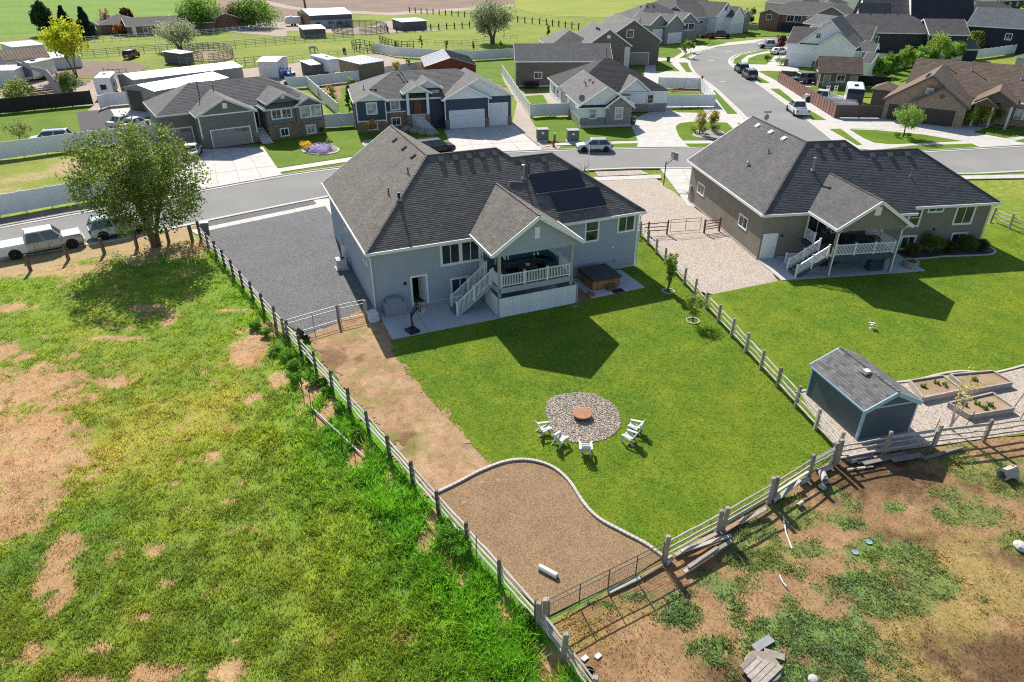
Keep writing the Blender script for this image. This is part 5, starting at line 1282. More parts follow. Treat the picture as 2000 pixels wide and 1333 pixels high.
# hot tub and pad things
ht = thing('hot_tub', 'cedar sided hot tub with a dark folding cover', 'hot tub', at1(16.55,-1.75,.09), A1)
CED = M('cedar_panel', (.34,.165,.06), .6, .25, 4, per=.2); COV = M('spa_cover', (.065,.06,.062), .6, .15, 3)
for k in range(14):
    x = -1.12+2.24*(k+.5)/14
    for y in (-1.12, 1.12): MB().box(x-.075,x+.075,y-.02,y+.02,.06,.8).obj('panel_board', CED, ht)
    for y in (-1.12, 1.12): MB().box(y-.02,y+.02,x-.075,x+.075,.06,.8).obj('panel_board', CED, ht)
MB().box(-1.1,1.1,-1.1,1.1,.02,.78).obj('shell', BLACK, ht)
for s in (0, 1): MB().loft([[(x0, y*1.18, z) for x0, y, z in ()] or [(-1.18+s*1.19,-1.18,z),(-.01+s*1.19,-1.18,z),(-.01+s*1.19,1.18,z),(-1.18+s*1.19,1.18,z)] for z in (.8,.88)]).obj('cover_half', COV, ht)
MB().box(-1.2,1.2,-1.21,-1.18,.7,.86).box(-1.21,-1.18,-1.2,1.2,.7,.86).box(1.18,1.21,-1.2,1.2,.7,.86).obj('cover_skirt', COV, ht)
sp = thing('spa_step', 'small brown plastic step in front of the hot tub', 'step', at1(16.8,-3.15,.09), A1); MB().box(-.35,.35,0,.28,0,.36).obj('upper_tread', M('step_brown', (.16,.1,.06), .6), sp); MB().box(-.35,.35,-.26,0,0,.18).obj('lower_tread', MATS['step_brown'], sp)
tag(MB().box(-.45,.45,-.3,.3,0,.02).obj('door_mat', M('mat_black', (.02,.02,.025), .9), loc=at1(17.1,-3.62,.092), rot=(0,0,A1)), 'dark mat on the concrete in front of the spa step', 'mat')
cd = MB()
for k in range(4): cd.tube([(.33*(1-.12*k)*math.cos(a*math.pi/9), .33*(1-.12*k)*math.sin(a*math.pi/9), .03+.03*k) for a in range(19)], .018, 5, False)
tag(cd.obj('cord_coil', M('cord_red', (.45,.08,.04), .6), loc=at1(14.95,-3.4,.1)), 'coiled orange red cord on the corner of the tub pad', 'cord')
tag(MB().tube([at1(15.2,-2.7,.12), at1(15.0,-3.0,.11), at1(14.95,-3.3,.12), at1(15.15,-1.2,.1)][:3], .015, 5).obj('power_cable', BLACK), 'thin black cable running from the hot tub to the coil', 'cable')
tag(MB().box(-.2,.2,-.15,.15,-.05,.03).obj('valve_box', M('box_green', (.2,.26,.22), .7), loc=at1(13.1,-4.5,.02), rot=(0,0,A1)), 'small green grey box lid in the grass by the board screen', 'box')
# deck furniture of the grey house
SOF = M('wicker_brown', (.07,.06,.055), .8, .2, 20, .4, 60); CUS = M('cushion_teal', (.035,.085,.13), .8, .12, 4)
so = thing('sectional_sofa', 'teal blue corner sofa on the grey house deck', 'sofa', at1(10.75,-.3,2.14), A1)
def seat_run(pts, inward):
    for (a, b) in pts:
        A, B = Vector((*a,0)), Vector((*b,0)); d = (B-A).normalized(); nrm = Vector((-d.y, d.x, 0))*inward
        c = (A+B)/2; L = (B-A).length; ang = math.atan2(d.y, d.x)
        MB().box(-L/2,L/2,-.02,.75*1,0,.3).obj('base', SOF, so, loc=A+d*L/2, rot=(0,0,ang if inward > 0 else ang))
        MB().box(-L/2+.01,L/2-.01,.14,.76,.3,.44).obj('seat_cushion', CUS, so, loc=A+d*L/2, rot=(0,0,ang))
        MB().box(-L/2+.01,L/2-.01,-.04,.14,.3,.84).obj('back_cushion', CUS, so, loc=A+d*L/2, rot=(R(-6),0,ang))
xs_ = [1.2,.55,-.1,-.75,-1.4]
seat_run([((xs_[k],0),(xs_[k+1],0)) for k in range(4)], 1)                       # along the wall, facing away from it
arc = [(1.2,0),(1.7,-.22),(2.0,-.7),(2.05,-1.3),(2.05,-1.95)]
seat_run([(arc[k+1], arc[k]) for k in range(4)], 1)
MB().box(-1.62,-1.42,-.75,.04,0,.6).obj('arm', SOF, so)
for k, (x, y, a) in enumerate(((-1.25,-.3,.3),(1.1,-.22,-.2))): 
    pl = MB().box(-.2,.2,-.06,.06,0,.4).obj('pillow', WHITE, so, loc=(x,y,.46), rot=(R(-15),0,a)); MB().box(-.07,.07,-.065,.065,.0,.405).obj('stripe', M('pillow_navy', (.02,.03,.06), .8), pl)
ct = thing('coffee_table', 'low brown coffee table in front of the teal sofa', 'table', at1(10.6,-1.9,2.14), A1)
MB().box(-.6,.6,-.4,.4,.32,.4).obj('top', M('table_brown', (.11,.07,.045), .6), ct)
for sx in (-1,1):
    for sy in (-1,1): MB().box(sx*.52-.04,sx*.52+.04,sy*.33-.04,sy*.33+.04,0,.32).obj('leg', MATS['table_brown'], ct)
tag(MB().lathe([(.1,0),(.16,.03),(.2,.1),(.21,.1)], 14).obj('bowl', WHITE, loc=at1(10.6,-1.85,2.54)), 'white bowl on the deck coffee table', 'bowl')
tag(MB().box(-1.5,1.5,-.95,.95,0,.012).obj('rug', M('rug_black', (.018,.016,.018), .95), loc=at1(10.6,-1.85,2.142), rot=(0,0,A1)), 'black rug under the deck coffee table', 'rug')
# under the deck: dark stored things are only dim shapes; build the lower slider wall
window(H1, 'S', 8.6, 0, .1, 2.2, 1.9, 'v', .1)
# ---- things on and around the taupe house
ht2 = thing('hot_tub', 'navy covered hot tub on the taupe house deck', 'hot tub', at2(6.7,-2.3,1.72), A2)
MB().box(-1.05,1.05,-.95,.95,0,.5).obj('shell', BLACK, ht2)
for s in (0,1): MB().box(-1.1+s*1.11,-.01+s*1.11,-1.0,1.0,.5,.58).obj('cover_half', M('spa_navy', (.012,.022,.05), .45), ht2)
g2 = thing('grill', 'dark gas grill on the taupe house deck near the stair', 'grill', at2(4.5,-1.2,1.72), A2); MB().box(-.5,.5,-.3,.3,0,.8).obj('cart', BLACK, g2); MB().lathe([(.3,0),(.3,.25),(.15,.35)], 10).obj('lid', DARKMET, g2, loc=(0,0,.8)); MB().box(-.8,-.5,-.25,.25,.75,.8).obj('shelf', DARKMET, g2)
bn = thing('storage_bench', 'small brown deck box beside the far railing of the taupe deck', 'box', at2(8.55,-1.9,1.72), A2); MB().box(-.25,.25,-.4,.4,0,.45).obj('box', M('box_brown', (.2,.15,.12), .7), bn); MB().box(-.27,.27,-.42,.42,.45,.5).obj('lid', MATS['box_brown'], bn)
wk = thing('storage_box', 'black storage box under the taupe house deck', 'box', at2(4.9,-1.8,.05), A2); MB().box(-.65,.65,-.35,.35,0,.5).obj('box', BLACK, wk); MB().box(-.67,.67,-.37,.37,.5,.56).obj('lid', DARKMET, wk)
sh_ = thing('lattice_screen', 'dark slatted screen under the right end of the taupe deck', 'screen', at2(8.15,-3.3,.05), A2)
for k in range(9): MB().box(-.6+k*.13,-.52+k*.13,-.3,.3,0,1.15).obj('slat', DKB, sh_)
MB().box(-.64,.66,-.32,-.3,.1,.2).box(-.64,.66,-.32,-.3,.95,1.05).obj('slat_rail', DKB, sh_)
fr2 = thing('stone_fire_ring', 'round stone block fire ring on the taupe house patio', 'fire ring', at2(11.35,-3.15,.05), 0)
STN = M('block_tan', (.3,.27,.22), .9, .2, 5, .4, 20, per=.2)
blk = MB().prism([(.42,-.11),(.6,-.15),(.6,.15),(.42,.11)], 0, .145).mesh('stone_block', STN)
for j in range(3):
    for k in range(12): mesh_obj('stone_block', blk, None, fr2, (0,0,.01+j*.15), (0,0,k*math.pi/6+j*.26))
tag(MB().lathe([(.4,0),(.4,.2),(.38,.21)], 20).obj('ash_bed', M('ash_dark', (.02,.02,.02), .95), loc=at2(11.35,-3.15,.06)), 'dark ash bed inside the stone fire ring', 'ash')
toy = thing('lawn_sprinkler', 'small white lawn toy standing on the right lawn', 'toy', W(1702,642)); MB().tube([(0,0,0),(0,0,.3)], .05, 6).obj('stand', WHITE, toy); MB().box(-.22,.22,-.06,.06,.26,.34).obj('arm', WHITE, toy, rot=(0,0,.6)); MB().box(-.2,.2,-.05,.05,.36,.42).obj('arm', WHITE, toy, rot=(0,.3,2.0)); MB().lathe([(.12,0),(.1,.05)], 8).obj('foot', WHITE, toy)
# planting bed and kerb at the taupe house
bed = smooth_line([loc2(12.0,-1.8), loc2(13.5,-1.9), loc2(15.5,-1.75), loc2(17.5,-1.9), loc2(19.5,-1.95), loc2(20.5,-1.2), loc2(20.4,-.2)], 4)
struct(MB().sheet(bed+[loc2(19.9,0), loc2(12.0,0)], .02).obj('planting_bed', M('bark_mulch', (.1,.075,.06), .95, .3, 6, .5, 20, world=True)))
bk = struct(ribbon(MB(), bed, -.08, .08, -.05, .08).obj('bed_kerb', EDG))
# ---- shed with raised beds
sb, sa, sl_ = frame((1675,862), (1786,858))
SA = R(-13.5+0)+0
SHD = thing('garden_shed', 'dark teal garden shed with pale blue trim and grey shingle roof', 'shed', (17.72, 27.9, 0), R(14.0))
TEAL = siding('shed_teal', (.085,.115,.13), .2, True, .1, .5); TRB = M('shed_trim_blue', (.35,.48,.58), .6, .05); SHS = shingle('shingle_shed_grey', (.15,.148,.15), .35)
sw, sd, seh, sp_ = 3.15, 4.3, 1.95, .5
MB().box(0,sw,0,sd,0,seh).obj('wall', TEAL, SHD)
f_, e_, r_, hl = gable_faces(-.1, sw+.1, -.12, sd+.12, seh, sp_, 'y')
rs = roof_part(SHD, f_, SHS, e_, r_, TRB, True, seed=12, fd=.1); ridge_caps(rs, [hl], SHS, .14)
gable_wall(SHD, 'S', 0, 0, sw, seh-.0, sp_, TEAL, .1); gable_wall(SHD, 'N', sd, 0, sw, seh, sp_, TEAL, .1)
for x in (-.02, sw-.08): MB().box(x,x+.1,-.03,0,.0,seh).obj('corner_trim', TRB, SHD)
for y in (0, sd-.1): MB().box(-.03,0,y,y+.1,0,seh).obj('corner_trim', TRB, SHD)
MB().box(-.05,sw+.05,-.035,0,seh-.06,seh+.04).obj('band', TRB, SHD)
vb = MB().box(-.2,.2,-.2,.2,0,.04).obj('roof_vent', SHS, rs, loc=(sw/2-.25,sd*.45,seh+sp_*(sw/2-.2)+.03)); MB().box(-.15,.15,-.16,.16,.04,.2).obj('hood', WV, vb)
BEDW = M('bed_board', (.4,.35,.31), .85, .2, 4, per=.12)
def raised_bed(label, px):
    P = PX(px); c = Vector((sum(p[0] for p in P)/4, sum(p[1] for p in P)/4, 0)); t = thing('raised_bed', label, 'planter', c, 0, 'raised beds behind the shed')
    for i in range(4):
        a, b = Vector((*P[i],0))-c, Vector((*P[(i+1)%4],0))-c; MB().beam(a+Vector((0,0,.17)), b+Vector((0,0,.17)), .09, .34).obj('side_board', BEDW, t)
    MB().sheet([((Vector((*p,0))-c).x*.97, (Vector((*p,0))-c).y*.97) for p in P], .24).obj('soil', G_DIRT, t)
    return t
sheet('gravel_yard', [(1560,765),(1600,762),(1770,745),(1830,735),(1900,732),(1960,728),(2060,705),(2300,660),(2300,830),(2000,846),(1830,870),(1720,885),(1640,890),(1620,860)], G_GRAVEL_T, .012)
ed2 = smooth_line(PX([(1555,768),(1590,762),(1770,746),(1835,732),(1880,726),(1930,730),(1965,724),(2010,712),(2100,690)]), 4)
struct(ribbon(MB(), ed2, -.07, .07, -.05, .07).obj('bed_kerb', EDG))
raised_bed('raised wooden bed right beside the shed', [(1775,752),(1838,742),(1876,770),(1800,786)])
raised_bed('farthest raised wooden bed at the right edge', [(1853,740),(1935,733),(1974,756),(1890,771)])
raised_bed('nearest raised wooden bed, right of the bare tree', [(1850,796),(1935,776),(1977,806),(1891,820)])
for k, (x, y, dx) in enumerate(((1824,845,.0),(1884,836,.05),(1992,822,.0),(1978,800,.08))):
    tag(MB().tube([(0,0,0),(.05+dx*3,0,.9+.15*k)], .02, 5).obj('garden_stake', DARKMET, loc=W(x,y)), 'thin dark stake standing among the raised beds', 'stake', 'stakes in the vegetable patch')
# corral odds and ends
lg = thing('hollow_log', 'hollow grey stump lying on the grass at the right edge', 'log', W(1965,932), R(200))
LOGM = M('log_grey', (.42,.37,.33), .9, .25, 6, .6, 14)
ring_ = lambda x, r: [(x, r*math.cos(k*math.pi/7)*(1+.12*math.sin(3*k)), r+r*math.sin(k*math.pi/7)*(1+.1*math.cos(2*k))) for k in range(14)]
MB().loft([ring_(-.35,.30), ring_(-.1,.27), ring_(.3,.27), ring_(.42,.3), ring_(.42,.22), ring_(.0,.2)], True).obj('bark_shell', LOGM, lg)
MB().tube([(-.1,.2,.2),(-.25,.42,.12)], [.09,.06], 7).obj('branch_stub', LOGM, lg)
rk = lambda label, px, py, s, c: tag(MB().lathe([(s*.8,-.02),(s,s*.25),(s*.75,s*.6),(s*.3,s*.75)], 9).obj('boulder', M('rock_'+str(c), (c,c*.95,c*.88), .9, .25, 5, .4, 12), loc=W(px,py), rot=(.1,.15,px)), label, 'rock')
rk('pale boulder at the right edge of the corral', 1992, 1070, .32, .55)
rk('small pale stone at the bottom edge beside the wood stump', 1588, 1328, .18, .5)
stp = thing('timber_platform', 'broken grey timber platform on a pale slab at the bottom edge', 'platform', W(1482,1308), R(38))
for k in range(5): MB().box(-.75+.05*k,.62-.1*k,-.52+.2*k,-.34+.2*k,.12,.17).obj('board', OLDWOOD, stp)
MB().lathe([(.62,0),(.64,.08),(.6,.11)], 18).obj('stone_slab', M('slab_pale', (.27,.225,.18), .9, .15, 5), stp, loc=(.15,-.05,0))
tag(MB().box(-.45,.45,-.16,.16,0,.05).obj('metal_sheet', STEEL, loc=W(1490,1258), rot=(0,0,R(30))), 'bent grey metal sheet above the timber platform', 'sheet')
tag(MB().box(-.35,.35,-.14,.14,0,.06).obj('plank', OLDWOOD, loc=W(1512,1280), rot=(0,0,R(-20))), 'short grey board beside the timber platform', 'plank')
WTR = glass_m('puddle_water', (.18,.25,.28))
for lab, x, y in (('small puddle nearest the gate in the corral weeds', 1670, 1078), ('second small puddle in the corral weeds, right of the first', 1697, 1058)):
    tag(MB().lathe([(.13,-.03),(.15,.0),(.02,.004)], 12).obj('puddle', WTR, loc=W(x,y,.0)), lab, 'puddle')
tag(MB().tube([W(1530,1008,.05), W(1535,1040,.04), W(1547,1072,.04)], .03, 6).obj('plastic_pipe', M('pipe_pale_green', (.6,.68,.62), .5)), 'thin pale plastic pipe lying on the corral weeds', 'pipe')
tag(MB().tube([W(1523,1124,.05), W(1528,1136,.04), W(1536,1146,.04)], .03, 6).obj('plastic_pipe', MATS['pipe_pale_green']), 'short pale hose piece lower in the corral weeds', 'hose')
pp = thing('feed_bucket', 'black rubber feed bucket at the bottom edge beside the broken fence', 'bucket', W(1150,1322)); MB().lathe([(.12,0),(.17,.3),(.18,.32),(.15,.3),(.1,.04)], 14).obj('bucket', BLACK, pp); MB().tube([(-.17,0,.3),(0,0,.42),(.17,0,.3)], .012, 5).obj('handle', STEEL, pp)
for lab, x, y in (('white paper scrap on the straw near the broken fence', 1142, 1286), ('white plastic scrap on the dirt near the fence corner', 1168, 1282)): tag(MB().box(-.12,.12,-.08,.08,0,.03).obj('scrap', WHITE, loc=W(x,y), rot=(.1,.05,.7)), lab, 'scrap')
# roadside things near the houses
bx = thing('mailbox_bin', 'small grey green bin on the pavement at the gravel pad corner', 'bin', W(402,452), .3); MB().loft([[(s*sx, s*sy*.8, z) for sx, sy in ((-1,-1),(1,-1),(1,1),(-1,1))] for s, z in ((.26,0),(.34,.75),(.36,.8))]).obj('body', M('bin_grey', (.16,.19,.18), .6), bx); MB().box(-.38,.38,-.32,.32,.8,.88).obj('lid', M('bin_lid', (.45,.45,.43), .5), bx)
pl_ = thing('sign_pole', 'thin white pole standing behind the solar roof by the road', 'pole', W(1148,340)); MB().tube([(0,0,0),(0,0,3.2)], .05, 8).obj('shaft', WHITE, pl_); MB().lathe([(.09,0),(.07,.15)], 8).obj('base', STEEL, pl_)
# ================================================================== HOUSES ACROSS THE STREET AND BEYOND
RG = far_shingle('roof_grey', (.155,.15,.148)); RC = far_shingle('roof_charcoal', (.05,.05,.055)); RB = far_shingle('roof_brown', (.17,.125,.095)); RT = far_shingle('roof_taupe_grey', (.13,.122,.118))
RD = far_shingle('roof_bluegrey', (.12,.135,.15))
STONE = masonry('stone_brown', (.2,.13,.09), (.3,.22,.16), (.14,.12,.1), .32, .12, .015); BRICKG = masonry('brick_grey', (.22,.2,.185), (.3,.28,.265), (.3,.29,.28), .24, .08)
BRICKB = masonry('brick_tan', (.28,.18,.12), (.4,.28,.2), (.33,.28,.22), .3, .09); BRICKR = masonry('brick_red', (.2,.075,.05), (.27,.11,.08), (.25,.2,.17), .24, .08)
SGREEN = siding('siding_green_grey', (.165,.175,.155), .16); SNAVY = siding('siding_navy', (.06,.075,.115), .16); SWHITE = siding('siding_white', (.8,.81,.82), .18, True, .04, .4); STAUPE = siding('siding_taupe', (.17,.145,.12), .18); SGREY = siding('siding_mid_grey', (.24,.245,.25), .18)
SDARK = siding('siding_charcoal', (.05,.05,.055), .18); SNIGHT = siding('siding_midnight', (.025,.03,.045), .18); SPALE = siding('siding_pale_grey', (.4,.42,.44), .18); SOLIVE = siding('siding_olive', (.16,.145,.11), .18)
TRIMP = M('trim_pale', (.6,.6,.57), .6, .05); TRIMB = M('trim_brown', (.12,.1,.08), .6, .08)
GDT = M('garage_tan', (.3,.27,.25), .6, .06); GDW = M('garage_white', (.68,.69,.71), .5, .04); GDB = M('garage_bronze', (.055,.045,.04), .5, .1)
def block(h, x0, x1, y0, y1, z, roof, p, wall, rmat, over=.35, trim=None, z0=0.0, gm=None, fine=False, gables='SN', vents=(), wallname='wall'):
    """wall box + roof of its own; roof: 'gy','gx','hip','flat'"""
    trim = trim or WHITE
    if wall: MB().box(x0,x1,y0,y1,z0,z).obj(wallname, wall, h)
    X0, X1, Y0, Y1 = x0-over, x1+over, y0-over, y1+over
    ez = z-p*over if roof != 'flat' else z
    ez = z
    if roof == 'hip': f, e, r, hl = hip_faces(X0, X1, Y0, Y1, ez, p)
    elif roof == 'gy': f, e, r, hl = gable_faces(X0, X1, Y0, Y1, ez, p, 'y')
    elif roof == 'gx': f, e, r, hl = gable_faces(X0, X1, Y0, Y1, ez, p, 'x')
    rf = roof_part(h, f, rmat, e, r, trim, fine)
    gm = gm or wall
    if roof == 'gy':
        gable_wall(h, 'S', y0, x0, x1, z, p, gm, .1); gable_wall(h, 'N', y1, x0, x1, z, p, gm, .1)
    if roof == 'gx':
        gable_wall(h, 'W', x0, y0, y1, z, p, gm, .1); gable_wall(h, 'E', x1, y0, y1, z, p, gm, .1)
    return rf
def house(label, o, ang, group=None, name='house', cat='house'): return thing(name, label, cat, (o[0], o[1], -.05), ang, group)
BLIND = glass_m('blind_glass', (.22,.24,.24))

# ---- grey green house
h = house('grey green house with tan garage doors and stone base', (-38.66,86.49), R(32.8))
rf = block(h, -3.9, 15.8, 3.6, 13.8, 3.9, 'hip', .5, SGREEN, RG, trim=TRIMP)
vent_pipe(rf, (1.7,6.0,5.2), 1.9, .06, BLKP, False); vent_pipe(rf, (3.5,5.8,5.1), 1.5, .05, BLKP, False)
for x in (12.6,13.6): roof_vent(rf, (x,8.2,5.5), RC)
block(h, 0, 6.75, 0, 8.0, 4.0, 'gy', .5, SGREEN, RG, trim=TRIMP)
block(h, 8.3, 15.7, .2, 5.0, 3.92, 'hip', .45, SGREEN, RG, trim=TRIMP)
block(h, 12.1, 15.72, -.02, 5, 3.94, 'gy', .5, SGREEN, RG, trim=TRIMP)
block(h, 8.8, 12.9, .6, 7, 4.5, 'gy', .5, None, RG, trim=TRIMP, gm=SGREEN)
MB().box(-.03,6.78,-.06,.0,0,1.25).obj('stone_base', STONE, h); MB().box(8.28,15.75,-.08,.22,0,1.9).obj('stone_base', STONE, h); MB().box(-.03,6.78,-.07,0,3.9,4.05).obj('band', WHITE, h); MB().box(-.05,.1,-.08,0,1.25,4).box(6.66,6.8,-.08,0,1.25,4).obj('corner_board', WHITE, h)
garage_door(h, 'S', 1.15, -.065, 0, 4.7, 2.1, GDT, lights=True); garage_door(h, 'S', -3.2, 3.55, 0, 2.7, 2.1, GDT, nx=4, lights=True)
MB().box(3.1,3.65,-.06,0,4.6,5.25).obj('gable_vent', WHITE, h); MB().box(10.55,11.1,.5,.62,4.95,5.5).obj('gable_vent', WHITE, h)
window(h, 'S', 8.9, .2, 2.5, 2.7, 1.55, 'vv'); window(h, 'S', 12.6, -.03, 2.3, 2.9, 1.6, 'vv', gmat=BLIND); window(h, 'S', 13.1, -.09, .2, 1.35, 1.2, 'v', gmat=BLIND); window(h, 'S', 9.6, -.09, .3, 1.2, 1.1, 'v')
door(h, 'S', 7.0, 3.57, 1.3, 1.0, 2.2, BLACK)
stp = bpy.data.objects.new('front_steps', None); link(stp, h)
for k in range(7): MB().box(6.85,8.2,-1.5+k*.62,3.55,0,.18*(k+1)-.03+.002*k).obj('step', CONC_D, stp)
# ---- navy house
h = house('navy blue house with white board gables and two white garage doors', (-9.22,97.33), R(15.6))
rf = block(h, -11.85, 9.2, 1.6, 13.6, 4.1, 'hip', .42, SNAVY, RG)
for x in (-9.5,-8.9): roof_vent(rf, (x,3.4,4.95), RC)
vent_pipe(rf, (-10.4,4.4,5.1), .5, .05, BLKP, False)
MB().tube([(-4.2,4.9,5.75),(-4.5,6.5,6.35),(-4.9,7.4,6.75)], .07, 6).obj('roof_cable', BLACK, rf); MB().tube([(-4.7,4.9,5.75),(-5.0,6.2,6.25),(-5.3,6.9,6.55)], .07, 6).obj('roof_cable', BLACK, rf)
block(h, 0, 6.15, 0, 8, 3.95, 'gy', .5, SNAVY, RG, gm=SWHITE)
block(h, .4, 9.5, .35, 9, 4.02, 'gy', .52, SNAVY, RG, gm=SWHITE)
block(h, -11.9, -7.95, .9, 6, 4.12, 'gy', .45, SNAVY, RG, gm=SWHITE)
block(h, -5.25, -1.95, .85, 6, 4.9, 'gy', .5, None, RG, gm=SWHITE); block(h, -3.6, -.2, 2.2, 8, 5.2, 'gy', .55, None, RG, gm=SWHITE)
MB().box(-3.4,-.2,2.2,4.0,1.7,5.2).obj('wall', SNAVY, h); MB().box(-1.9,-.3,2.15,2.19,3.0,4.9).obj('tall_window', BLIND, h)
for x in (-5.1, -2.35): MB().box(x,x+.34,.9,1.24,2.0,4.85).obj('porch_column', WHITE, h); MB().box(x-.06,x+.4,.84,1.3,0,2.0).obj('column_base', STONE, h)
MB().box(-4.7,-2.3,1.24,3.2,0,2.0).obj('porch_floor', CONC_D, h); MB().box(-8.0,-4.6,1.55,1.62,0,2.35).obj('stone_base', STONE, h); MB().box(-11.93,-7.92,.84,.9,0,1.45).obj('stone_base', STONE, h); MB().box(-11.95,-7.9,.82,.92,1.45,1.6).box(-8.0,-5.2,1.5,1.64,2.35,2.5).obj('band', WHITE, h)
door(h, 'S', -4.05, 1.57, 2.0, 1.1, 2.3, M('door_oak', (.16,.05,.025), .5), BLACK); window(h, 'S', -10.6, .88, 2.35, 1.5, 1.6, 'v', gmat=BLIND); window(h, 'S', -7.3, 1.57, 2.6, 1.4, 1.35, 'v', gmat=BLIND); window(h, 'S', -7.3, 1.53, .55, 1.35, 1.15, 'v'); window(h, 'S', -10.6, .82, .3, 1.35, 1.05, 'v')
for x in (-11.95,-8.05,-.05,6.1,9.42): MB().box(x,x+.14,(-.06 if x > -1 else .84),(.02 if x > -1 else .92),1.2,3.95).obj('corner_board', WHITE, h)
for x in (-.03,5.6,9.0): MB().box(x,x+.6,-.09 if x < 7 else .24,.0 if x < 7 else .34,0,1.25).obj('stone_base', STONE, h)
garage_door(h, 'S', .65, -.01, 0, 4.8, 2.35, GDW); garage_door(h, 'S', 6.35, .33, 0, 2.6, 3.0, GDW, nx=4, ny=5)
stp = bpy.data.objects.new('front_steps', None); link(stp, h)
for k in range(9):
    c = (-2.2-.19*k, -2.2+.4*k); MB().box(c[0]-.75,c[0]+.75,c[1]-.22,c[1]+.24,0,.2*(k+1)).obj('step', CONC_D, stp)
# ---- white gabled brick house on the corner
h = house('white board house with grey brick base and long grey roof on the corner', (9.58,98.49), R(7.8))
rf = block(h, 0, 15.6, 9.0, 23.5, 3.0, 'hip', .5, SWHITE, RC)
for (x, y) in ((3.5,13.0),(3.2,15.0),(2.6,11.5)): roof_vent(rf, (x,y,3.0+.5*(x+.3)+.04), RG)
rf = block(h, 0, 7.2, .0, 14, 3.0, 'gy', .62, SWHITE, RG)
vent_pipe(rf, (2.0,6.0,4.35), .7, .08, BLKP, False); vent_pipe(rf, (2.2,8.0,4.5), .6, .05, BLKP, False); roof_vent(rf, (2.9,7.0,5.0), RG); roof_vent(rf, (2.9,5.0,5.0), RG)
dish = MB().lathe([(.02,0),(.25,.05),(.42,.16),(.44,.17)], 14).obj('satellite_dish', M('dish_grey', (.2,.2,.21), .5), rf, loc=(.35,1.0,3.75), rot=(R(60),0,R(-30))); MB().tube([(0,0,0),(0,0,-.5)], .03, 6).obj('mast', STEEL, dish)
block(h, 3.6, 7.22, -.35, 4, 2.72, 'gy', .72, BRICKG, RC); block(h, -.02, 3.6, -.05, 1.2, 2.7, 'hip', .7, SWHITE, RC)
MB().box(-.04,3.6,-.1,0,0,1.3).box(-.05,0,0,9,0,1.1).obj('brick_base', BRICKG, h); MB().box(-.08,7.26,-.42,0,0,.3).obj('foundation', CONC, h)
block(h, 8.4, 12.4, 8.6, 13, 3.1, 'gy', .8, None, RG, gm=SWHITE); MB().box(7.3,9.7,8.92,9.0,0,3.0).obj('brick_pier', BRICKG, h); MB().box(9.7,15.64,8.92,9.0,0,1.2).obj('brick_base', BRICKG, h)
window(h, 'S', 1.15, -.1, 1.1, 1.15, 1.55, 'h', gmat=BLIND); window(h, 'S', 4.8, -.36, 1.0, 1.2, 1.7, 'h', gmat=BLIND); window(h, 'S', 12.4, 8.95, 1.1, 1.1, 1.5, 'h'); garage_door(h, 'S', 8.0, 8.9, 0, 1.7, 2.3, WHITE, nx=2, ny=3, lights=True, name='entry_door')
for y in (12,17,20): window(h, 'W', 0, y, .9, 1.2, 1.5, 'h')
# ---- taupe barn garage and tall taupe house
h = house('long taupe garage with grey roof behind the white gabled house', W2(1008,170), R(1.5), cat='garage', name='detached_garage')
rf = block(h, 0, 17, 0, 9, 4.4, 'gx', .5, STAUPE, RG, over=.3)
for x in (3,8.5,14): roof_vent(rf, (x,4.2,6.5), RC)
window(h, 'S', 3.2, 0, 1.4, 1.5, 1.2, 'v'); MB().box(-.02,17,-.04,0,0,.35).obj('foundation', CONC, h); vent_pipe(rf, (16.3,1.2,4.95), 1.4, .06, BLKP, False)
h = house('tall taupe two storey house with steep gables beyond the long garage', W2(1130,150), R(6), )
rf = block(h, 3, 12, 8, 24, 4.6, 'gy', .66, STAUPE, RG); roof_vent(rf, (6.2,12,7.3), RC); roof_vent(rf, (6.2,14,7.3), RC)
block(h, 8, 20, 14, 30, 4.9, 'gy', .64, STAUPE, RG); block(h, -4, 6, 12, 26, 4.0, 'hip', .5, STAUPE, RG)
window(h, 'S', 12.6, 14, 5.4, 1.6, 1.6, 'v'); MB().box(10.9,12.05,7.94,8,0,4.4).obj('pale_panel', TRIMP, h); garage_door(h, 'S', 13.2, 13.95, 0, 4.6, 2.4, GDT); MB().box(7.1,7.8,7.9,8,6.0,6.6).obj('gable_vent', WHITE, h)
# ---- brick house with bronze garage doors
h = house('tan brick house with brown roof and dark bronze garage doors', (54.75,104.26), R(-34.6))
rf = block(h, 1.5, 24, 7.0, 20.5, 3.0, 'gx', .56, STAUPE, RB, trim=TRIMB)
for (x, y, hh) in ((5.5,12.4,.9),(9.0,12.0,1.2),(15.5,11.0,.6)): vent_pipe(rf, (x,y,3.0+.56*(y-6.65)), hh, .07, STEEL)
rf = block(h, 0, 10.3, 0, 12, 2.75, 'gy', .68, BRICKB, RB, trim=TRIMB)
for k in range(4): roof_vent(rf, (4.4,1.2+k*.8,2.75+.68*4.75), RC)
block(h, 3.7, 10.35, -.4, 3, 2.72, 'gy', .68, BRICKB, RB, trim=TRIMB); block(h, -2.9, 0, 7.0, 11, 2.9, 'hip', .5, STAUPE, RB, trim=TRIMB)
block(h, 11.3, 15.6, 2.6, 9, 3.3, 'gy', .62, None, RB, trim=TRIMB, gm=STAUPE); block(h, 11.0, 13.6, 1.4, 6, 2.9, 'gy', .62, None, RB, trim=TRIMB, gm=STAUPE)
MB().box(11.5,24,5.2,7,0,3.0).obj('wall', BRICKB, h)
for x in (11.2,13.2,15.3): MB().box(x,x+.3,1.8,2.1,0,3.0).obj('porch_column', TRIMP, h)
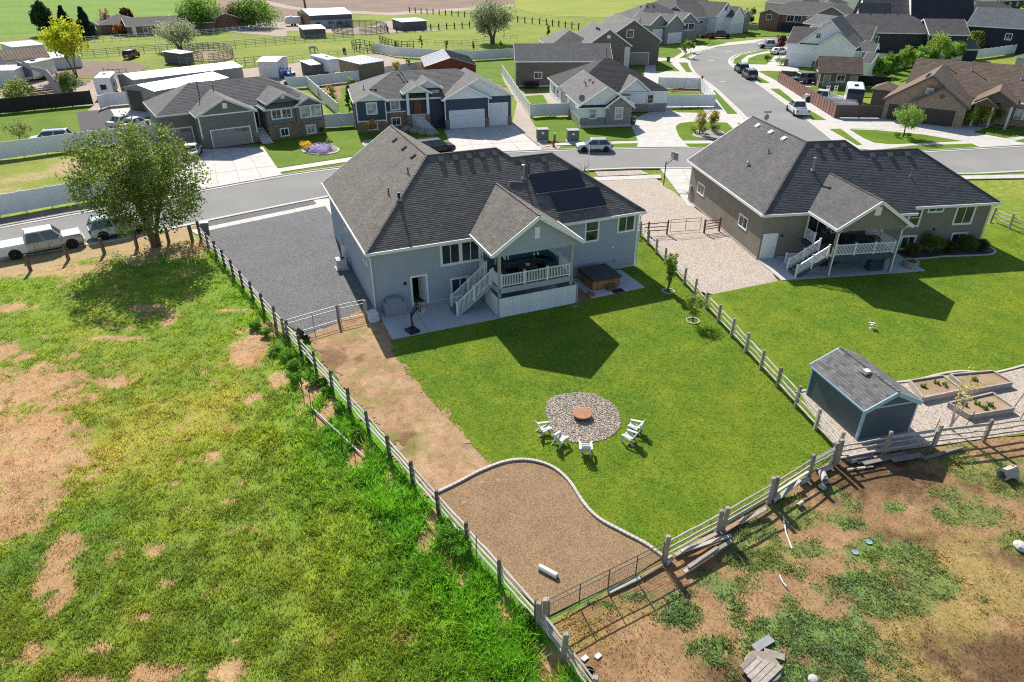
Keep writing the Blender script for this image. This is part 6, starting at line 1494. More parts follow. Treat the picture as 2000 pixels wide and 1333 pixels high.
garage_door(h, 'S', .6, -.01, 0, 2.6, 2.2, GDB, GDT, nx=4); garage_door(h, 'S', 4.3, -.41, 0, 4.9, 2.2, GDB, GDT, nx=8); window(h, 'S', 4.75, -.41, 4.0, 1.05, .9, 'o', gmat=BLIND, tmat=STEEL)
MB().lathe([(.35,0),(.36,.06),(.2,.08)], 6).obj('gable_emblem', TRIMB, h, loc=(7.0,-.4,3.9), rot=(R(90),0,0)); window(h, 'S', 15.9, 5.18, .8, 2.4, 1.7, 'vv', gmat=BLIND, tmat=TRIMB)
# ---- little garage in the fenced yard
o, a, L = frame((1598,171), (1672,174))
h = house('small olive garage with stone base and brown roof in the fenced yard', o, a, name='detached_garage', cat='garage')
block(h, 0, L, 0, 6.5, 2.6, 'gx', .62, SOLIVE, RB, .5, TRIMB); MB().box(-.05,L+.03,-.06,0,0,.95).box(-.06,0,0,6.5,0,.95).obj('stone_base', STONE, h); MB().box(-.05,L+.03,-.08,0,.95,1.05).obj('band', TRIMP, h)
window(h, 'S', L*.42, -.06, 1.15, 1.5, 1.2, 'v'); door(h, 'S', L*.1, -.07, .1, 1.0, 2.05, GDT, TRIMP); door(h, 'S', L*.8, -.07, .1, 1.0, 2.05, GDT, TRIMP); garage_door(h, 'W', -.06, 5.2, 0, 3.6, 2.2, GDB, TRIMP, nx=6)
# ---- white two gable house
o, a, L = frame((1531,128), (1596,133))
h = house('white house with two tall front gables beside the side street bend', o, a)
rf = block(h, 2.3, 12.7, 0, 13, 4.4, 'gy', .88, SWHITE, RT); block(h, 0, 6.0, .02, 9, 4.42, 'gx', .6, SWHITE, RT)
block(h, 6.4, 13.2, -1, 9, 4.38, 'gy', .71, SWHITE, RT); block(h, 3.5, 14, 14, 22, 4.4, 'gx', .6, SPALE, RT)
garage_door(h, 'S', .9, -.01, 0, 4.6, 2.4, GDW); window(h, 'S', 5.2, 0, 5.6, 1.1, 1.2, 'v'); window(h, 'S', 9.4, -1, 1.2, 1.2, 1.5, 'v'); MB().box(-.03,.8,-.06,0,0,1.3).box(5.6,6.4,-.06,0,0,1.3).obj('stone_base', STONE, h)
cv = block(h, 13.2, 16.5, 2, 8, 3.6, 'gx', .4, None, RT)
for x in (14.2, 16.2): MB().box(x,x+.2,2.0,2.2,0,3.6).obj('porch_column', WHITE, h)
MB().box(13.2,16.5,2.1,8,1.5,1.7).obj('deck', WHITE, h)
# ---- dark two tone house
o, a, L = W2(1690,109), R(-8), 0
h = house('charcoal sided house with broad grey roof behind the lime green trees', o, a)
rf = block(h, -10, 16, 0, 13, 5.0, 'hip', .5, SDARK, RT)
for x in (1,4,7): roof_vent(rf, (x,6.2,8.2), RC)
block(h, 12, 20, -2.5, 8, 5.0, 'gx', .5, SDARK, RT); window(h, 'S', .5, 0, 2.6, 1.6, 1.7, 'v'); window(h, 'S', 12.6, -2.5, 2.6, 3.6, 1.6, 'vv'); MB().box(11.8,16,-4.0,-2.5,1.6,1.8).obj('balcony', WHITE, h); railing(h, (11.8,-4.0), (16,-4.0), 1.8, 1.0, VINYL, .3)
# ---- white and navy house with tall dark roof
o, a, L = W2(1770,92), R(-12), 0
h = house('white farmhouse style house with black trim and tall navy shaded roof', o, a)
block(h, 2, 16, 8, 22, 6.0, 'gx', 1.0, SWHITE, RC, trim=BLACK); block(h, -9, 3, 10, 24, 5.4, 'gx', .8, SWHITE, RT, trim=BLACK); block(h, -11, -4, 6, 14, 5.0, 'gx', 1.0, SWHITE, RT, trim=BLACK)
block(h, 5, 14, 15, 26, 9.0, 'gy', .9, SWHITE, RC, trim=BLACK); window(h, 'S', 10, 8, 4.2, 1.6, 1.0, 'o', tmat=BLACK)
# ---- brick house at the bend
o, a, L = frame((1478,58), (1566,64))
h = house('brown brick house with grey roof at the far street bend', o, a)
block(h, 0, 26, 1.5, 15, 4.6, 'hip', .45, BRICKR, RT); block(h, 15, 27.5, -1, 10, 4.2, 'gy', .5, BRICKR, RT, gm=SOLIVE); block(h, 0, 6, .5, 8, 4.65, 'gy', .4, BRICKR, RT)
garage_door(h, 'S', 17.5, -1.01, 0, 7.5, 2.6, GDT); window(h, 'S', 8, 1.48, 2.6, 4.5, 1.8, 'vv'); window(h, 'S', 2.2, .48, 2.8, 1.6, 1.6, 'v'); MB().box(7,14,.3,1.5,0,2.2).obj('porch_wall', SNIGHT, h)
# ---- grey gabled house and its white neighbour
o, a, L = frame((1267,87), (1320,83.5))
h = house('mid grey house with two white garage doors and stepped gables', o, a)
rf = block(h, -1.0, 18, 4, 20, 4.6, 'hip', .5, SGREY, RG)
for x in (4,6.2,8.2): roof_vent(rf, (x,10.5,8.1), RC)
block(h, 0, 5.5, 0, 9, 4.6, 'gy', .8, SGREY, RG); block(h, 4.2, 10.0, -1, 8, 4.3, 'gy', .8, SGREY, RG); block(h, 10.5, 16.5, 1.5, 8, 4.6, 'gy', .7, SGREY, RG)
garage_door(h, 'S', .9, -.01, 0, 3.0, 3.4, GDW, nx=4, ny=5); garage_door(h, 'S', 5.2, -1.01, 0, 4.2, 2.5, GDW); window(h, 'S', 11.5, 1.5, 2.6, 4, 1.8, 'vv'); MB().box(10.4,16.6,1.42,1.5,0,2.2).box(-.02,.8,-.06,0,0,2).obj('stone_base', BRICKG, h)
o, a, L = frame((1362,72), (1440,63))
h = house('white and grey house with black windows above the parked trucks', o, a)
rf = block(h, -3, 20, 5, 24, 4.8, 'hip', .55, SGREY, RT)
block(h, 0, 11, 3, 14, 4.6, 'gx', .5, SPALE, RT); block(h, 8, 16, 0, 12, 4.8, 'gy', .8, SWHITE, RT); block(h, 12.5, 18.6, -2, 8, 4.4, 'gy', .8, SWHITE, RT); block(h, 18.6, 23, -1, 8, 4.4, 'gy', .6, BRICKG, RT)
garage_door(h, 'S', 8.6, -.01, 0, 3.4, 3, GDW, nx=4); garage_door(h, 'S', 13.4, -2.01, 0, 4.4, 2.6, GDW); window(h, 'S', 11.4, 0, 6.2, 1.0, 1.2, 'o', tmat=BLACK); window(h, 'S', 3, 3, 2.8, 3, 1, 'o')
for lab, p, q, hh, wm, rm, roof, dep in (
    ('pale grey house with dormer at the top edge, behind the brick house', (1560,44), (1650,40), 5.2, SPALE, RT, 'hip', 18),
    ('brown steel garage with blue grey roof behind the white house', (1622,92), (1672,90), 4.6, SDARK, RD, 'gy', 12),
    ('grey house with small square window near the right lane', (1846,52), (1884,58), 5.0, SGREY, RT, 'hip', 16),
    ('navy and white porch house at the top right', (1850,34), (1990,24), 4.4, SNIGHT, RT, 'hip', 18),
    ('black walled shop with wide blue grey roof at the right edge', (1876,96), (2060,110), 5.4, SNIGHT, RD, 'gx', 14),
    ('grey roofed house cut by the right edge behind the brick house', (1975,146), (2090,160), 3.4, SPALE, RG, 'hip', 14),
    ('white siding house at the top edge beyond the garages', (1705,38), (1760,34), 5.5, SWHITE, RC, 'gx', 14),
    ('pale house at the top edge right of the hay field', (1660,24), (1720,20), 5.0, SPALE, RD, 'gx', 14),
    ('farthest grey house on the top right skyline', (1890,12), (1960,8), 5.0, SGREY, RT, 'hip', 16)):
    o, a, L = frame(p, q); h = house(lab, o, a)
    rf = block(h, 0, L, 0, dep, hh, roof, .5, wm, rm); k = max(2, int(L/5))
    for i in range(k): window(h, 'S', L*(i+.3)/k, 0, hh*.5, 1.5, 1.5, 'v')
    if roof != 'gx': block(h, L*.35, L*.6, -1.0, 5, hh*.98, 'gy', .6, wm, rm, gm=SWHITE)
for lab, p, q, hh, wm, rm in (('small navy sided garden shed above the brown roof', (1852,118), (1905,118), 2.3, SNIGHT, RT), ('small white barn shed behind the little garage', (1676,150), (1694,152), 2.6, SWHITE, RG)):
    o, a, L = frame(p, q); h = house(lab, o, a, name='garden_shed', cat='shed'); block(h, 0, L, 0, 5, hh, 'gx', .6, wm, rm, .2); door(h, 'S', L*.3, -.01, 0, 1.0, 1.8, WHITE)
# ---- farm side: metal sheds, barns
METW = siding('metal_white', (.62,.63,.63), .3, True, .05, .5); METG = siding('metal_grey', (.27,.27,.265), .3, True, .05, .5); METR = siding('metal_red', (.22,.05,.035), .3, True, .08, .5); METD = siding('metal_dark', (.12,.125,.13), .3, True, .05, .5)
ROOFW = M('metal_roof_white', (.7,.71,.71), .35, .05, 2); ROOFC = M('metal_roof_charcoal', (.08,.085,.09), .4, .1, 2); ROOFS = M('metal_roof_silver', (.5,.54,.57), .35, .06, 2)
def metal_shed(label, p, q, dep, hh, wall, roof, pitch=.18, axis='gx', seam=.6, name='metal_shed', roof2=None):
    o, a, L = frame(p, q); h = house(label, o, a, name=name, cat='shed')
    MB().box(0,L,0,dep,0,hh).obj('wall', wall, h)
    if axis == 'mono':
        f = [[(-.2,-.3,hh),(L+.2,-.3,hh),(L+.2,dep+.2,hh+pitch*dep),(-.2,dep+.2,hh+pitch*dep)]]; e = []; MB().yprism([(0,hh),(dep,hh),(dep,hh+pitch*dep-.05)], 0, L).obj('wall', wall, h, fix=True)
    else:
        f, e, r, hl = gable_faces(-.15, L+.15, -.2, dep+.2, hh, pitch, 'x' if axis == 'gx' else 'y')
        if axis == 'gx': gable_wall(h, 'W', 0, 0, dep, hh, pitch, wall); gable_wall(h, 'E', L, 0, dep, hh, pitch, wall)
        else: gable_wall(h, 'S', 0, 0, L, hh, pitch, wall); gable_wall(h, 'N', dep, 0, L, hh, pitch, wall)
    for i, ff in enumerate(f):
        rfo = slab_faces(MB(), [ff], .1).obj('roof', (roof2 if (roof2 and i) else roof), h)
        o_, u, v, nrm = plane_axes(ff); P2 = [((Vector(p_)-o_).dot(u), (Vector(p_)-o_).dot(v)) for p_ in ff]
        u0, u1, v0, v1 = min(p_[0] for p_ in P2), max(p_[0] for p_ in P2), min(p_[1] for p_ in P2), max(p_[1] for p_ in P2)
        mb = MB(); k = u0+seam
        while k < u1:
            mb.beam(o_+u*k+v*v0+nrm*.03, o_+u*k+v*v1+nrm*.03, .05, .05, nrm); k += seam
        s = mb.obj('roof_seams', (roof2 if (roof2 and i) else roof), rfo); s['kind'] = 'stuff'
    return h, L
hs, L = metal_shed('long grey metal shed with white roof behind the camper', (268,188), (478,160), 7, 2.7, METG, ROOFW, .16)
hs, L = metal_shed('grey metal workshop with silver roof in front of the long shed', (312,222), (452,192), 7, 3.3, METG, ROOFS, .18)
window(hs, 'S', L*.36, 0, 1.6, 1.6, 1.3, 'v'); garage_door(hs, 'W', 0, 6.5, 0, 3.4, 3.0, GDB, METG, nx=4); door(hs, 'W', 0, 2.2, 0, 1.0, 2.1, DARKMET, METG)
hs, L = metal_shed('red metal barn with white and charcoal roof behind the navy house', (832,160), (930,157), 12, 2.75, METR, ROOFW, .29, 'gy', roof2=ROOFC); window(hs, 'S', L*.35, 0, .9, 1.4, 1.1, 'v')
hs, L = metal_shed('large two tone barn with white roof on the farm', (608,55), (689,51), 16, 3.6, SPALE, ROOFW, .16)
MB().box(-.04,L+.04,-.06,0,2.1,3.6).obj('upper_cladding', METD, hs); MB().box(-.05,0,0,16,0,3.6).obj('timber_wall', M('barn_ochre', (.24,.15,.08), .9, .2, 1), hs)
for x in (.12,.42,.62): window(hs, 'S', L*x, -.02, .7, 1.6, 1.0, 'o', tmat=METD)
metal_shed('grey loafing shed with white flat roof beside the round pen', (594,74), (637,72), 7, 2.2, METD, ROOFW, .06, 'mono')
metal_shed('grey loafing shed alone on the far pasture', (786,60), (834,57), 7, 2.4, METD, ROOFW, .06, 'mono')
metal_shed('small white roofed field shelter at the far left', (32,114), (92,108), 7, 2.4, METW, ROOFW, .06, 'mono')
hs, L = metal_shed('brown roofed shed with trailer bay at the far left', (20,150), (106,142), 9, 3.0, SPALE, RB, .3)
metal_shed('low white roofed lean to beside the brown roofed shed', (102,136), (162,130), 7, 2.2, METW, ROOFW, .05, 'mono')
metal_shed('small grey lean to shed with two white roof sheets by the round pen', (358,126), (380,122), 5, 2.2, METD, ROOFW, .05, 'mono')
metal_shed('tan painted garden shed behind the navy house', (706,158), (752,150), 6, 3.0, M('tan_render', (.2,.17,.11), .9, .1), ROOFS, .08, 'mono')
metal_shed('small slate grey shed in the gravel yard', (609,147), (634,144), 4, 1.9, METD, ROOFC, .1, 'mono')
metal_shed('white box trailer shed at the left end of the gravel yard', (508,152), (545,152), 7, 3.0, METW, ROOFW, .1)
metal_shed('white storage container behind the dark side fence', (-30,168), (36,166), 7, 2.6, METW, ROOFW, .04)
# brick ranch house
o, a, L = frame((252,70), (322,66)); h = house('low red brick ranch house with brown grey roof beyond the white fence', o, a)
block(h, 0, 24, 0, 10, 2.5, 'gx', .34, BRICKR, RT); block(h, -6, 6, 8, 20, 2.6, 'hip', .34, BRICKR, RT); block(h, 22, 34, 2, 14, 2.5, 'gy', .34, BRICKR, RT)
for x in (1.2,9.5,17.0): MB().box(x,x+1.0,-.06,0,.2,2.4).obj('white_pier', WHITE, h)
window(h, 'S', 4, 0, .6, 2.6, 1.5, 'vv')
# ================================================================== PLANTS
def height_to(px, py, top_py):
    """how tall something on the ground at px,py is when its top is seen at row top_py"""
    g = W(px, py); lo, hi = 0.0, 40.0
    for _ in range(40):
        m = (lo+hi)/2; z = m-CAM_H
        dep = g.y*math.cos(PITCH)-z*math.sin(PITCH); up = g.y*math.sin(PITCH)+z*math.cos(PITCH)
        if 666.5-FOC*up/dep > top_py: lo = m
        else: hi = m
    return lo
def width_of(px, py, w): 
    g = W(px, py); return w*(g.y*math.cos(PITCH)+CAM_H*math.sin(PITCH))/FOC
def leaf_cloud(centers, radii, tones, per, size, base, rnd, droop=0.0, flat=1.0, jit=.25):
    """leaf-sized faces scattered through each clump"""
    K = len(centers); n = K*per
    c = np.repeat(np.asarray(centers), per, 0); r = np.repeat(np.asarray(radii), per)[:, None]; t = np.repeat(np.asarray(tones), per)[:, None]
    d = rnd.normal(size=(n, 3)); d /= np.linalg.norm(d, axis=1)[:, None]; rad = rnd.random((n, 1))**.45
    p = c+d*rad*r*np.array([1, 1, flat]); p[:, 2] -= droop*rad[:, 0]*r[:, 0]
    a = rnd.normal(size=(n, 3)); a /= np.linalg.norm(a, axis=1)[:, None]
    b = np.cross(a, rnd.normal(size=(n, 3))); b /= np.linalg.norm(b, axis=1)[:, None]
    s = size*rnd.uniform(.6, 1.3, (n, 1))
    v = np.stack([p-a*s*.5, p+b*s*.33, p+a*s*.55, p-b*s*.33], 1).reshape(-1, 3)
    f = np.arange(n*4).reshape(n, 4)
    col = np.asarray(base)*1.9*t*rnd.uniform(1-jit, 1+jit, (n, 1))*np.array([1, 1, 1])
    col = col*(1+np.stack([rnd.normal(0, .08, n), rnd.normal(0, .04, n), rnd.normal(0, .1, n)], -1))
    return v, f, np.repeat(np.clip(col, .003, 1), 4, 0)
def tree(label, loc, H, R_, color, name='tree', cat='tree', trunk_h=.3, clumps=60, per=60, leaf=.2, shape='round', group=None, stems=1, trunk_r=None, sparse=False, seed=None, bark=BARK, clump_r=.3, droop=0.0, lean=0.0):
    seed = seed if seed is not None else int(abs(loc[0])*31+abs(loc[1])*17) % 9999
    rnd = np.random.default_rng(seed); t = thing(name, label, cat, (loc[0], loc[1], -.02), rnd.uniform(0, 6.28), group)
    tr = trunk_r or max(.04, H*.022); th = H*trunk_h
    cen, rad, ton = [], [], []
    ch = H-th
    for k in range(clumps):
        for _ in range(40):
            d = rnd.normal(size=3); d /= np.linalg.norm(d); q = rnd.random()**.4
            p = d*q
            if shape == 'round': z = .5+.5*p[2]; w = 1.0
            elif shape == 'cone': z = (p[2]+1)/2; w = max(.06, 1-z)**.85
            elif shape == 'column': z = (p[2]+1)/2; w = .55+.45*math.sin(math.pi*min(1, z*.9+.08))
            elif shape == 'vase': z = (p[2]+1)/2; w = .45+.6*z
            elif shape == 'umbrella': z = .35+.65*abs(p[2]); w = 1.0
            break
        fr = 1.0 if shape in ('round', 'umbrella', 'vase') else 1.0
        if shape == 'cone':
            a = rnd.uniform(0, 6.28); z = rnd.random()**1.35; rr = w if False else max(.05, (1-z))*rnd.uniform(.5, 1.0); x, y = rr*math.cos(a), rr*math.sin(a)
        else: x, y = p[0]*w, p[1]*w
        c = (x*R_*.86, y*R_*.86, th+z*ch*.94+.03*ch)
        cen.append(c); rad.append(R_*clump_r*rnd.uniform(.6, 1.25)*(1 if shape != 'cone' else .35+.65*(1-z))); ton.append(rnd.uniform(.62, 1.3))
    cen = np.array(cen)
    # wood: stems and limbs reaching into the clumps
    mb = MB()
    tips = []
    for s in range(stems):
        a = 6.28*s/stems+rnd.uniform(-.4, .4); sp = 0 if stems == 1 else .16*R_
        top = (sp*2.2*math.cos(a)+lean*H*.2, sp*2.2*math.sin(a), H*(.72 if shape != 'round' else .62)*rnd.uniform(.9, 1.05))
        b0 = (sp*.25*math.cos(a), sp*.25*math.sin(a), -.1); m1 = (sp*.8*math.cos(a)+rnd.normal(0, .02*H), sp*.8*math.sin(a)+rnd.normal(0, .02*H), H*.3)
        r0 = tr/(stems**.5)
        mb.tube([b0, (b0[0]*1.3, b0[1]*1.3, .12*H), m1, tuple(np.array(m1)*.45+np.array(top)*.55), top], [r0*1.35, r0, r0*.78, r0*.45, r0*.12], 7); tips.append((np.array(m1), np.array(top), r0))
    pick = rnd.permutation(len(cen))[:min(len(cen), 46 if H > 6 else 22)]
    for i in pick:
        m1, top, r0 = tips[rnd.integers(len(tips))]; u = rnd.uniform(.0, .75)
        a = m1*(1-u)+top*u; b = cen[i]
        if b[2] < a[2]-.15*H and shape != 'cone': a = m1
        mid = (a+b)/2+np.array([0, 0, .06*H*rnd.uniform(-.3, 1)])
        mb.tube([tuple(a), tuple(mid), tuple(b)], [r0*.32*(1-.5*u), r0*.18, r0*.05], 5, False)
    w_ = mb.obj('trunk', bark, t, smooth=True)
    v, f, col = leaf_cloud(cen, rad, ton, per, leaf, color, rnd, droop)
    v[:, 2] = np.maximum(v[:, 2], .03)
    mesh_obj('crown', np_mesh('crown', v, f, LEAF, col, 4), None, t)
    return t
def ptree(label, px, py, top, wpx, color, **k):
    H = height_to(px, py, top); return tree(label, W(px, py), H, width_of(px, py, wpx)/2, color, **k)
def bush(label, loc, r, h, color, leaf=.07, per=90, clumps=40, group=None, name='shrub', cat='shrub', seed=None):
    rnd = np.random.default_rng(seed if seed is not None else int(abs(loc[0]*13+loc[1]*7)*10) % 9999); t = thing(name, label, cat, (loc[0], loc[1], loc[2] if len(loc) > 2 else 0), rnd.uniform(0, 6), group)
    d = rnd.normal(size=(clumps, 3)); d /= np.linalg.norm(d, axis=1)[:, None]; d *= rnd.random((clumps, 1))**.3
    cen = np.stack([d[:, 0]*r*.8, d[:, 1]*r*.8, h*.5+d[:, 2]*h*.42], -1)
    mb = MB()
    for k in range(7): mb.tube([(0, 0, 0), tuple(cen[k]*np.array([.5, .5, .6])), tuple(cen[k])], [.03, .02, .008], 5, False)
    mb.obj('stems', BARK, t)
    v, f, c = leaf_cloud(cen, np.full(clumps, r*.32), rnd.uniform(.65, 1.25, clumps), per, leaf, color, rnd); v[:, 2] = np.maximum(v[:, 2], .01)
    mesh_obj('foliage', np_mesh('foliage', v, f, LEAF, c, 4), None, t); return t
ORD = ('first', 'second', 'third', 'fourth', 'fifth', 'sixth', 'seventh', 'eighth')
LG, MG, DG, YG, LIME = (.10,.17,.025), (.07,.125,.02), (.03,.055,.018), (.22,.26,.02), (.14,.24,.03)
OLV, SILV, GOLD, REDL, BURG = (.11,.14,.045), (.2,.22,.13), (.27,.29,.015), (.14,.03,.02), (.07,.025,.022)
ptree('large open tree with several stems beside the roadside posts', 305, 480, 226, 262, (.105,.142,.03), clumps=280, per=90, leaf=.215, stems=6, trunk_h=.1, trunk_r=.36, clump_r=.17, seed=5)
ptree('tall yellow green tree on two slim stems by the far shed', 148, 150, 40, 92, GOLD, clumps=70, per=60, leaf=.45, stems=2, trunk_h=.36, clump_r=.25)
ptree('dark evergreen farthest left beside the crop field', 92, 68, 2, 42, DG, shape='column', clumps=90, per=130, leaf=.5, trunk_h=.05)
ptree('dark blue spruce in the middle of the three evergreens', 132, 66, 12, 44, (.02,.04,.03), shape='cone', clumps=130, per=130, leaf=.5, trunk_h=.04)
ptree('dark blue spruce nearest the brick ranch house', 172, 74, 14, 48, (.02,.04,.032), shape='cone', clumps=140, per=130, leaf=.5, trunk_h=.04)
ptree('bare brownish tree left of the brick ranch house', 213, 62, 16, 26, (.17,.1,.05), clumps=40, per=14, leaf=.4, trunk_h=.3)
ptree('dark red tree behind the brick ranch house', 250, 42, 12, 26, BURG, clumps=30, per=50, leaf=.5, trunk_h=.1)
bush('orange brown bush at the corner of the brick ranch house', W(238,68), 2.2, 3.2, (.3,.13,.05), .4)
ptree('silvery willow with dark trunk beside the round pen', 352, 98, 42, 92, SILV, clumps=70, per=55, leaf=.4, trunk_h=.22, trunk_r=.5, stems=2)
ptree('tall bright green tree behind the white rail fence', 397, 60, -6, 88, LG, clumps=90, per=60, leaf=.55, trunk_h=.15)
bush('broad olive green shrub at the farm yard entrance', W(470,54), 6.2, 7, (.07,.085,.03), .6, 60, 50)
bush('bright green rounded tree mass beside the olive shrub', W(505,54), 7.5, 8.5, LG, .6, 60, 60)
ptree('broad silvery tree alone in the pasture', 962, 84, 3, 92, (.19,.21,.12), clumps=90, per=60, leaf=.5, trunk_h=.2, stems=3, trunk_r=.6)
ptree('pale tree on the skyline behind the white and grey house', 1352, 16, -20, 60, SILV, clumps=60, per=50, leaf=.7, trunk_h=.2)
for k, (x, y, tp) in enumerate(((773,99,78),(823,97,68),(872,98,74),(925,99,77),(978,99,80))):
    ptree(ORD[k]+' slim young poplar from the left behind the white fence', x, y, tp, 9, (.17,.2,.035), shape='column', clumps=16, per=40, leaf=.3, trunk_h=.1, group='young poplars behind the white fence')
ptree('slim young poplar beside the tall taupe house', 1070, 84, 44, 11, LG, shape='column', clumps=18, per=40, leaf=.3, trunk_h=.15)
ptree('small round street tree nearer the side street bend', 1337, 112, 78, 22, LG, clumps=24, per=50, leaf=.25, trunk_h=.3)
ptree('small round street tree behind the one at the bend', 1349, 103, 79, 18, (.13,.14,.03), clumps=22, per=50, leaf=.25, trunk_h=.3)
ptree('left ornamental tree with bronze green leaves on the lawn island', 1366, 262, 214, 32, (.22,.2,.04), clumps=36, per=50, leaf=.16, shape='vase', trunk_h=.25, stems=3)
ptree('right ornamental tree with bronze green leaves on the lawn island', 1391, 256, 208, 36, (.24,.2,.035), clumps=36, per=50, leaf=.16, shape='vase', trunk_h=.25, stems=3)
for k, (x, y, r) in enumerate(((1357,258,.9),(1372,260,.8),(1396,256,1.0))): bush(('yellow green shrub left of the ornamental trees', 'low green shrub between the ornamental trees', 'dark green shrub under the right ornamental tree')[k], W(x,y), r, 1.1, ((.2,.22,.03), LG, MG)[k], .1, 50, 20)
ptree('round light green tree in front of the brick garage', 1764, 267, 203, 57, (.15,.22,.04), clumps=70, per=60, leaf=.17, trunk_h=.27)
for k, (x, dx) in enumerate(((1753,0),(1773,0))): bush(('small dark shrub left of the brick house tree trunk', 'small dark shrub right of the brick house tree trunk')[k], W(x,268), .6, .6, MG, .08, 50, 14)
for k, (x, y, tp, w) in enumerate(((1712,148,108,34),(1738,142,105,30),(1766,138,90,32),(1788,134,102,28),(1806,128,90,40),(1826,124,66,46),(1846,120,80,34),(1862,118,76,30))):
    ptree(ORD[k]+' lime green tree from the left along the white fence', x, y, tp, w*1.3, (LIME, LG, (.15,.22,.03))[k % 3], clumps=44, per=70, leaf=.34, trunk_h=.1, group='lime green trees along the white fence')
for k, (x, y, tp, w) in enumerate(((1868,102,70,34),(1898,98,62,40),(1928,94,60,36),(1956,92,54,44),(1985,88,56,36))):
    ptree(ORD[k]+' yellow green tree from the left before the black walled shop', x, y, tp, w*1.2, ((.21,.2,.03), (.16,.19,.03), (.24,.22,.03))[k % 3], clumps=40, per=50, leaf=.35, trunk_h=.12, group='yellow green trees before the black shop')
ptree('green tree at the top right corner', 1985, 22, -8, 50, LG, clumps=40, per=50, leaf=.6, trunk_h=.15)
bush('round yellow green bush at the corner of the brick garage', W(1905,246), 2.0, 3.4, (.2,.22,.025), .15, 90, 50)
bush('dark green bush right of the yellow bush', W(1926,240), 1.9, 2.8, MG, .15, 80, 40)
bush('low dark shrubs at the brick house porch', W(1965,232), 1.8, 1.4, DG, .15, 60, 30)
ptree('narrow conical shrub beside the brick house side wall', 1706, 196, 162, 14, (.17,.19,.03), shape='column', clumps=24, per=50, leaf=.15, trunk_h=.02)
# front gardens
ptree('slender tree with yellow green leaves before the grey green house', 591, 262, 190, 30, (.16,.21,.03), shape='column', clumps=36, per=50, leaf=.22, trunk_h=.2)
ptree('sparse young tree on the grey green house lawn bed', 645, 287, 268, 18, (.15,.18,.06), clumps=12, per=16, leaf=.16, trunk_h=.4)
ptree('dark narrow cypress at the corner of the navy house', 706, 258, 224, 13, DG, shape='cone', clumps=40, per=60, leaf=.16, trunk_h=.02)
ptree('small amber leaved tree in front of the navy house', 728, 265, 234, 28, (.32,.2,.05), clumps=28, per=36, leaf=.16, trunk_h=.35)
for k, (x, y, r, h_, c) in enumerate(((799,249,1.05,1.7,(.17,.22,.02)),(841,246,1.05,1.7,(.15,.2,.02)),(860,246,.9,1.6,MG),(805,237,.7,1.3,MG))): bush(('round yellow green bush left of the navy house steps', 'round yellow green bush right of the navy house steps', 'olive shrub beside the navy garage wall', 'small dark shrub behind the left round bush')[k], W(x,y), r, h_, c, .1, 70, 30)
ptree('dark narrow conifer beside the navy house porch', 846, 240, 203, 17, DG, shape='cone', clumps=40, per=60, leaf=.18, trunk_h=.03)
ptree('tall leafy vine tree at the left corner of the navy house', 684, 228, 158, 18, LG, shape='column', clumps=28, per=40, leaf=.25, trunk_h=.1)
for k, (x, y, tp, w, c) in enumerate(((650,200,162,20,(.2,.2,.06)),(775,150,118,18,(.28,.23,.04)),(800,142,112,12,(.2,.24,.03)),(690,172,150,20,(.2,.22,.04)))): ptree(('young tree standing in the vegetable garden', 'yellow leaved young tree behind the tan shed', 'slim light green tree left of the red barn', 'leafy shrub at the end of the vegetable garden')[k], x, y, tp, w, c, clumps=20, per=26, leaf=.25, trunk_h=.3)
bush('rust coloured shrub in the vegetable garden', W(632,192), 1.4, 1.2, (.28,.16,.05), .2, 40, 20); bush('olive shrub at the front of the vegetable garden', W(646,196), 1.2, 1.0, OLV, .2, 40, 20)
bush('dark shrub under the grey green house window', W(556,262), 1.2, 1.3, DG, .12, 60, 24); bush('small dark shrub at the right corner of the grey green house', W(628,260), .8, 1.0, DG, .12, 50, 16)
bush('orange yellow flowers at the lawn bed', W(598,288), .9, .7, (.5,.3,.02), .1, 60, 20); bush('small green shrub at the left end of the lawn bed', W(601,297), .4, .6, MG, .1, 40, 12); bush('low lavender flowers filling the lawn bed', W(628,294), 1.9, .35, (.32,.28,.4), .12, 120, 40)
for nm, c_, rx, ry in (('lawn_bed', (626,293), 36, 9), ('lawn_bed', (726,281), 17, 7), ('island_bed', (1384,262), 30, 9)):
    pts = [(c_[0]+rx*math.cos(a*math.pi/9), c_[1]+ry*math.sin(a*math.pi/9)) for a in range(18)]; P = PX(pts)
    struct(MB().sheet(P, -.035).obj(nm, M('bed_gravel', (.3,.27,.25), .9, .3, 4, .4, 20, world=True))); struct(ribbon(MB(), P+[P[0]], -.1, .1, -.06, .03).obj('bed_kerb', EDG))
ptree('burgundy leaved tree at the white house drive', 1524, 96, 68, 25, BURG, clumps=30, per=50, leaf=.3, trunk_h=.15)
ptree('small red maple on the far lawn', 1385, 84, 62, 8, (.17,.03,.03), clumps=14, per=30, leaf=.25, trunk_h=.3)
bush('round green shrub at the white house steps', W(1523,127), 1.5, 1.6, LG, .15, 60, 24); bush('dark shrub on the white house lawn', W(1499,119), .9, 1.3, DG, .15, 50, 16)
bush('dark conical shrub beside the far brick house', W(1463,44), 2.4, 5, DG, .4, 50, 24)
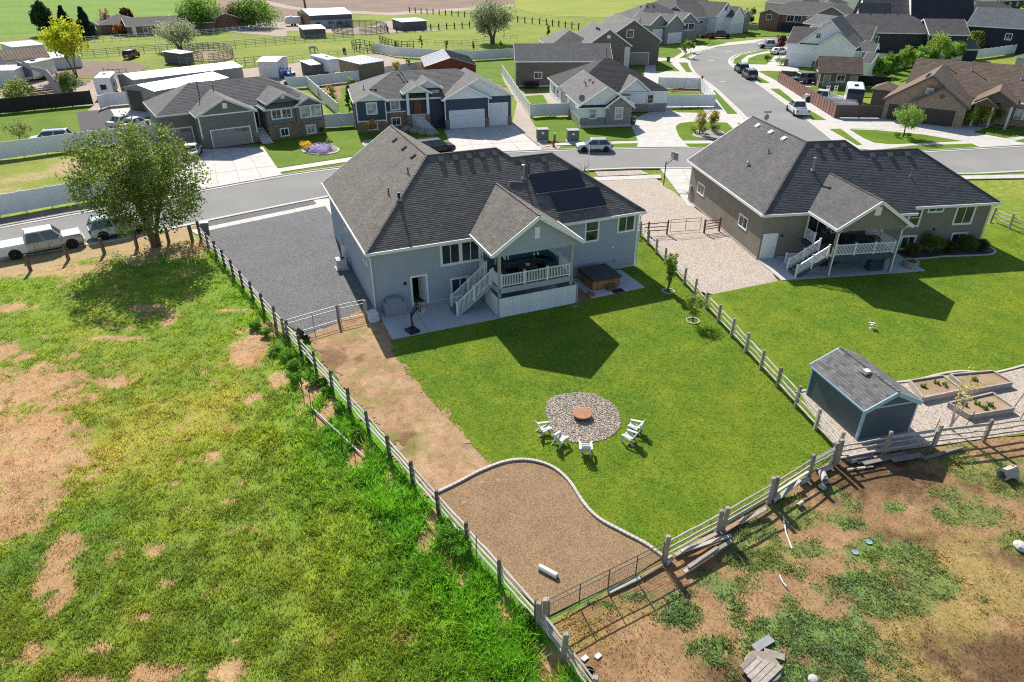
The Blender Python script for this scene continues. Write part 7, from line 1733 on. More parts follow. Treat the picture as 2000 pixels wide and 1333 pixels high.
# left side gardens
ptree('sparse young tree on the side lawn behind the vinyl fence', 44, 284, 238, 52, (.12,.14,.04), clumps=26, per=26, leaf=.22, trunk_h=.25)
ptree('leafy grey green tree beside the dead stump', 142, 192, 136, 44, (.09,.13,.035), clumps=44, per=50, leaf=.3, trunk_h=.1, stems=3)
bush('light green shrub left of the timber stack', W(42,206), 2.6, 4.2, (.15,.19,.03), .3, 60, 40)
dt = thing('dead_tree', 'bleached dead tree trunk leaning over the timber stack', 'tree', W(120,196), 0)
DWD = M('dead_wood', (.42,.37,.33), .9, .2, 3, .5, 8)
MB().tube([(0,0,-.1),(-.3,0,2.4),(-1.3,.2,4.4),(-3.6,.3,5.0),(-5.6,.4,5.9)], [.75,.6,.45,.3,.12], 8).obj('trunk', DWD, dt, smooth=True)
for p in ([(-.3,0,2.4),(.6,.1,4.2),(.3,.2,5.8)], [(-1.3,.2,4.4),(-2.6,.5,3.6),(-5.2,.5,3.3)], [(-3.6,.3,5.0),(-4.6,-.3,6.4)]): MB().tube(p, [.3,.2,.07], 6).obj('limb', DWD, dt, smooth=True)
ts = thing('timber_stack', 'dark stacked timber rack below the dead tree', 'timber', W(92,196), R(20))
for k in range(9): MB().beam((-2.6+.3*(k%3),-.8+.25*k,.3+.35*(k%5)),(2.4,-1.0+.25*k,.5+.38*(k%5)),.14,.14).obj('timber', DARKWOOD_SHADE, ts)
for x in (-2.2, 2.0): MB().box(x-.08,x+.08,-1.1,1.4,0,.2).obj('bearer', DARKWOOD_SHADE, ts)
# house garden shrubs and young trees in the back yards
for k, (x, y, r, h_, c) in enumerate(((12.95,-1.0,.72,1.0,(.075,.085,.018)),(14.75,-.95,1.05,1.85,(.075,.11,.018)),(16.4,-.95,.62,1.0,(.045,.065,.018)),(17.95,-.95,.9,1.45,(.055,.09,.016)),(19.35,-1.0,.62,.95,(.045,.06,.018)))):
    bush(('low dark green shrub nearest the taupe deck', 'largest round clipped shrub against the taupe house', 'dark shrub between the two round clipped shrubs', 'second round clipped shrub under the taupe house window', 'dark shrub at the far end of the taupe house bed')[k], at2(x, y, .02), r, h_, c, .065, 130, 60)
ptree('young upright tree with fresh green leaves by the rail fence', 1305, 569, 488, 34, (.15,.21,.035), shape='vase', clumps=50, per=60, leaf=.11, trunk_h=.2, stems=4, trunk_r=.06)
ptree('smaller spreading young tree with sparse leaves below the first', 1353, 628, 577, 54, (.15,.2,.04), clumps=34, per=34, leaf=.11, trunk_h=.5, stems=2, trunk_r=.04, shape='umbrella')
for lab, x, y in (('white edging ring around the upright young tree', 1305, 570), ('white edging ring around the spreading young tree', 1353, 628)):
    c = W(x, y); tr_ = thing('tree_ring', lab, 'edging', c)
    for k in range(10): MB().box(-.12,.12,.38,.46,0,.08).obj('edging_block', EDG, tr_, rot=(0,0,k*math.pi/5))
ptree('nearly bare small tree with a few yellow leaves by the raised beds', 1855, 838, 716, 62, (.35,.3,.04), clumps=20, per=7, leaf=.12, trunk_h=.3, stems=3, trunk_r=.07, bark=M('pale_bark', (.5,.45,.4), .9, .2, 8), shape='vase')
bush('leggy bare shrub behind the solar roof', W(1140,336), 1.2, 1.6, (.3,.22,.14), .06, 10, 30)
# weeds along the long fence, plants in the raised beds
for k, (x, y, r, h_) in enumerate(((500,640,.5,.5),(520,655,.45,.5),(560,700,.6,.6),(575,722,.5,.6),(540,690,.5,.4),(575,745,.55,.5),(606,705,.35,.5),(640,770,.4,.5),(632,750,.4,.4),(610,750,.5,.6),(660,800,.4,.4),(880,1060,.7,.9),(900,1082,.6,.8),(870,1040,.5,.6),(1028,1215,.4,.6),(700,855,.35,.5))):
    bush('leafy green weed clump along the foot of the long pasture fence', W(x,y), r, h_, (.085,.19,.02), .09, 50, 22, group='weed clumps along the pasture fence', name='weed_clump', cat='weeds')
for k, (x, y) in enumerate(((1800,762),(1826,755),(1880,800),(1905,796),(1930,800),(1920,806),(1842,760),(1900,750))): bush('small green plant in a raised bed', (*W2(x,y), .24), .22, .2, (.1,.16,.02), .07, 22, 10, group='plants in the raised beds', name='bed_plant', cat='plant')

# ---- grass: blades where the ground carries them
def blades(name, x, y, z, h, w, col, label, cat='grass', per=4, spread=.05, lean=.5):
    n = len(x)*per
    X = np.repeat(x, per)+RNG.normal(0, spread, n); Y = np.repeat(y, per)+RNG.normal(0, spread, n); Zz = np.repeat(z, per); Hh = np.repeat(h, per)*RNG.uniform(.6, 1.3, n); Ww = np.repeat(w, per)*RNG.uniform(.7, 1.3, n)
    a = RNG.uniform(0, 6.283, n); lx = RNG.normal(0, lean, n)*Hh; ly = RNG.normal(0, lean, n)*Hh
    dx, dy = np.cos(a)*Ww/2, np.sin(a)*Ww/2
    v = np.stack([np.stack([X-dx, Y-dy, Zz-.02], -1), np.stack([X+dx, Y+dy, Zz-.02], -1), np.stack([X+lx, Y+ly, Zz+Hh], -1)], 1).reshape(-1, 3)
    c = np.repeat(col, per, 0)*RNG.uniform(.55, 1.5, (n, 1)); c = np.repeat(np.clip(c, .005, 1), 3, 0)
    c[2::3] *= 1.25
    o = mesh_obj(name, np_mesh(name, v, np.arange(n*3).reshape(n, 3), GRASSM, c, 3)); return tag(o, label, cat, kind='stuff')
def zground(x, y): return (fbm(x, y, .5, 61)-.5)*.10-.045
# pasture
n = 230000
yy = 12+(60-12)*RNG.random(n)**1.7; half = yy*.9+8; xx = (RNG.random(n)*2-1)*half
s = (xx-FA.x)*(-(FB-FA).normalized().y)+(yy-FA.y)*(FB-FA).normalized().x
left_of = s < -.25
ok = left_of & (xx > -50) & ~inside(xx, yy, CORRAL)
okr = inside(xx, yy, CORRAL) & (xx < 36)
vside = ((xx-vA.x)*(vB.y-vA.y)-(yy-vA.y)*(vB.x-vA.x)) > 0
ok &= vside
for sel, nm, lab, ww in ((ok, 'pasture_grass', 'rough tufted grass of the left pasture', .045), (okr, 'corral_weeds', 'low leafy weeds growing over the corral soil', .06)):
    x, y = xx[sel], yy[sel]; c, cv, hh, lu, co = shade_near(x, y)
    clump = fbm(x, y, 1.6, 77, 3)
    keep = RNG.random(len(x)) < cv*np.clip(.35+1.6*(clump-.35), .15, 1)
    x, y, c, hh, lu, clump = x[keep], y[keep], c[keep], hh[keep], lu[keep], clump[keep]
    tone = (.8+.75*(fbm(x, y, 2.2, 83, 3)-.35))[:, None]
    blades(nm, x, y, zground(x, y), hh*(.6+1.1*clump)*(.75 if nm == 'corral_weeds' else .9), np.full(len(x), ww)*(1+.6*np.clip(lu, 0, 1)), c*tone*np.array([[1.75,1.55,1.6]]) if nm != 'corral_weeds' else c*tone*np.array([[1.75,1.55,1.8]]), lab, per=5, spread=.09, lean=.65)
# dry straw standing on the bare pasture soil and the corral
sel = (ok | okr)
x, y = xx[sel], yy[sel]; c, cv, hh, lu, co = shade_near(x, y)
keep = (cv < .35) & (RNG.random(len(x)) < np.where(co, .22, .5)*np.clip(fbm(x, y, 1.4, 71, 3)*2-.45, 0, 1)); x, y, c = x[keep], y[keep], c[keep]
blades('dry_straw', x, y, zground(x, y), np.full(len(x), .06), np.full(len(x), .04), c*np.array([[1.15,1.1,.95]]), 'short dry straw on the bare soil of the pasture and corral', per=5, spread=.1, lean=.9)
# lawns
def lawn_blades(nm, lab, poly, n, excl=()):
    P = np.array(poly); xy_ = RNG.uniform(P.min(0), P.max(0), (n, 2)); xy_ = xy_[(xy_[:, 1] < 60) & (np.abs(xy_[:, 0]) < .86*xy_[:, 1]+6)]; x, y = xy_[:, 0], xy_[:, 1]
    k = inside(x, y, poly)
    for e in excl: k &= ~inside(x, y, e)
    x, y = x[k], y[k]; m = fbm(x, y, .55, 91, 4); m2 = fbm(x, y, 2.5, 95, 3)
    b_ = fbm(x, y, .13, 101, 3); c = np.stack([.15+.34*np.clip(m-.3, 0, 1)+.10*(m2-.5)+.25*np.clip(b_-.45, 0, 1), .28+.2*np.clip(m-.3, 0, 1)+.14*(m2-.5)+.1*np.clip(b_-.45, 0, 1), .025+.02*m2], -1)
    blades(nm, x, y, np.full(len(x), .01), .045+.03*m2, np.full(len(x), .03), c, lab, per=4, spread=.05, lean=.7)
h1box = [loc1(-.5,-.5), loc1(21.5,-.5), loc1(21.5,14), loc1(-.5,14)]; patio1 = [loc1(0,-4.15), loc1(7.5,-4.15), loc1(7.5,0), loc1(0,0)]; pad1 = [loc1(7.4,-4.1), loc1(13.5,-4.1), loc1(14.7,-3.9), loc1(19.35,-3.9), loc1(19.35,0), loc1(7.4,0)]
lawn_blades('lawn_grass', 'mown grass of the back lawn with the fire pit', LAWN, 90000, (h1box, patio1, pad1, ring))
N2 = PX([(1405,576),(1520,552),(1545,546),(1930,470),(2100,420),(2300,400),(2300,640),(2060,700),(1960,724),(1880,722),(1770,742),(1600,760),(1560,760),(1480,660)])
lawn_blades('lawn_grass', 'mown grass of the neighbouring lawn on the right', N2, 80000, ([loc2(-.5,-4.3), loc2(12.2,-4.3), loc2(12.2,-2), loc2(21,-2.1), loc2(20.4,14), loc2(-.5,14)],))
# dry clods on the dirt strip and mulch, tufts at fence feet
P = np.array(DIRT); xy_ = RNG.uniform(P.min(0), P.max(0), (7000, 2)); xy_ = xy_[inside(xy_[:, 0], xy_[:, 1], DIRT)]; xy_ = xy_[fbm(xy_[:, 0], xy_[:, 1], 1.0, 22) > .47]
blades('dry_grass', xy_[:, 0], xy_[:, 1], np.full(len(xy_), .0), np.full(len(xy_), .05), np.full(len(xy_), .035), np.tile(np.array([[.26,.22,.07]]), (len(xy_), 1)), 'thin dry grass on the dirt strip beside the back lawn', per=4, spread=.08, lean=.9)
# ================================================================== VEHICLES AND STREET THINGS
TYRE = M('tyre', (.018,.018,.018), .85, .15, 6); RIM = M('alloy_rim', (.42,.42,.43), .35, .1, 6, metal=.7); AGL = glass_m('car_glass', (.012,.016,.02)); TAIL = M('tail_lamp', (.35,.02,.015), .3); HEADL = M('head_lamp', (.7,.72,.72), .2); CHROME = M('chrome', (.5,.5,.5), .25, .05, metal=.9)
_wh = {}
def wheel(parent, x, y, r, w=.22):
    k = (round(r,2), w)
    if k not in _wh:
        _wh[k] = (MB().lathe([(r*.62,-w/2),(r*.95,-w/2),(r,-w*.35),(r,w*.35),(r*.95,w/2),(r*.62,w/2)], 20).mesh('tyre', TYRE, True), MB().lathe([(r*.1,-w*.5),(r*.62,-w*.42),(r*.62,w*.42),(r*.1,w*.5)], 12).mesh('rim', RIM))
    o = mesh_obj('wheel', _wh[k][0], None, parent, (x, y, r), (R(90), 0, 0)); mesh_obj('rim', _wh[k][1], None, o); return o
def body_loft(st, W_, mat, name, parent):
    """st: (x, z_bottom, z_shoulder, z_top, width factor)"""
    rings = []
    for x, zb, zs, zt, k in st:
        w = W_/2*k
        rings.append([(x,-w*.9,zb),(x,-w,zb+(zs-zb)*.35),(x,-w*.99,zs),(x,-w*.9,zt),(x,w*.9,zt),(x,w*.99,zs),(x,w,zb+(zs-zb)*.35),(x,w*.9,zb)])
    return MB().loft([r[::-1] for r in rings]).obj(name, mat, parent, smooth=False, fix=True)
def cabin(parent, xs, zb, zt, W_, mat, pillars=True):
    """xs = windscreen foot, windscreen head, rear head, rear foot"""
    a, b, c, d = xs; w0, w1 = W_/2*.93, W_/2*.76
    g = MB().add([(a,-w0,zb),(a,w0,zb),(d,w0,zb),(d,-w0,zb),(b,-w1,zt),(b,w1,zt),(c,w1,zt),(c,-w1,zt)], [(0,3,2,1),(4,5,6,7),(0,1,5,4),(1,2,6,5),(2,3,7,6),(3,0,4,7)]).obj('glasshouse', AGL, parent, fix=True)
    MB().loft([[(b+.03,-w1-.02,zt-.02),(b+.03,w1+.02,zt-.02),(c-.03,w1+.02,zt-.02),(c-.03,-w1-.02,zt-.02)],[(b-.06,-w1+.08,zt+.05),(b-.06,w1-.08,zt+.05),(c+.06,w1-.08,zt+.05),(c+.06,-w1+.08,zt+.05)]]).obj('roof_panel', mat, parent, fix=True)
    for s in (-1, 1):
        MB().beam((a,s*w0,zb),(b,s*w1,zt),.06,.07).obj('pillar', mat, parent); MB().beam((d,s*w0,zb),(c,s*w1,zt),.10,.09).obj('pillar', mat, parent)
        m0, m1 = (a+d)/2, (b+c)/2; MB().beam((m0,s*(w0+.005),zb),(m1,s*(w1+.005),zt),.08,.05).obj('pillar', mat, parent)
        MB().box(-.08,.08,-.09,.09,0,.14).obj('mirror', mat, parent, loc=(a-.25,s*(w0+.14),zb+.02))
    return g
def vehicle(label, kind, px, py, ang, mat, name=None, z=-.05, group=None, L=None):
    cat = {'pickup': 'pickup truck', 'suv': 'suv', 'hatch': 'car', 'sedan': 'car', 'jeep': 'car', 'van': 'van'}[kind]
    nm = {'pickup': 'pickup_truck', 'suv': 'parked_suv', 'hatch': 'hatchback_car', 'sedan': 'parked_car', 'jeep': 'off_road_car', 'van': 'van'}[kind]
    t = thing(name or nm, label, cat, W(px, py, z) if not isinstance(px, tuple) else (*px, z), ang, group)
    if kind == 'pickup':
        L = L or 5.9; w = 2.0; h = L/2; r = .4
        body_loft([(h,.45,.75,.9,.84),(h-.12,.34,.85,1.02,.95),(h-1.35,.3,.95,1.12,1.0),(h-1.4,.3,.95,1.13,1.0),(-h+2.1,.3,.98,1.12,1.0)], w, mat, 'body', t)
        bed = MB().box(-h+.05,-h+2.1,-w/2,-w/2+.1,.42,1.12).box(-h+.05,-h+2.1,w/2-.1,w/2,.42,1.12).box(-h+.05,-h+.14,-w/2+.1,w/2-.1,.42,1.12).box(-h+.14,-h+2.1,-w/2+.1,w/2-.1,.42,.56).obj('cargo_bed', mat, t)
        cabin(t, (h-1.4,h-2.0,-h+2.32,-h+2.12), 1.1, 1.86, w, mat); wx = (h-.95, -h+1.2)
        MB().box(h-.02,h+.1,-.9,.9,.38,.6).obj('bumper', CHROME, t); MB().box(-h-.12,-h+.05,-.92,.92,.42,.62).obj('bumper', CHROME, t)
    elif kind in ('suv', 'van'):
        L = L or 4.9; w = 1.95; h = L/2; r = .37
        body_loft([(h,.42,.7,.82,.82),(h-.15,.3,.8,.95,.94),(h-1.15,.27,.92,1.05,1.0),(-h+.4,.27,.95,1.05,1.0),(-h,.4,.85,1.02,.9)], w, mat, 'body', t)
        cabin(t, (h-1.05,h-1.75,-h+.45,-h+.08), 1.02, 1.7, w, mat); wx = (h-.95, -h+.95)
        for s in (-1, 1): MB().beam((h-2.0,s*.62,1.8),(-h+.6,s*.62,1.8),.04,.05).obj('roof_rail', DARKMET, t)
    elif kind == 'jeep':
        L = L or 4.2; w = 1.8; h = L/2; r = .42
        body_loft([(h,.5,.9,1.0,.8),(h-1.2,.42,1.0,1.1,.86),(h-1.25,.42,1.0,1.12,1),(-h,.45,1.0,1.1,1)], w, mat, 'body', t); cabin(t, (h-1.35,h-1.5,-h+.12,-h+.04), 1.1, 1.82, w, mat); wx = (h-.7, -h+.8)
    else:
        L = L or 4.4; w = 1.78; h = L/2; r = .32
        body_loft([(h,.36,.58,.66,.78),(h-.18,.24,.68,.78,.93),(h-1.0,.2,.82,.9,1.0),(-h+.5,.2,.85,.92,1.0),(-h,.34,.76,.88,.88)], w, mat, 'body', t)
        cabin(t, (h-1.0,h-1.75,(-h+.75 if kind == 'hatch' else -h+1.3),(-h+.2 if kind == 'hatch' else -h+.65)), .88, 1.42, w, mat); wx = (h-.85, -h+.8)
    mbs = MB()
    for s in (-1, 1):
        for xd in ((h-1.5-.1, h-2.55, h-3.55) if kind != 'jeep' else (h-1.5, h-2.4)): mbs.box(xd-.012,xd+.012,s*(w/2+.002)-.006,s*(w/2+.002)+.006,.42,.98 if kind in ('pickup','suv','van') else .8)
        mbs.box(-h+1.5,h-1.5,s*(w/2-.01)-.02,s*(w/2-.01)+.02,.26,.34)
        for xd in (h-2.3, h-3.3): mbs.box(xd-.09,xd+.09,s*(w/2+.006)-.012,s*(w/2+.006)+.012,.86 if kind in ('pickup','suv','van') else .7,.89 if kind in ('pickup','suv','van') else .73)
    mbs.obj('door_seams', BLACK, t)
    for x in wx:
        for s in (-1, 1):
            MB().lathe([(r*1.17,-.012),(r*1.17,.012)], 20).obj('wheel_arch', BLACK, t, loc=(x, s*(w/2+.0), r+.02), rot=(R(90),0,0))
            wheel(t, x, s*(w/2-.08), r)
    hz = .78 if kind in ('pickup', 'suv', 'van', 'jeep') else .6
    for s in (-1, 1):
        MB().box(h-.12,h+.015,s*.72-.16,s*.72+.16,hz-.1,hz+.08).obj('headlight', HEADL, t); MB().box(-h-.02,-h+.12,s*(w/2-.16)-.09,s*(w/2-.16)+.09,hz-.05,hz+.25).obj('tail_light', TAIL, t)
    MB().box(h-.05,h+.02,-.5,.5,hz-.28,hz-.08).obj('grille', BLACK, t); MB().box(-h-.03,-h+.02,-.26,.26,hz-.1,hz+.05).obj('number_plate', WHITE, t)
    return t
def ang_px(p, q): a, b = W(*p), W(*q); return math.atan2(b.y-a.y, b.x-a.x)
PW, PTAN, PSIL, PGRY, PBLK, PBLU = paint('paint_white', (.7,.71,.72)), paint('paint_pewter', (.5,.47,.42), .3, .2), paint('paint_silver', (.52,.55,.6), .25, .3), paint('paint_grey', (.07,.08,.09), .25, .3), paint('paint_black', (.012,.012,.016)), paint('paint_pale_blue', (.45,.55,.6))
pk = vehicle('white over pewter crew cab pickup parked at the left road edge', 'pickup', 84, 490, ang_px((38,497),(142,477)), PTAN, L=6.2)
MB().box(-3.0,-.98,-.92,.92,1.11,1.17).obj('bed_cover', PW, pk); MB().box(1.72,3.0,-.85,.85,1.1,1.15).obj('bonnet_panel', PW, pk)
for ch in pk.children:
    if ch.name.startswith(('roof_panel', 'cargo')): ch.data.materials[0] = PW
vehicle('pale blue car parked behind the large open tree', 'suv', 238, 456, ang_px((196,468),(290,450)), PBLU)
vehicle('white sedan parked on the grey green house drive', 'sedan', 377, 305, R(105), PW)
vehicle('silver suv on the side lawn behind the vinyl fence', 'suv', 103, 281, R(200), PSIL)
vehicle('white car at the workshop gate behind the tree', 'sedan', 266, 250, R(75), PW); vehicle('pale car left of the white car at the workshop gate', 'sedan', 242, 246, R(70), PSIL)
vehicle('black suv with roof rails behind the grey house ridge', 'suv', 850, 300, ang_px((820,306),(880,299)), PBLK)
vehicle('silver hatchback parked at the far kerb of the main road', 'hatch', 1160, 294, R(182), PSIL)
vehicle('dark grey suv farther up the side street', 'suv', 1447, 141, ang_px((1480,165),(1430,132)), PGRY); vehicle('dark grey van behind the suv on the side street', 'van', 1463, 153, ang_px((1480,165),(1430,132)), PGRY, L=5.1)
vehicle('white pickup truck parked on the side street seen from behind', 'pickup', 1556, 222, ang_px((1600,250),(1540,205)), PW)
vehicle('grey off road car inside the brown fenced yard', 'jeep', 1563, 163, R(185), paint('paint_slate', (.16,.19,.22))); vehicle('white pickup behind the red brown fence', 'pickup', 1606, 200, R(150), PW)
vehicle('pale pickup at the top bend of the side street', 'pickup', 1504, 94, R(175), paint('paint_ice', (.5,.55,.6))); vehicle('dark maroon pickup on the far drive', 'pickup', 1405, 74, R(-10), paint('paint_maroon', (.06,.015,.02)), L=6.2); vehicle('black car on the far drive left of the maroon pickup', 'sedan', 1381, 75, R(175), PBLK)
vehicle('white car half hidden by the burgundy tree', 'sedan', 1521, 106, R(30), PW)
vehicle('dark red tractor like vehicle on the far pasture', 'van', 258, 113, R(95), paint('paint_brick', (.16,.04,.03)), L=5.5)
def trailer(label, px, py, ang, L, w, hh, mat, name='camper_trailer', front=None, nose=.5, stripe=None):
    t = thing(name, label, 'trailer', W(px, py, -.05), ang); h = L/2
    MB().yprism([(y, z) for y, z in ((-w/2,.55),(w/2,.55),(w/2,hh-.15),(w/2-.2,hh),(-w/2+.2,hh),(-w/2,hh-.15))], -h, h-nose).obj('body', mat, t, fix=True)
    MB().loft([[(h-nose,-w/2,.55),(h-nose,w/2,.55),(h-nose,w/2,hh-.1),(h-nose,-w/2,hh-.1)],[(h,-w/2+.1,.75),(h,w/2-.1,.75),(h-.15,w/2-.1,hh-.7),(h-.15,-w/2+.1,hh-.7)]]).obj('nose', front or mat, t, fix=True)
    for s in (-1, 1):
        for x in (-.5, .4): wheel(t, x, s*(w/2-.12), .34)
    MB().beam((h,0,.5),(h+1.1,0,.5),.12,.1).obj('tow_bar', DARKMET, t)
    MB().box(-.35,.35,-.3,.3,0,.2).obj('roof_unit', BLACK if front else WHITE, t, loc=(.4,0,hh)); MB().box(-h-.01,-h+.02,-.45,.45,1.3,2.1).obj('rear_window', AGL, t); MB().box(-1.2,-.2,-w/2-.02,-w/2+.02,1.4,2.0).obj('side_window', AGL, t); MB().box(.8,1.5,-w/2-.02,-w/2+.02,.6,2.3).obj('entry_door', M('trailer_door', (.55,.55,.55), .5), t)
    return t
trailer('white camper trailer parked beside the long grey shed', 214, 184, R(110), 7.5, 2.5, 3.2, PW)
trailer('white travel trailer with dark glossy nose in the fenced yard', 1664, 204, R(-112), 7.5, 2.5, 2.9, PW, front=paint('paint_navy', (.015,.02,.03)))
trailer('grey fronted trailer under the brown roofed shed', 78, 154, R(-95), 7, 2.5, 3.3, PW, front=paint('paint_steelblue', (.12,.15,.19)))
trailer('long white covered trailer in the gravel yard', 640, 142, R(-52), 9, 2.6, 3.0, M('tarp_white', (.62,.64,.67), .6, .1, 1, .4, 3), name='covered_trailer')
trailer('white motorhome behind the far brick house', 1608, 40, R(180), 7, 2.5, 3.2, PW, name='motorhome')
trailer('small white horse trailer by the farm yard', 573, 50, R(200), 5, 2.2, 2.6, PW, name='horse_trailer')
BLUEP = paint('boat_blue', (.03,.1,.35))
for k, x in enumerate((556, 569)):
    t = thing('pedal_boat', ('blue pedal boat standing left of its twin in the gravel yard', 'blue pedal boat standing right of its twin in the gravel yard')[k], 'boat', W(x,150,-.05), R(80), 'blue pedal boats')
    MB().loft([[(x0,-.7*s,.15),(x0,.7*s,.15),(x0,.6*s,.75),(x0,-.6*s,.75)] for x0, s in ((-1.2,.6),(-.6,1),(.6,1),(1.2,.55))]).obj('hull', BLUEP, t, fix=True)
    MB().tube([(-.9,-.45,.7),(-1.1,-.45,1.3),(-.5,-.3,1.6)], .2, 7).obj('seat_back', BLUEP, t); MB().tube([(-.9,.45,.7),(-1.1,.45,1.3),(-.5,.3,1.6)], .2, 7).obj('seat_back', BLUEP, t)
t = thing('small_boat', 'white covered dinghy beside the tan shed', 'boat', W(682,140,-.05), .4); MB().loft([[(x0,-.8*s,.2),(x0,.8*s,.2),(x0,.6*s,.8),(x0,-.6*s,.8)] for x0, s in ((-1.6,.7),(0,1),(1.2,.7),(1.8,.15))]).obj('hull', paint('boat_white', (.6,.66,.72)), t, fix=True); MB().box(-1.2,.6,-.5,.5,.8,1.0).obj('cover', VINYL, t)
up = thing('utility_pole', 'dark utility pole standing behind the two tone barn', 'pole', W(597,19,-.1)); MB().tube([(0,0,0),(-.3,0,9)], [.45,.35], 8).obj('shaft', DARKWOOD_SHADE, up); MB().beam((-1.4,0,8.2),(.9,0,8.2),.2,.2).obj('crossarm', DARKWOOD_SHADE, up)
# street boxes, hydrants, bins, sign
BXG = M('utility_green', (.13,.15,.125), .6, .1)
for k, (x, y) in enumerate(((1059,274),(1118,276))):
    t = thing('utility_box', ('green grey utility box at the gravel path corner', 'green grey utility box in front of the white gabled house lawn')[k], 'utility box', W(x,y,-.05), R(5))
    MB().box(-.85,.85,-.7,.7,-.05,.12).obj('pad', CONC, t); MB().loft([[(-.75,-.6,.12),(.75,-.6,.12),(.75,.6,.12),(-.75,.6,.12)],[(-.75,-.6,1.35),(.75,-.6,1.35),(.75,.6,1.5),(-.75,.6,1.5)]]).obj('cabinet', BXG, t); MB().box(-.78,.78,-.64,.64,1.42,1.5).obj('lid', M('utility_top', (.3,.31,.28), .6), t); MB().box(-.16,.16,-.63,-.6,.9,1.15).obj('warning_label', WHITE, t)
t = thing('pedestal', 'small green cable pedestal behind the hydrant', 'pedestal', W(1083,275,-.05)); MB().box(-.13,.13,-.13,.13,0,.8).obj('post', BXG, t); MB().box(-.16,.16,-.16,.16,.8,.95).obj('cap', M('pedestal_cap', (.4,.42,.38), .6), t)
HYD = M('hydrant_red', (.4,.04,.03), .5, .1)
for k, (x, y) in enumerate(((1081,287),(1371,157))):
    t = thing('fire_hydrant', ('red fire hydrant beside the silver hatchback kerb', 'red fire hydrant on the side street corner')[k], 'hydrant', W(x,y,-.05)); MB().lathe([(.2,0),(.2,.08),(.14,.1),(.14,.6),(.18,.62),(.18,.68),(.1,.8),(.04,.86)], 12).obj('barrel', HYD, t); MB().tube([(-.24,0,.48),(.24,0,.48)], .07, 8).obj('outlet', HYD, t); MB().tube([(0,-.22,.42),(0,0,.42)], .09, 8).obj('outlet', HYD, t)
BING = M('bin_green', (.02,.12,.075), .5)
for k, (x, y) in enumerate(((1236,243),(1713,229),(1305,121))):
    t = thing('wheelie_bin', ('green wheelie bin at the brick corner of the white gabled house', 'green wheelie bin beside the brick garage', 'dark green bin on the far pavement')[k], 'bin', W(x,y,-.05), .2); MB().loft([[(-a,-a,z),(a,-a,z),(a,a,z),(-a,a,z)] for a, z in ((.26,.05),(.34,.95))]).obj('body', BING, t); MB().box(-.37,.37,-.4,.36,.95,1.04).obj('lid', BING, t); MB().tube([(-.2,.3,.12),(.2,.3,.12)], .12, 10).obj('wheels', BLACK, t); MB().box(-.12,.12,-.35,-.33,.5,.62).obj('label_plate', WHITE, t)
sg = thing('street_sign', 'green street name sign on a thin post behind the right roof', 'sign', W(1492,262,-.05), R(8)); MB().tube([(0,0,0),(0,0,3.0)], .04, 8).obj('post', STEEL, sg); MB().box(-.5,.5,-.015,.015,2.75,3.0).obj('name_plate', M('sign_green', (.03,.28,.2), .5), sg)
MB().lathe([(.36,-.012),(.38,-.012),(.38,.012),(.36,.012)], 8).obj('stop_sign_back', M('sign_back', (.3,.3,.3), .5), sg, loc=(0,.05,2.2), rot=(R(90),0,0))
for k in range(6): MB().box(-.4+.13*k,-.31+.13*k,-.022,-.015,2.82,2.94).obj('letter_mark', WHITE, sg)
for k, (x, y) in enumerate(((1614,190),(1629,190))):
    t = thing('ladder_rack', ('white ladder frame left of its twin in the fenced yard', 'white ladder frame right of its twin in the fenced yard')[k], 'ladder', W(x,y,-.05), .1)
    for s in (-.25, .25): MB().tube([(s,0,0),(s,0,1.9)], .05, 6).obj('side_rail', WHITE, t)
    for j in range(5): MB().tube([(-.25,0,.3+.35*j),(.25,0,.3+.35*j)], .04, 6).obj('rung', WHITE, t)
bt = thing('boat_trailer', 'white boat under a rumpled cover behind the brown fence', 'boat', W(1640,213,-.05), R(170)); MB().loft([[(x0,-1.0*s,.4),(x0,1.0*s,.4),(x0,.9*s,1.1),(x0,-.9*s,1.1)] for x0, s in ((-2.4,.8),(-1,1),(1,.9),(2.6,.2))]).obj('hull', PW, bt, fix=True); MB().loft([[(x0,-.8*s,1.1),(x0,.8*s,1.1),(x0,.2*s,1.5)] for x0, s in ((-2.2,.8),(-.5,1),(1,.9),(2.2,.2))]).obj('cover', M('tarp_grey', (.45,.45,.45), .7, .2, 2), bt, fix=True)
wbw = thing('wheelbarrow', 'dark wheelbarrow standing in the corner side yard', 'wheelbarrow', W(1326,172,-.03)); MB().loft([[(-.5,-.35,.4),(.4,-.35,.4),(.4,.35,.4),(-.5,.35,.4)],[(-.6,-.45,.7),(.6,-.45,.7),(.6,.45,.7),(-.6,.45,.7)]]).obj('tray', BLACK, wbw); MB().tube([(.7,-.05,.2),(.7,.05,.2)], .2, 12).obj('wheel', BLACK, wbw); MB().beam((-1.2,-.3,.5),(.7,-.1,.2),.05,.05).obj('handle', OLDWOOD, wbw); MB().beam((-1.2,.3,.5),(.7,.1,.2),.05,.05).obj('handle', OLDWOOD, wbw)
for k in range(3):
    t = thing('patio_chair', ('leftmost dark patio chair below the long taupe garage', 'middle dark patio chair below the long taupe garage', 'rightmost dark patio chair below the long taupe garage')[k], 'chair', W(1029+9*k,172,-.04), 0); MB().box(-.45,.45,-.4,.4,.3,.5).obj('seat', BLACK, t); MB().box(-.45,.45,.3,.42,.5,1.1).obj('backrest', BLACK, t); MB().box(-.5,-.42,-.4,.4,0,.7).obj('arm', BLACK, t); MB().box(.42,.5,-.4,.4,0,.7).obj('arm', BLACK, t)
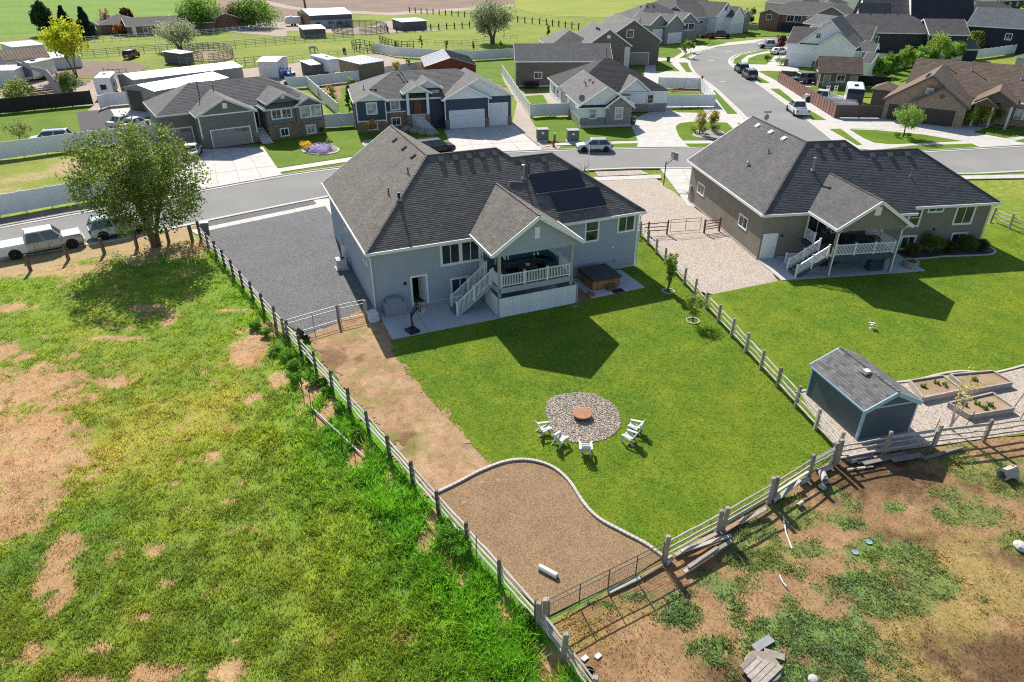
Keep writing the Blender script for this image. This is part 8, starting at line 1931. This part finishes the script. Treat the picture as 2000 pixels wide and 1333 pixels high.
# boulders at the navy house path
for k, (x, y, s) in enumerate(((795,256,.9),(812,259,1.0),(828,262,.9),(842,264,.8),(786,250,.7))): tag(MB().lathe([(s*.85,-.05),(s,.25),(s*.8,.6),(s*.3,.75)], 8).obj('boulder', M('boulder_tan', (.27,.24,.2), .9, .25, 3, .5, 8), loc=W(x,y,-.05), rot=(.05,.08,x)), ('big tan boulder second from left below the navy house path', 'largest tan boulder in the middle below the navy house path', 'tan boulder right of the largest below the navy house path', 'rightmost tan boulder below the navy house path', 'leftmost small tan boulder below the navy house path')[k], 'rock', 'boulders below the navy house path')
# round pens
def round_pen(label, c, rx, ry, n, h_, mat, soil):
    t = thing('round_pen', label, 'pen', W(*c)); o = W(*c); pts = [W(c[0]+rx*math.cos(2*math.pi*k/n), c[1]+ry*math.sin(2*math.pi*k/n))-o for k in range(n)]
    struct(MB().sheet([(p.x+o.x, p.y+o.y) for p in pts], -.09).obj('pen_soil', soil))
    for k in range(n):
        a, b = pts[k], pts[(k+1) % n]
        if k == int(n*.27): continue
        for j in range(5): MB().beam(a+Vector((0,0,.25+.32*j*h_/1.7)), b+Vector((0,0,.25+.32*j*h_/1.7)), .05, .14).obj('rail', mat, t)
        MB().box(-.07,.07,-.07,.07,0,h_).obj('post', mat, t, loc=a)
    return t
round_pen('pale round pen with board rails beside the willow', (408,108), 48, 11, 28, 1.7, M('pen_board', (.4,.35,.3), .8, .2), M('pen_sand', (.24,.17,.09), .95, .2, 1, world=True))
round_pen('large dark round pen beside the two tone barn', (702,59), 54, 8, 28, 1.8, M('pen_dark', (.13,.125,.12), .8, .2), M('pen_dirt', (.24,.18,.14), .95, .2, 1, world=True))
# horses: one skinned body each
def horse(label, px, py, ang, mat):
    t = thing('horse', label, 'horse', W(px, py, -.16), ang)
    V = [(0,0,1.25),(.55,0,1.3),(-.55,0,1.28),(.85,0,1.2),(1.15,0,.85),(1.35,0,.5),(1.5,0,.22),(-.8,0,1.2),(-.95,0,.7)]; E = [(0,1),(0,2),(1,3),(3,4),(4,5),(5,6),(2,7),(7,8)]; Rr = [.33,.32,.34,.24,.17,.14,.09,.14,.06]
    for (x, k0) in ((.5,1),(-.6,2)):
        for s in (-1,1):
            b = len(V); bx_ = x+(.05 if x > 0 else -.08)
            V += [(x,s*.17,.95),(bx_,s*.17,.55),(x,s*.17,.12),(x+.06,s*.17,.03)]; E += [(k0,b),(b,b+1),(b+1,b+2),(b+2,b+3)]; Rr += [.16,.085,.06,.07]
    me = bpy.data.meshes.new('body'); me.from_pydata(V, E, []); me.materials.append(mat); o = mesh_obj('body', me, None, t)
    sk_ = o.modifiers.new('skin', 'SKIN'); 
    for i, r_ in enumerate(Rr): me.skin_vertices[0].data[i].radius = (r_, r_)
    me.skin_vertices[0].data[0].use_root = True; o.modifiers.new('sub', 'SUBSURF').levels = 1; o.modifiers['sub'].render_levels = 1
    for s in (-1,1): MB().lathe([(.05,0),(.035,.1),(.005,.16)], 6).obj('ear', mat, t, loc=(1.17,s*.1,.98))
    return t
horse('pale grey horse grazing on the middle pasture', 611, 103, R(-10), M('horse_grey', (.42,.36,.3), .8, .2)); horse('black horse grazing near the paddock corner', 673, 106, R(-70), M('horse_black', (.02,.017,.016), .7, .2))
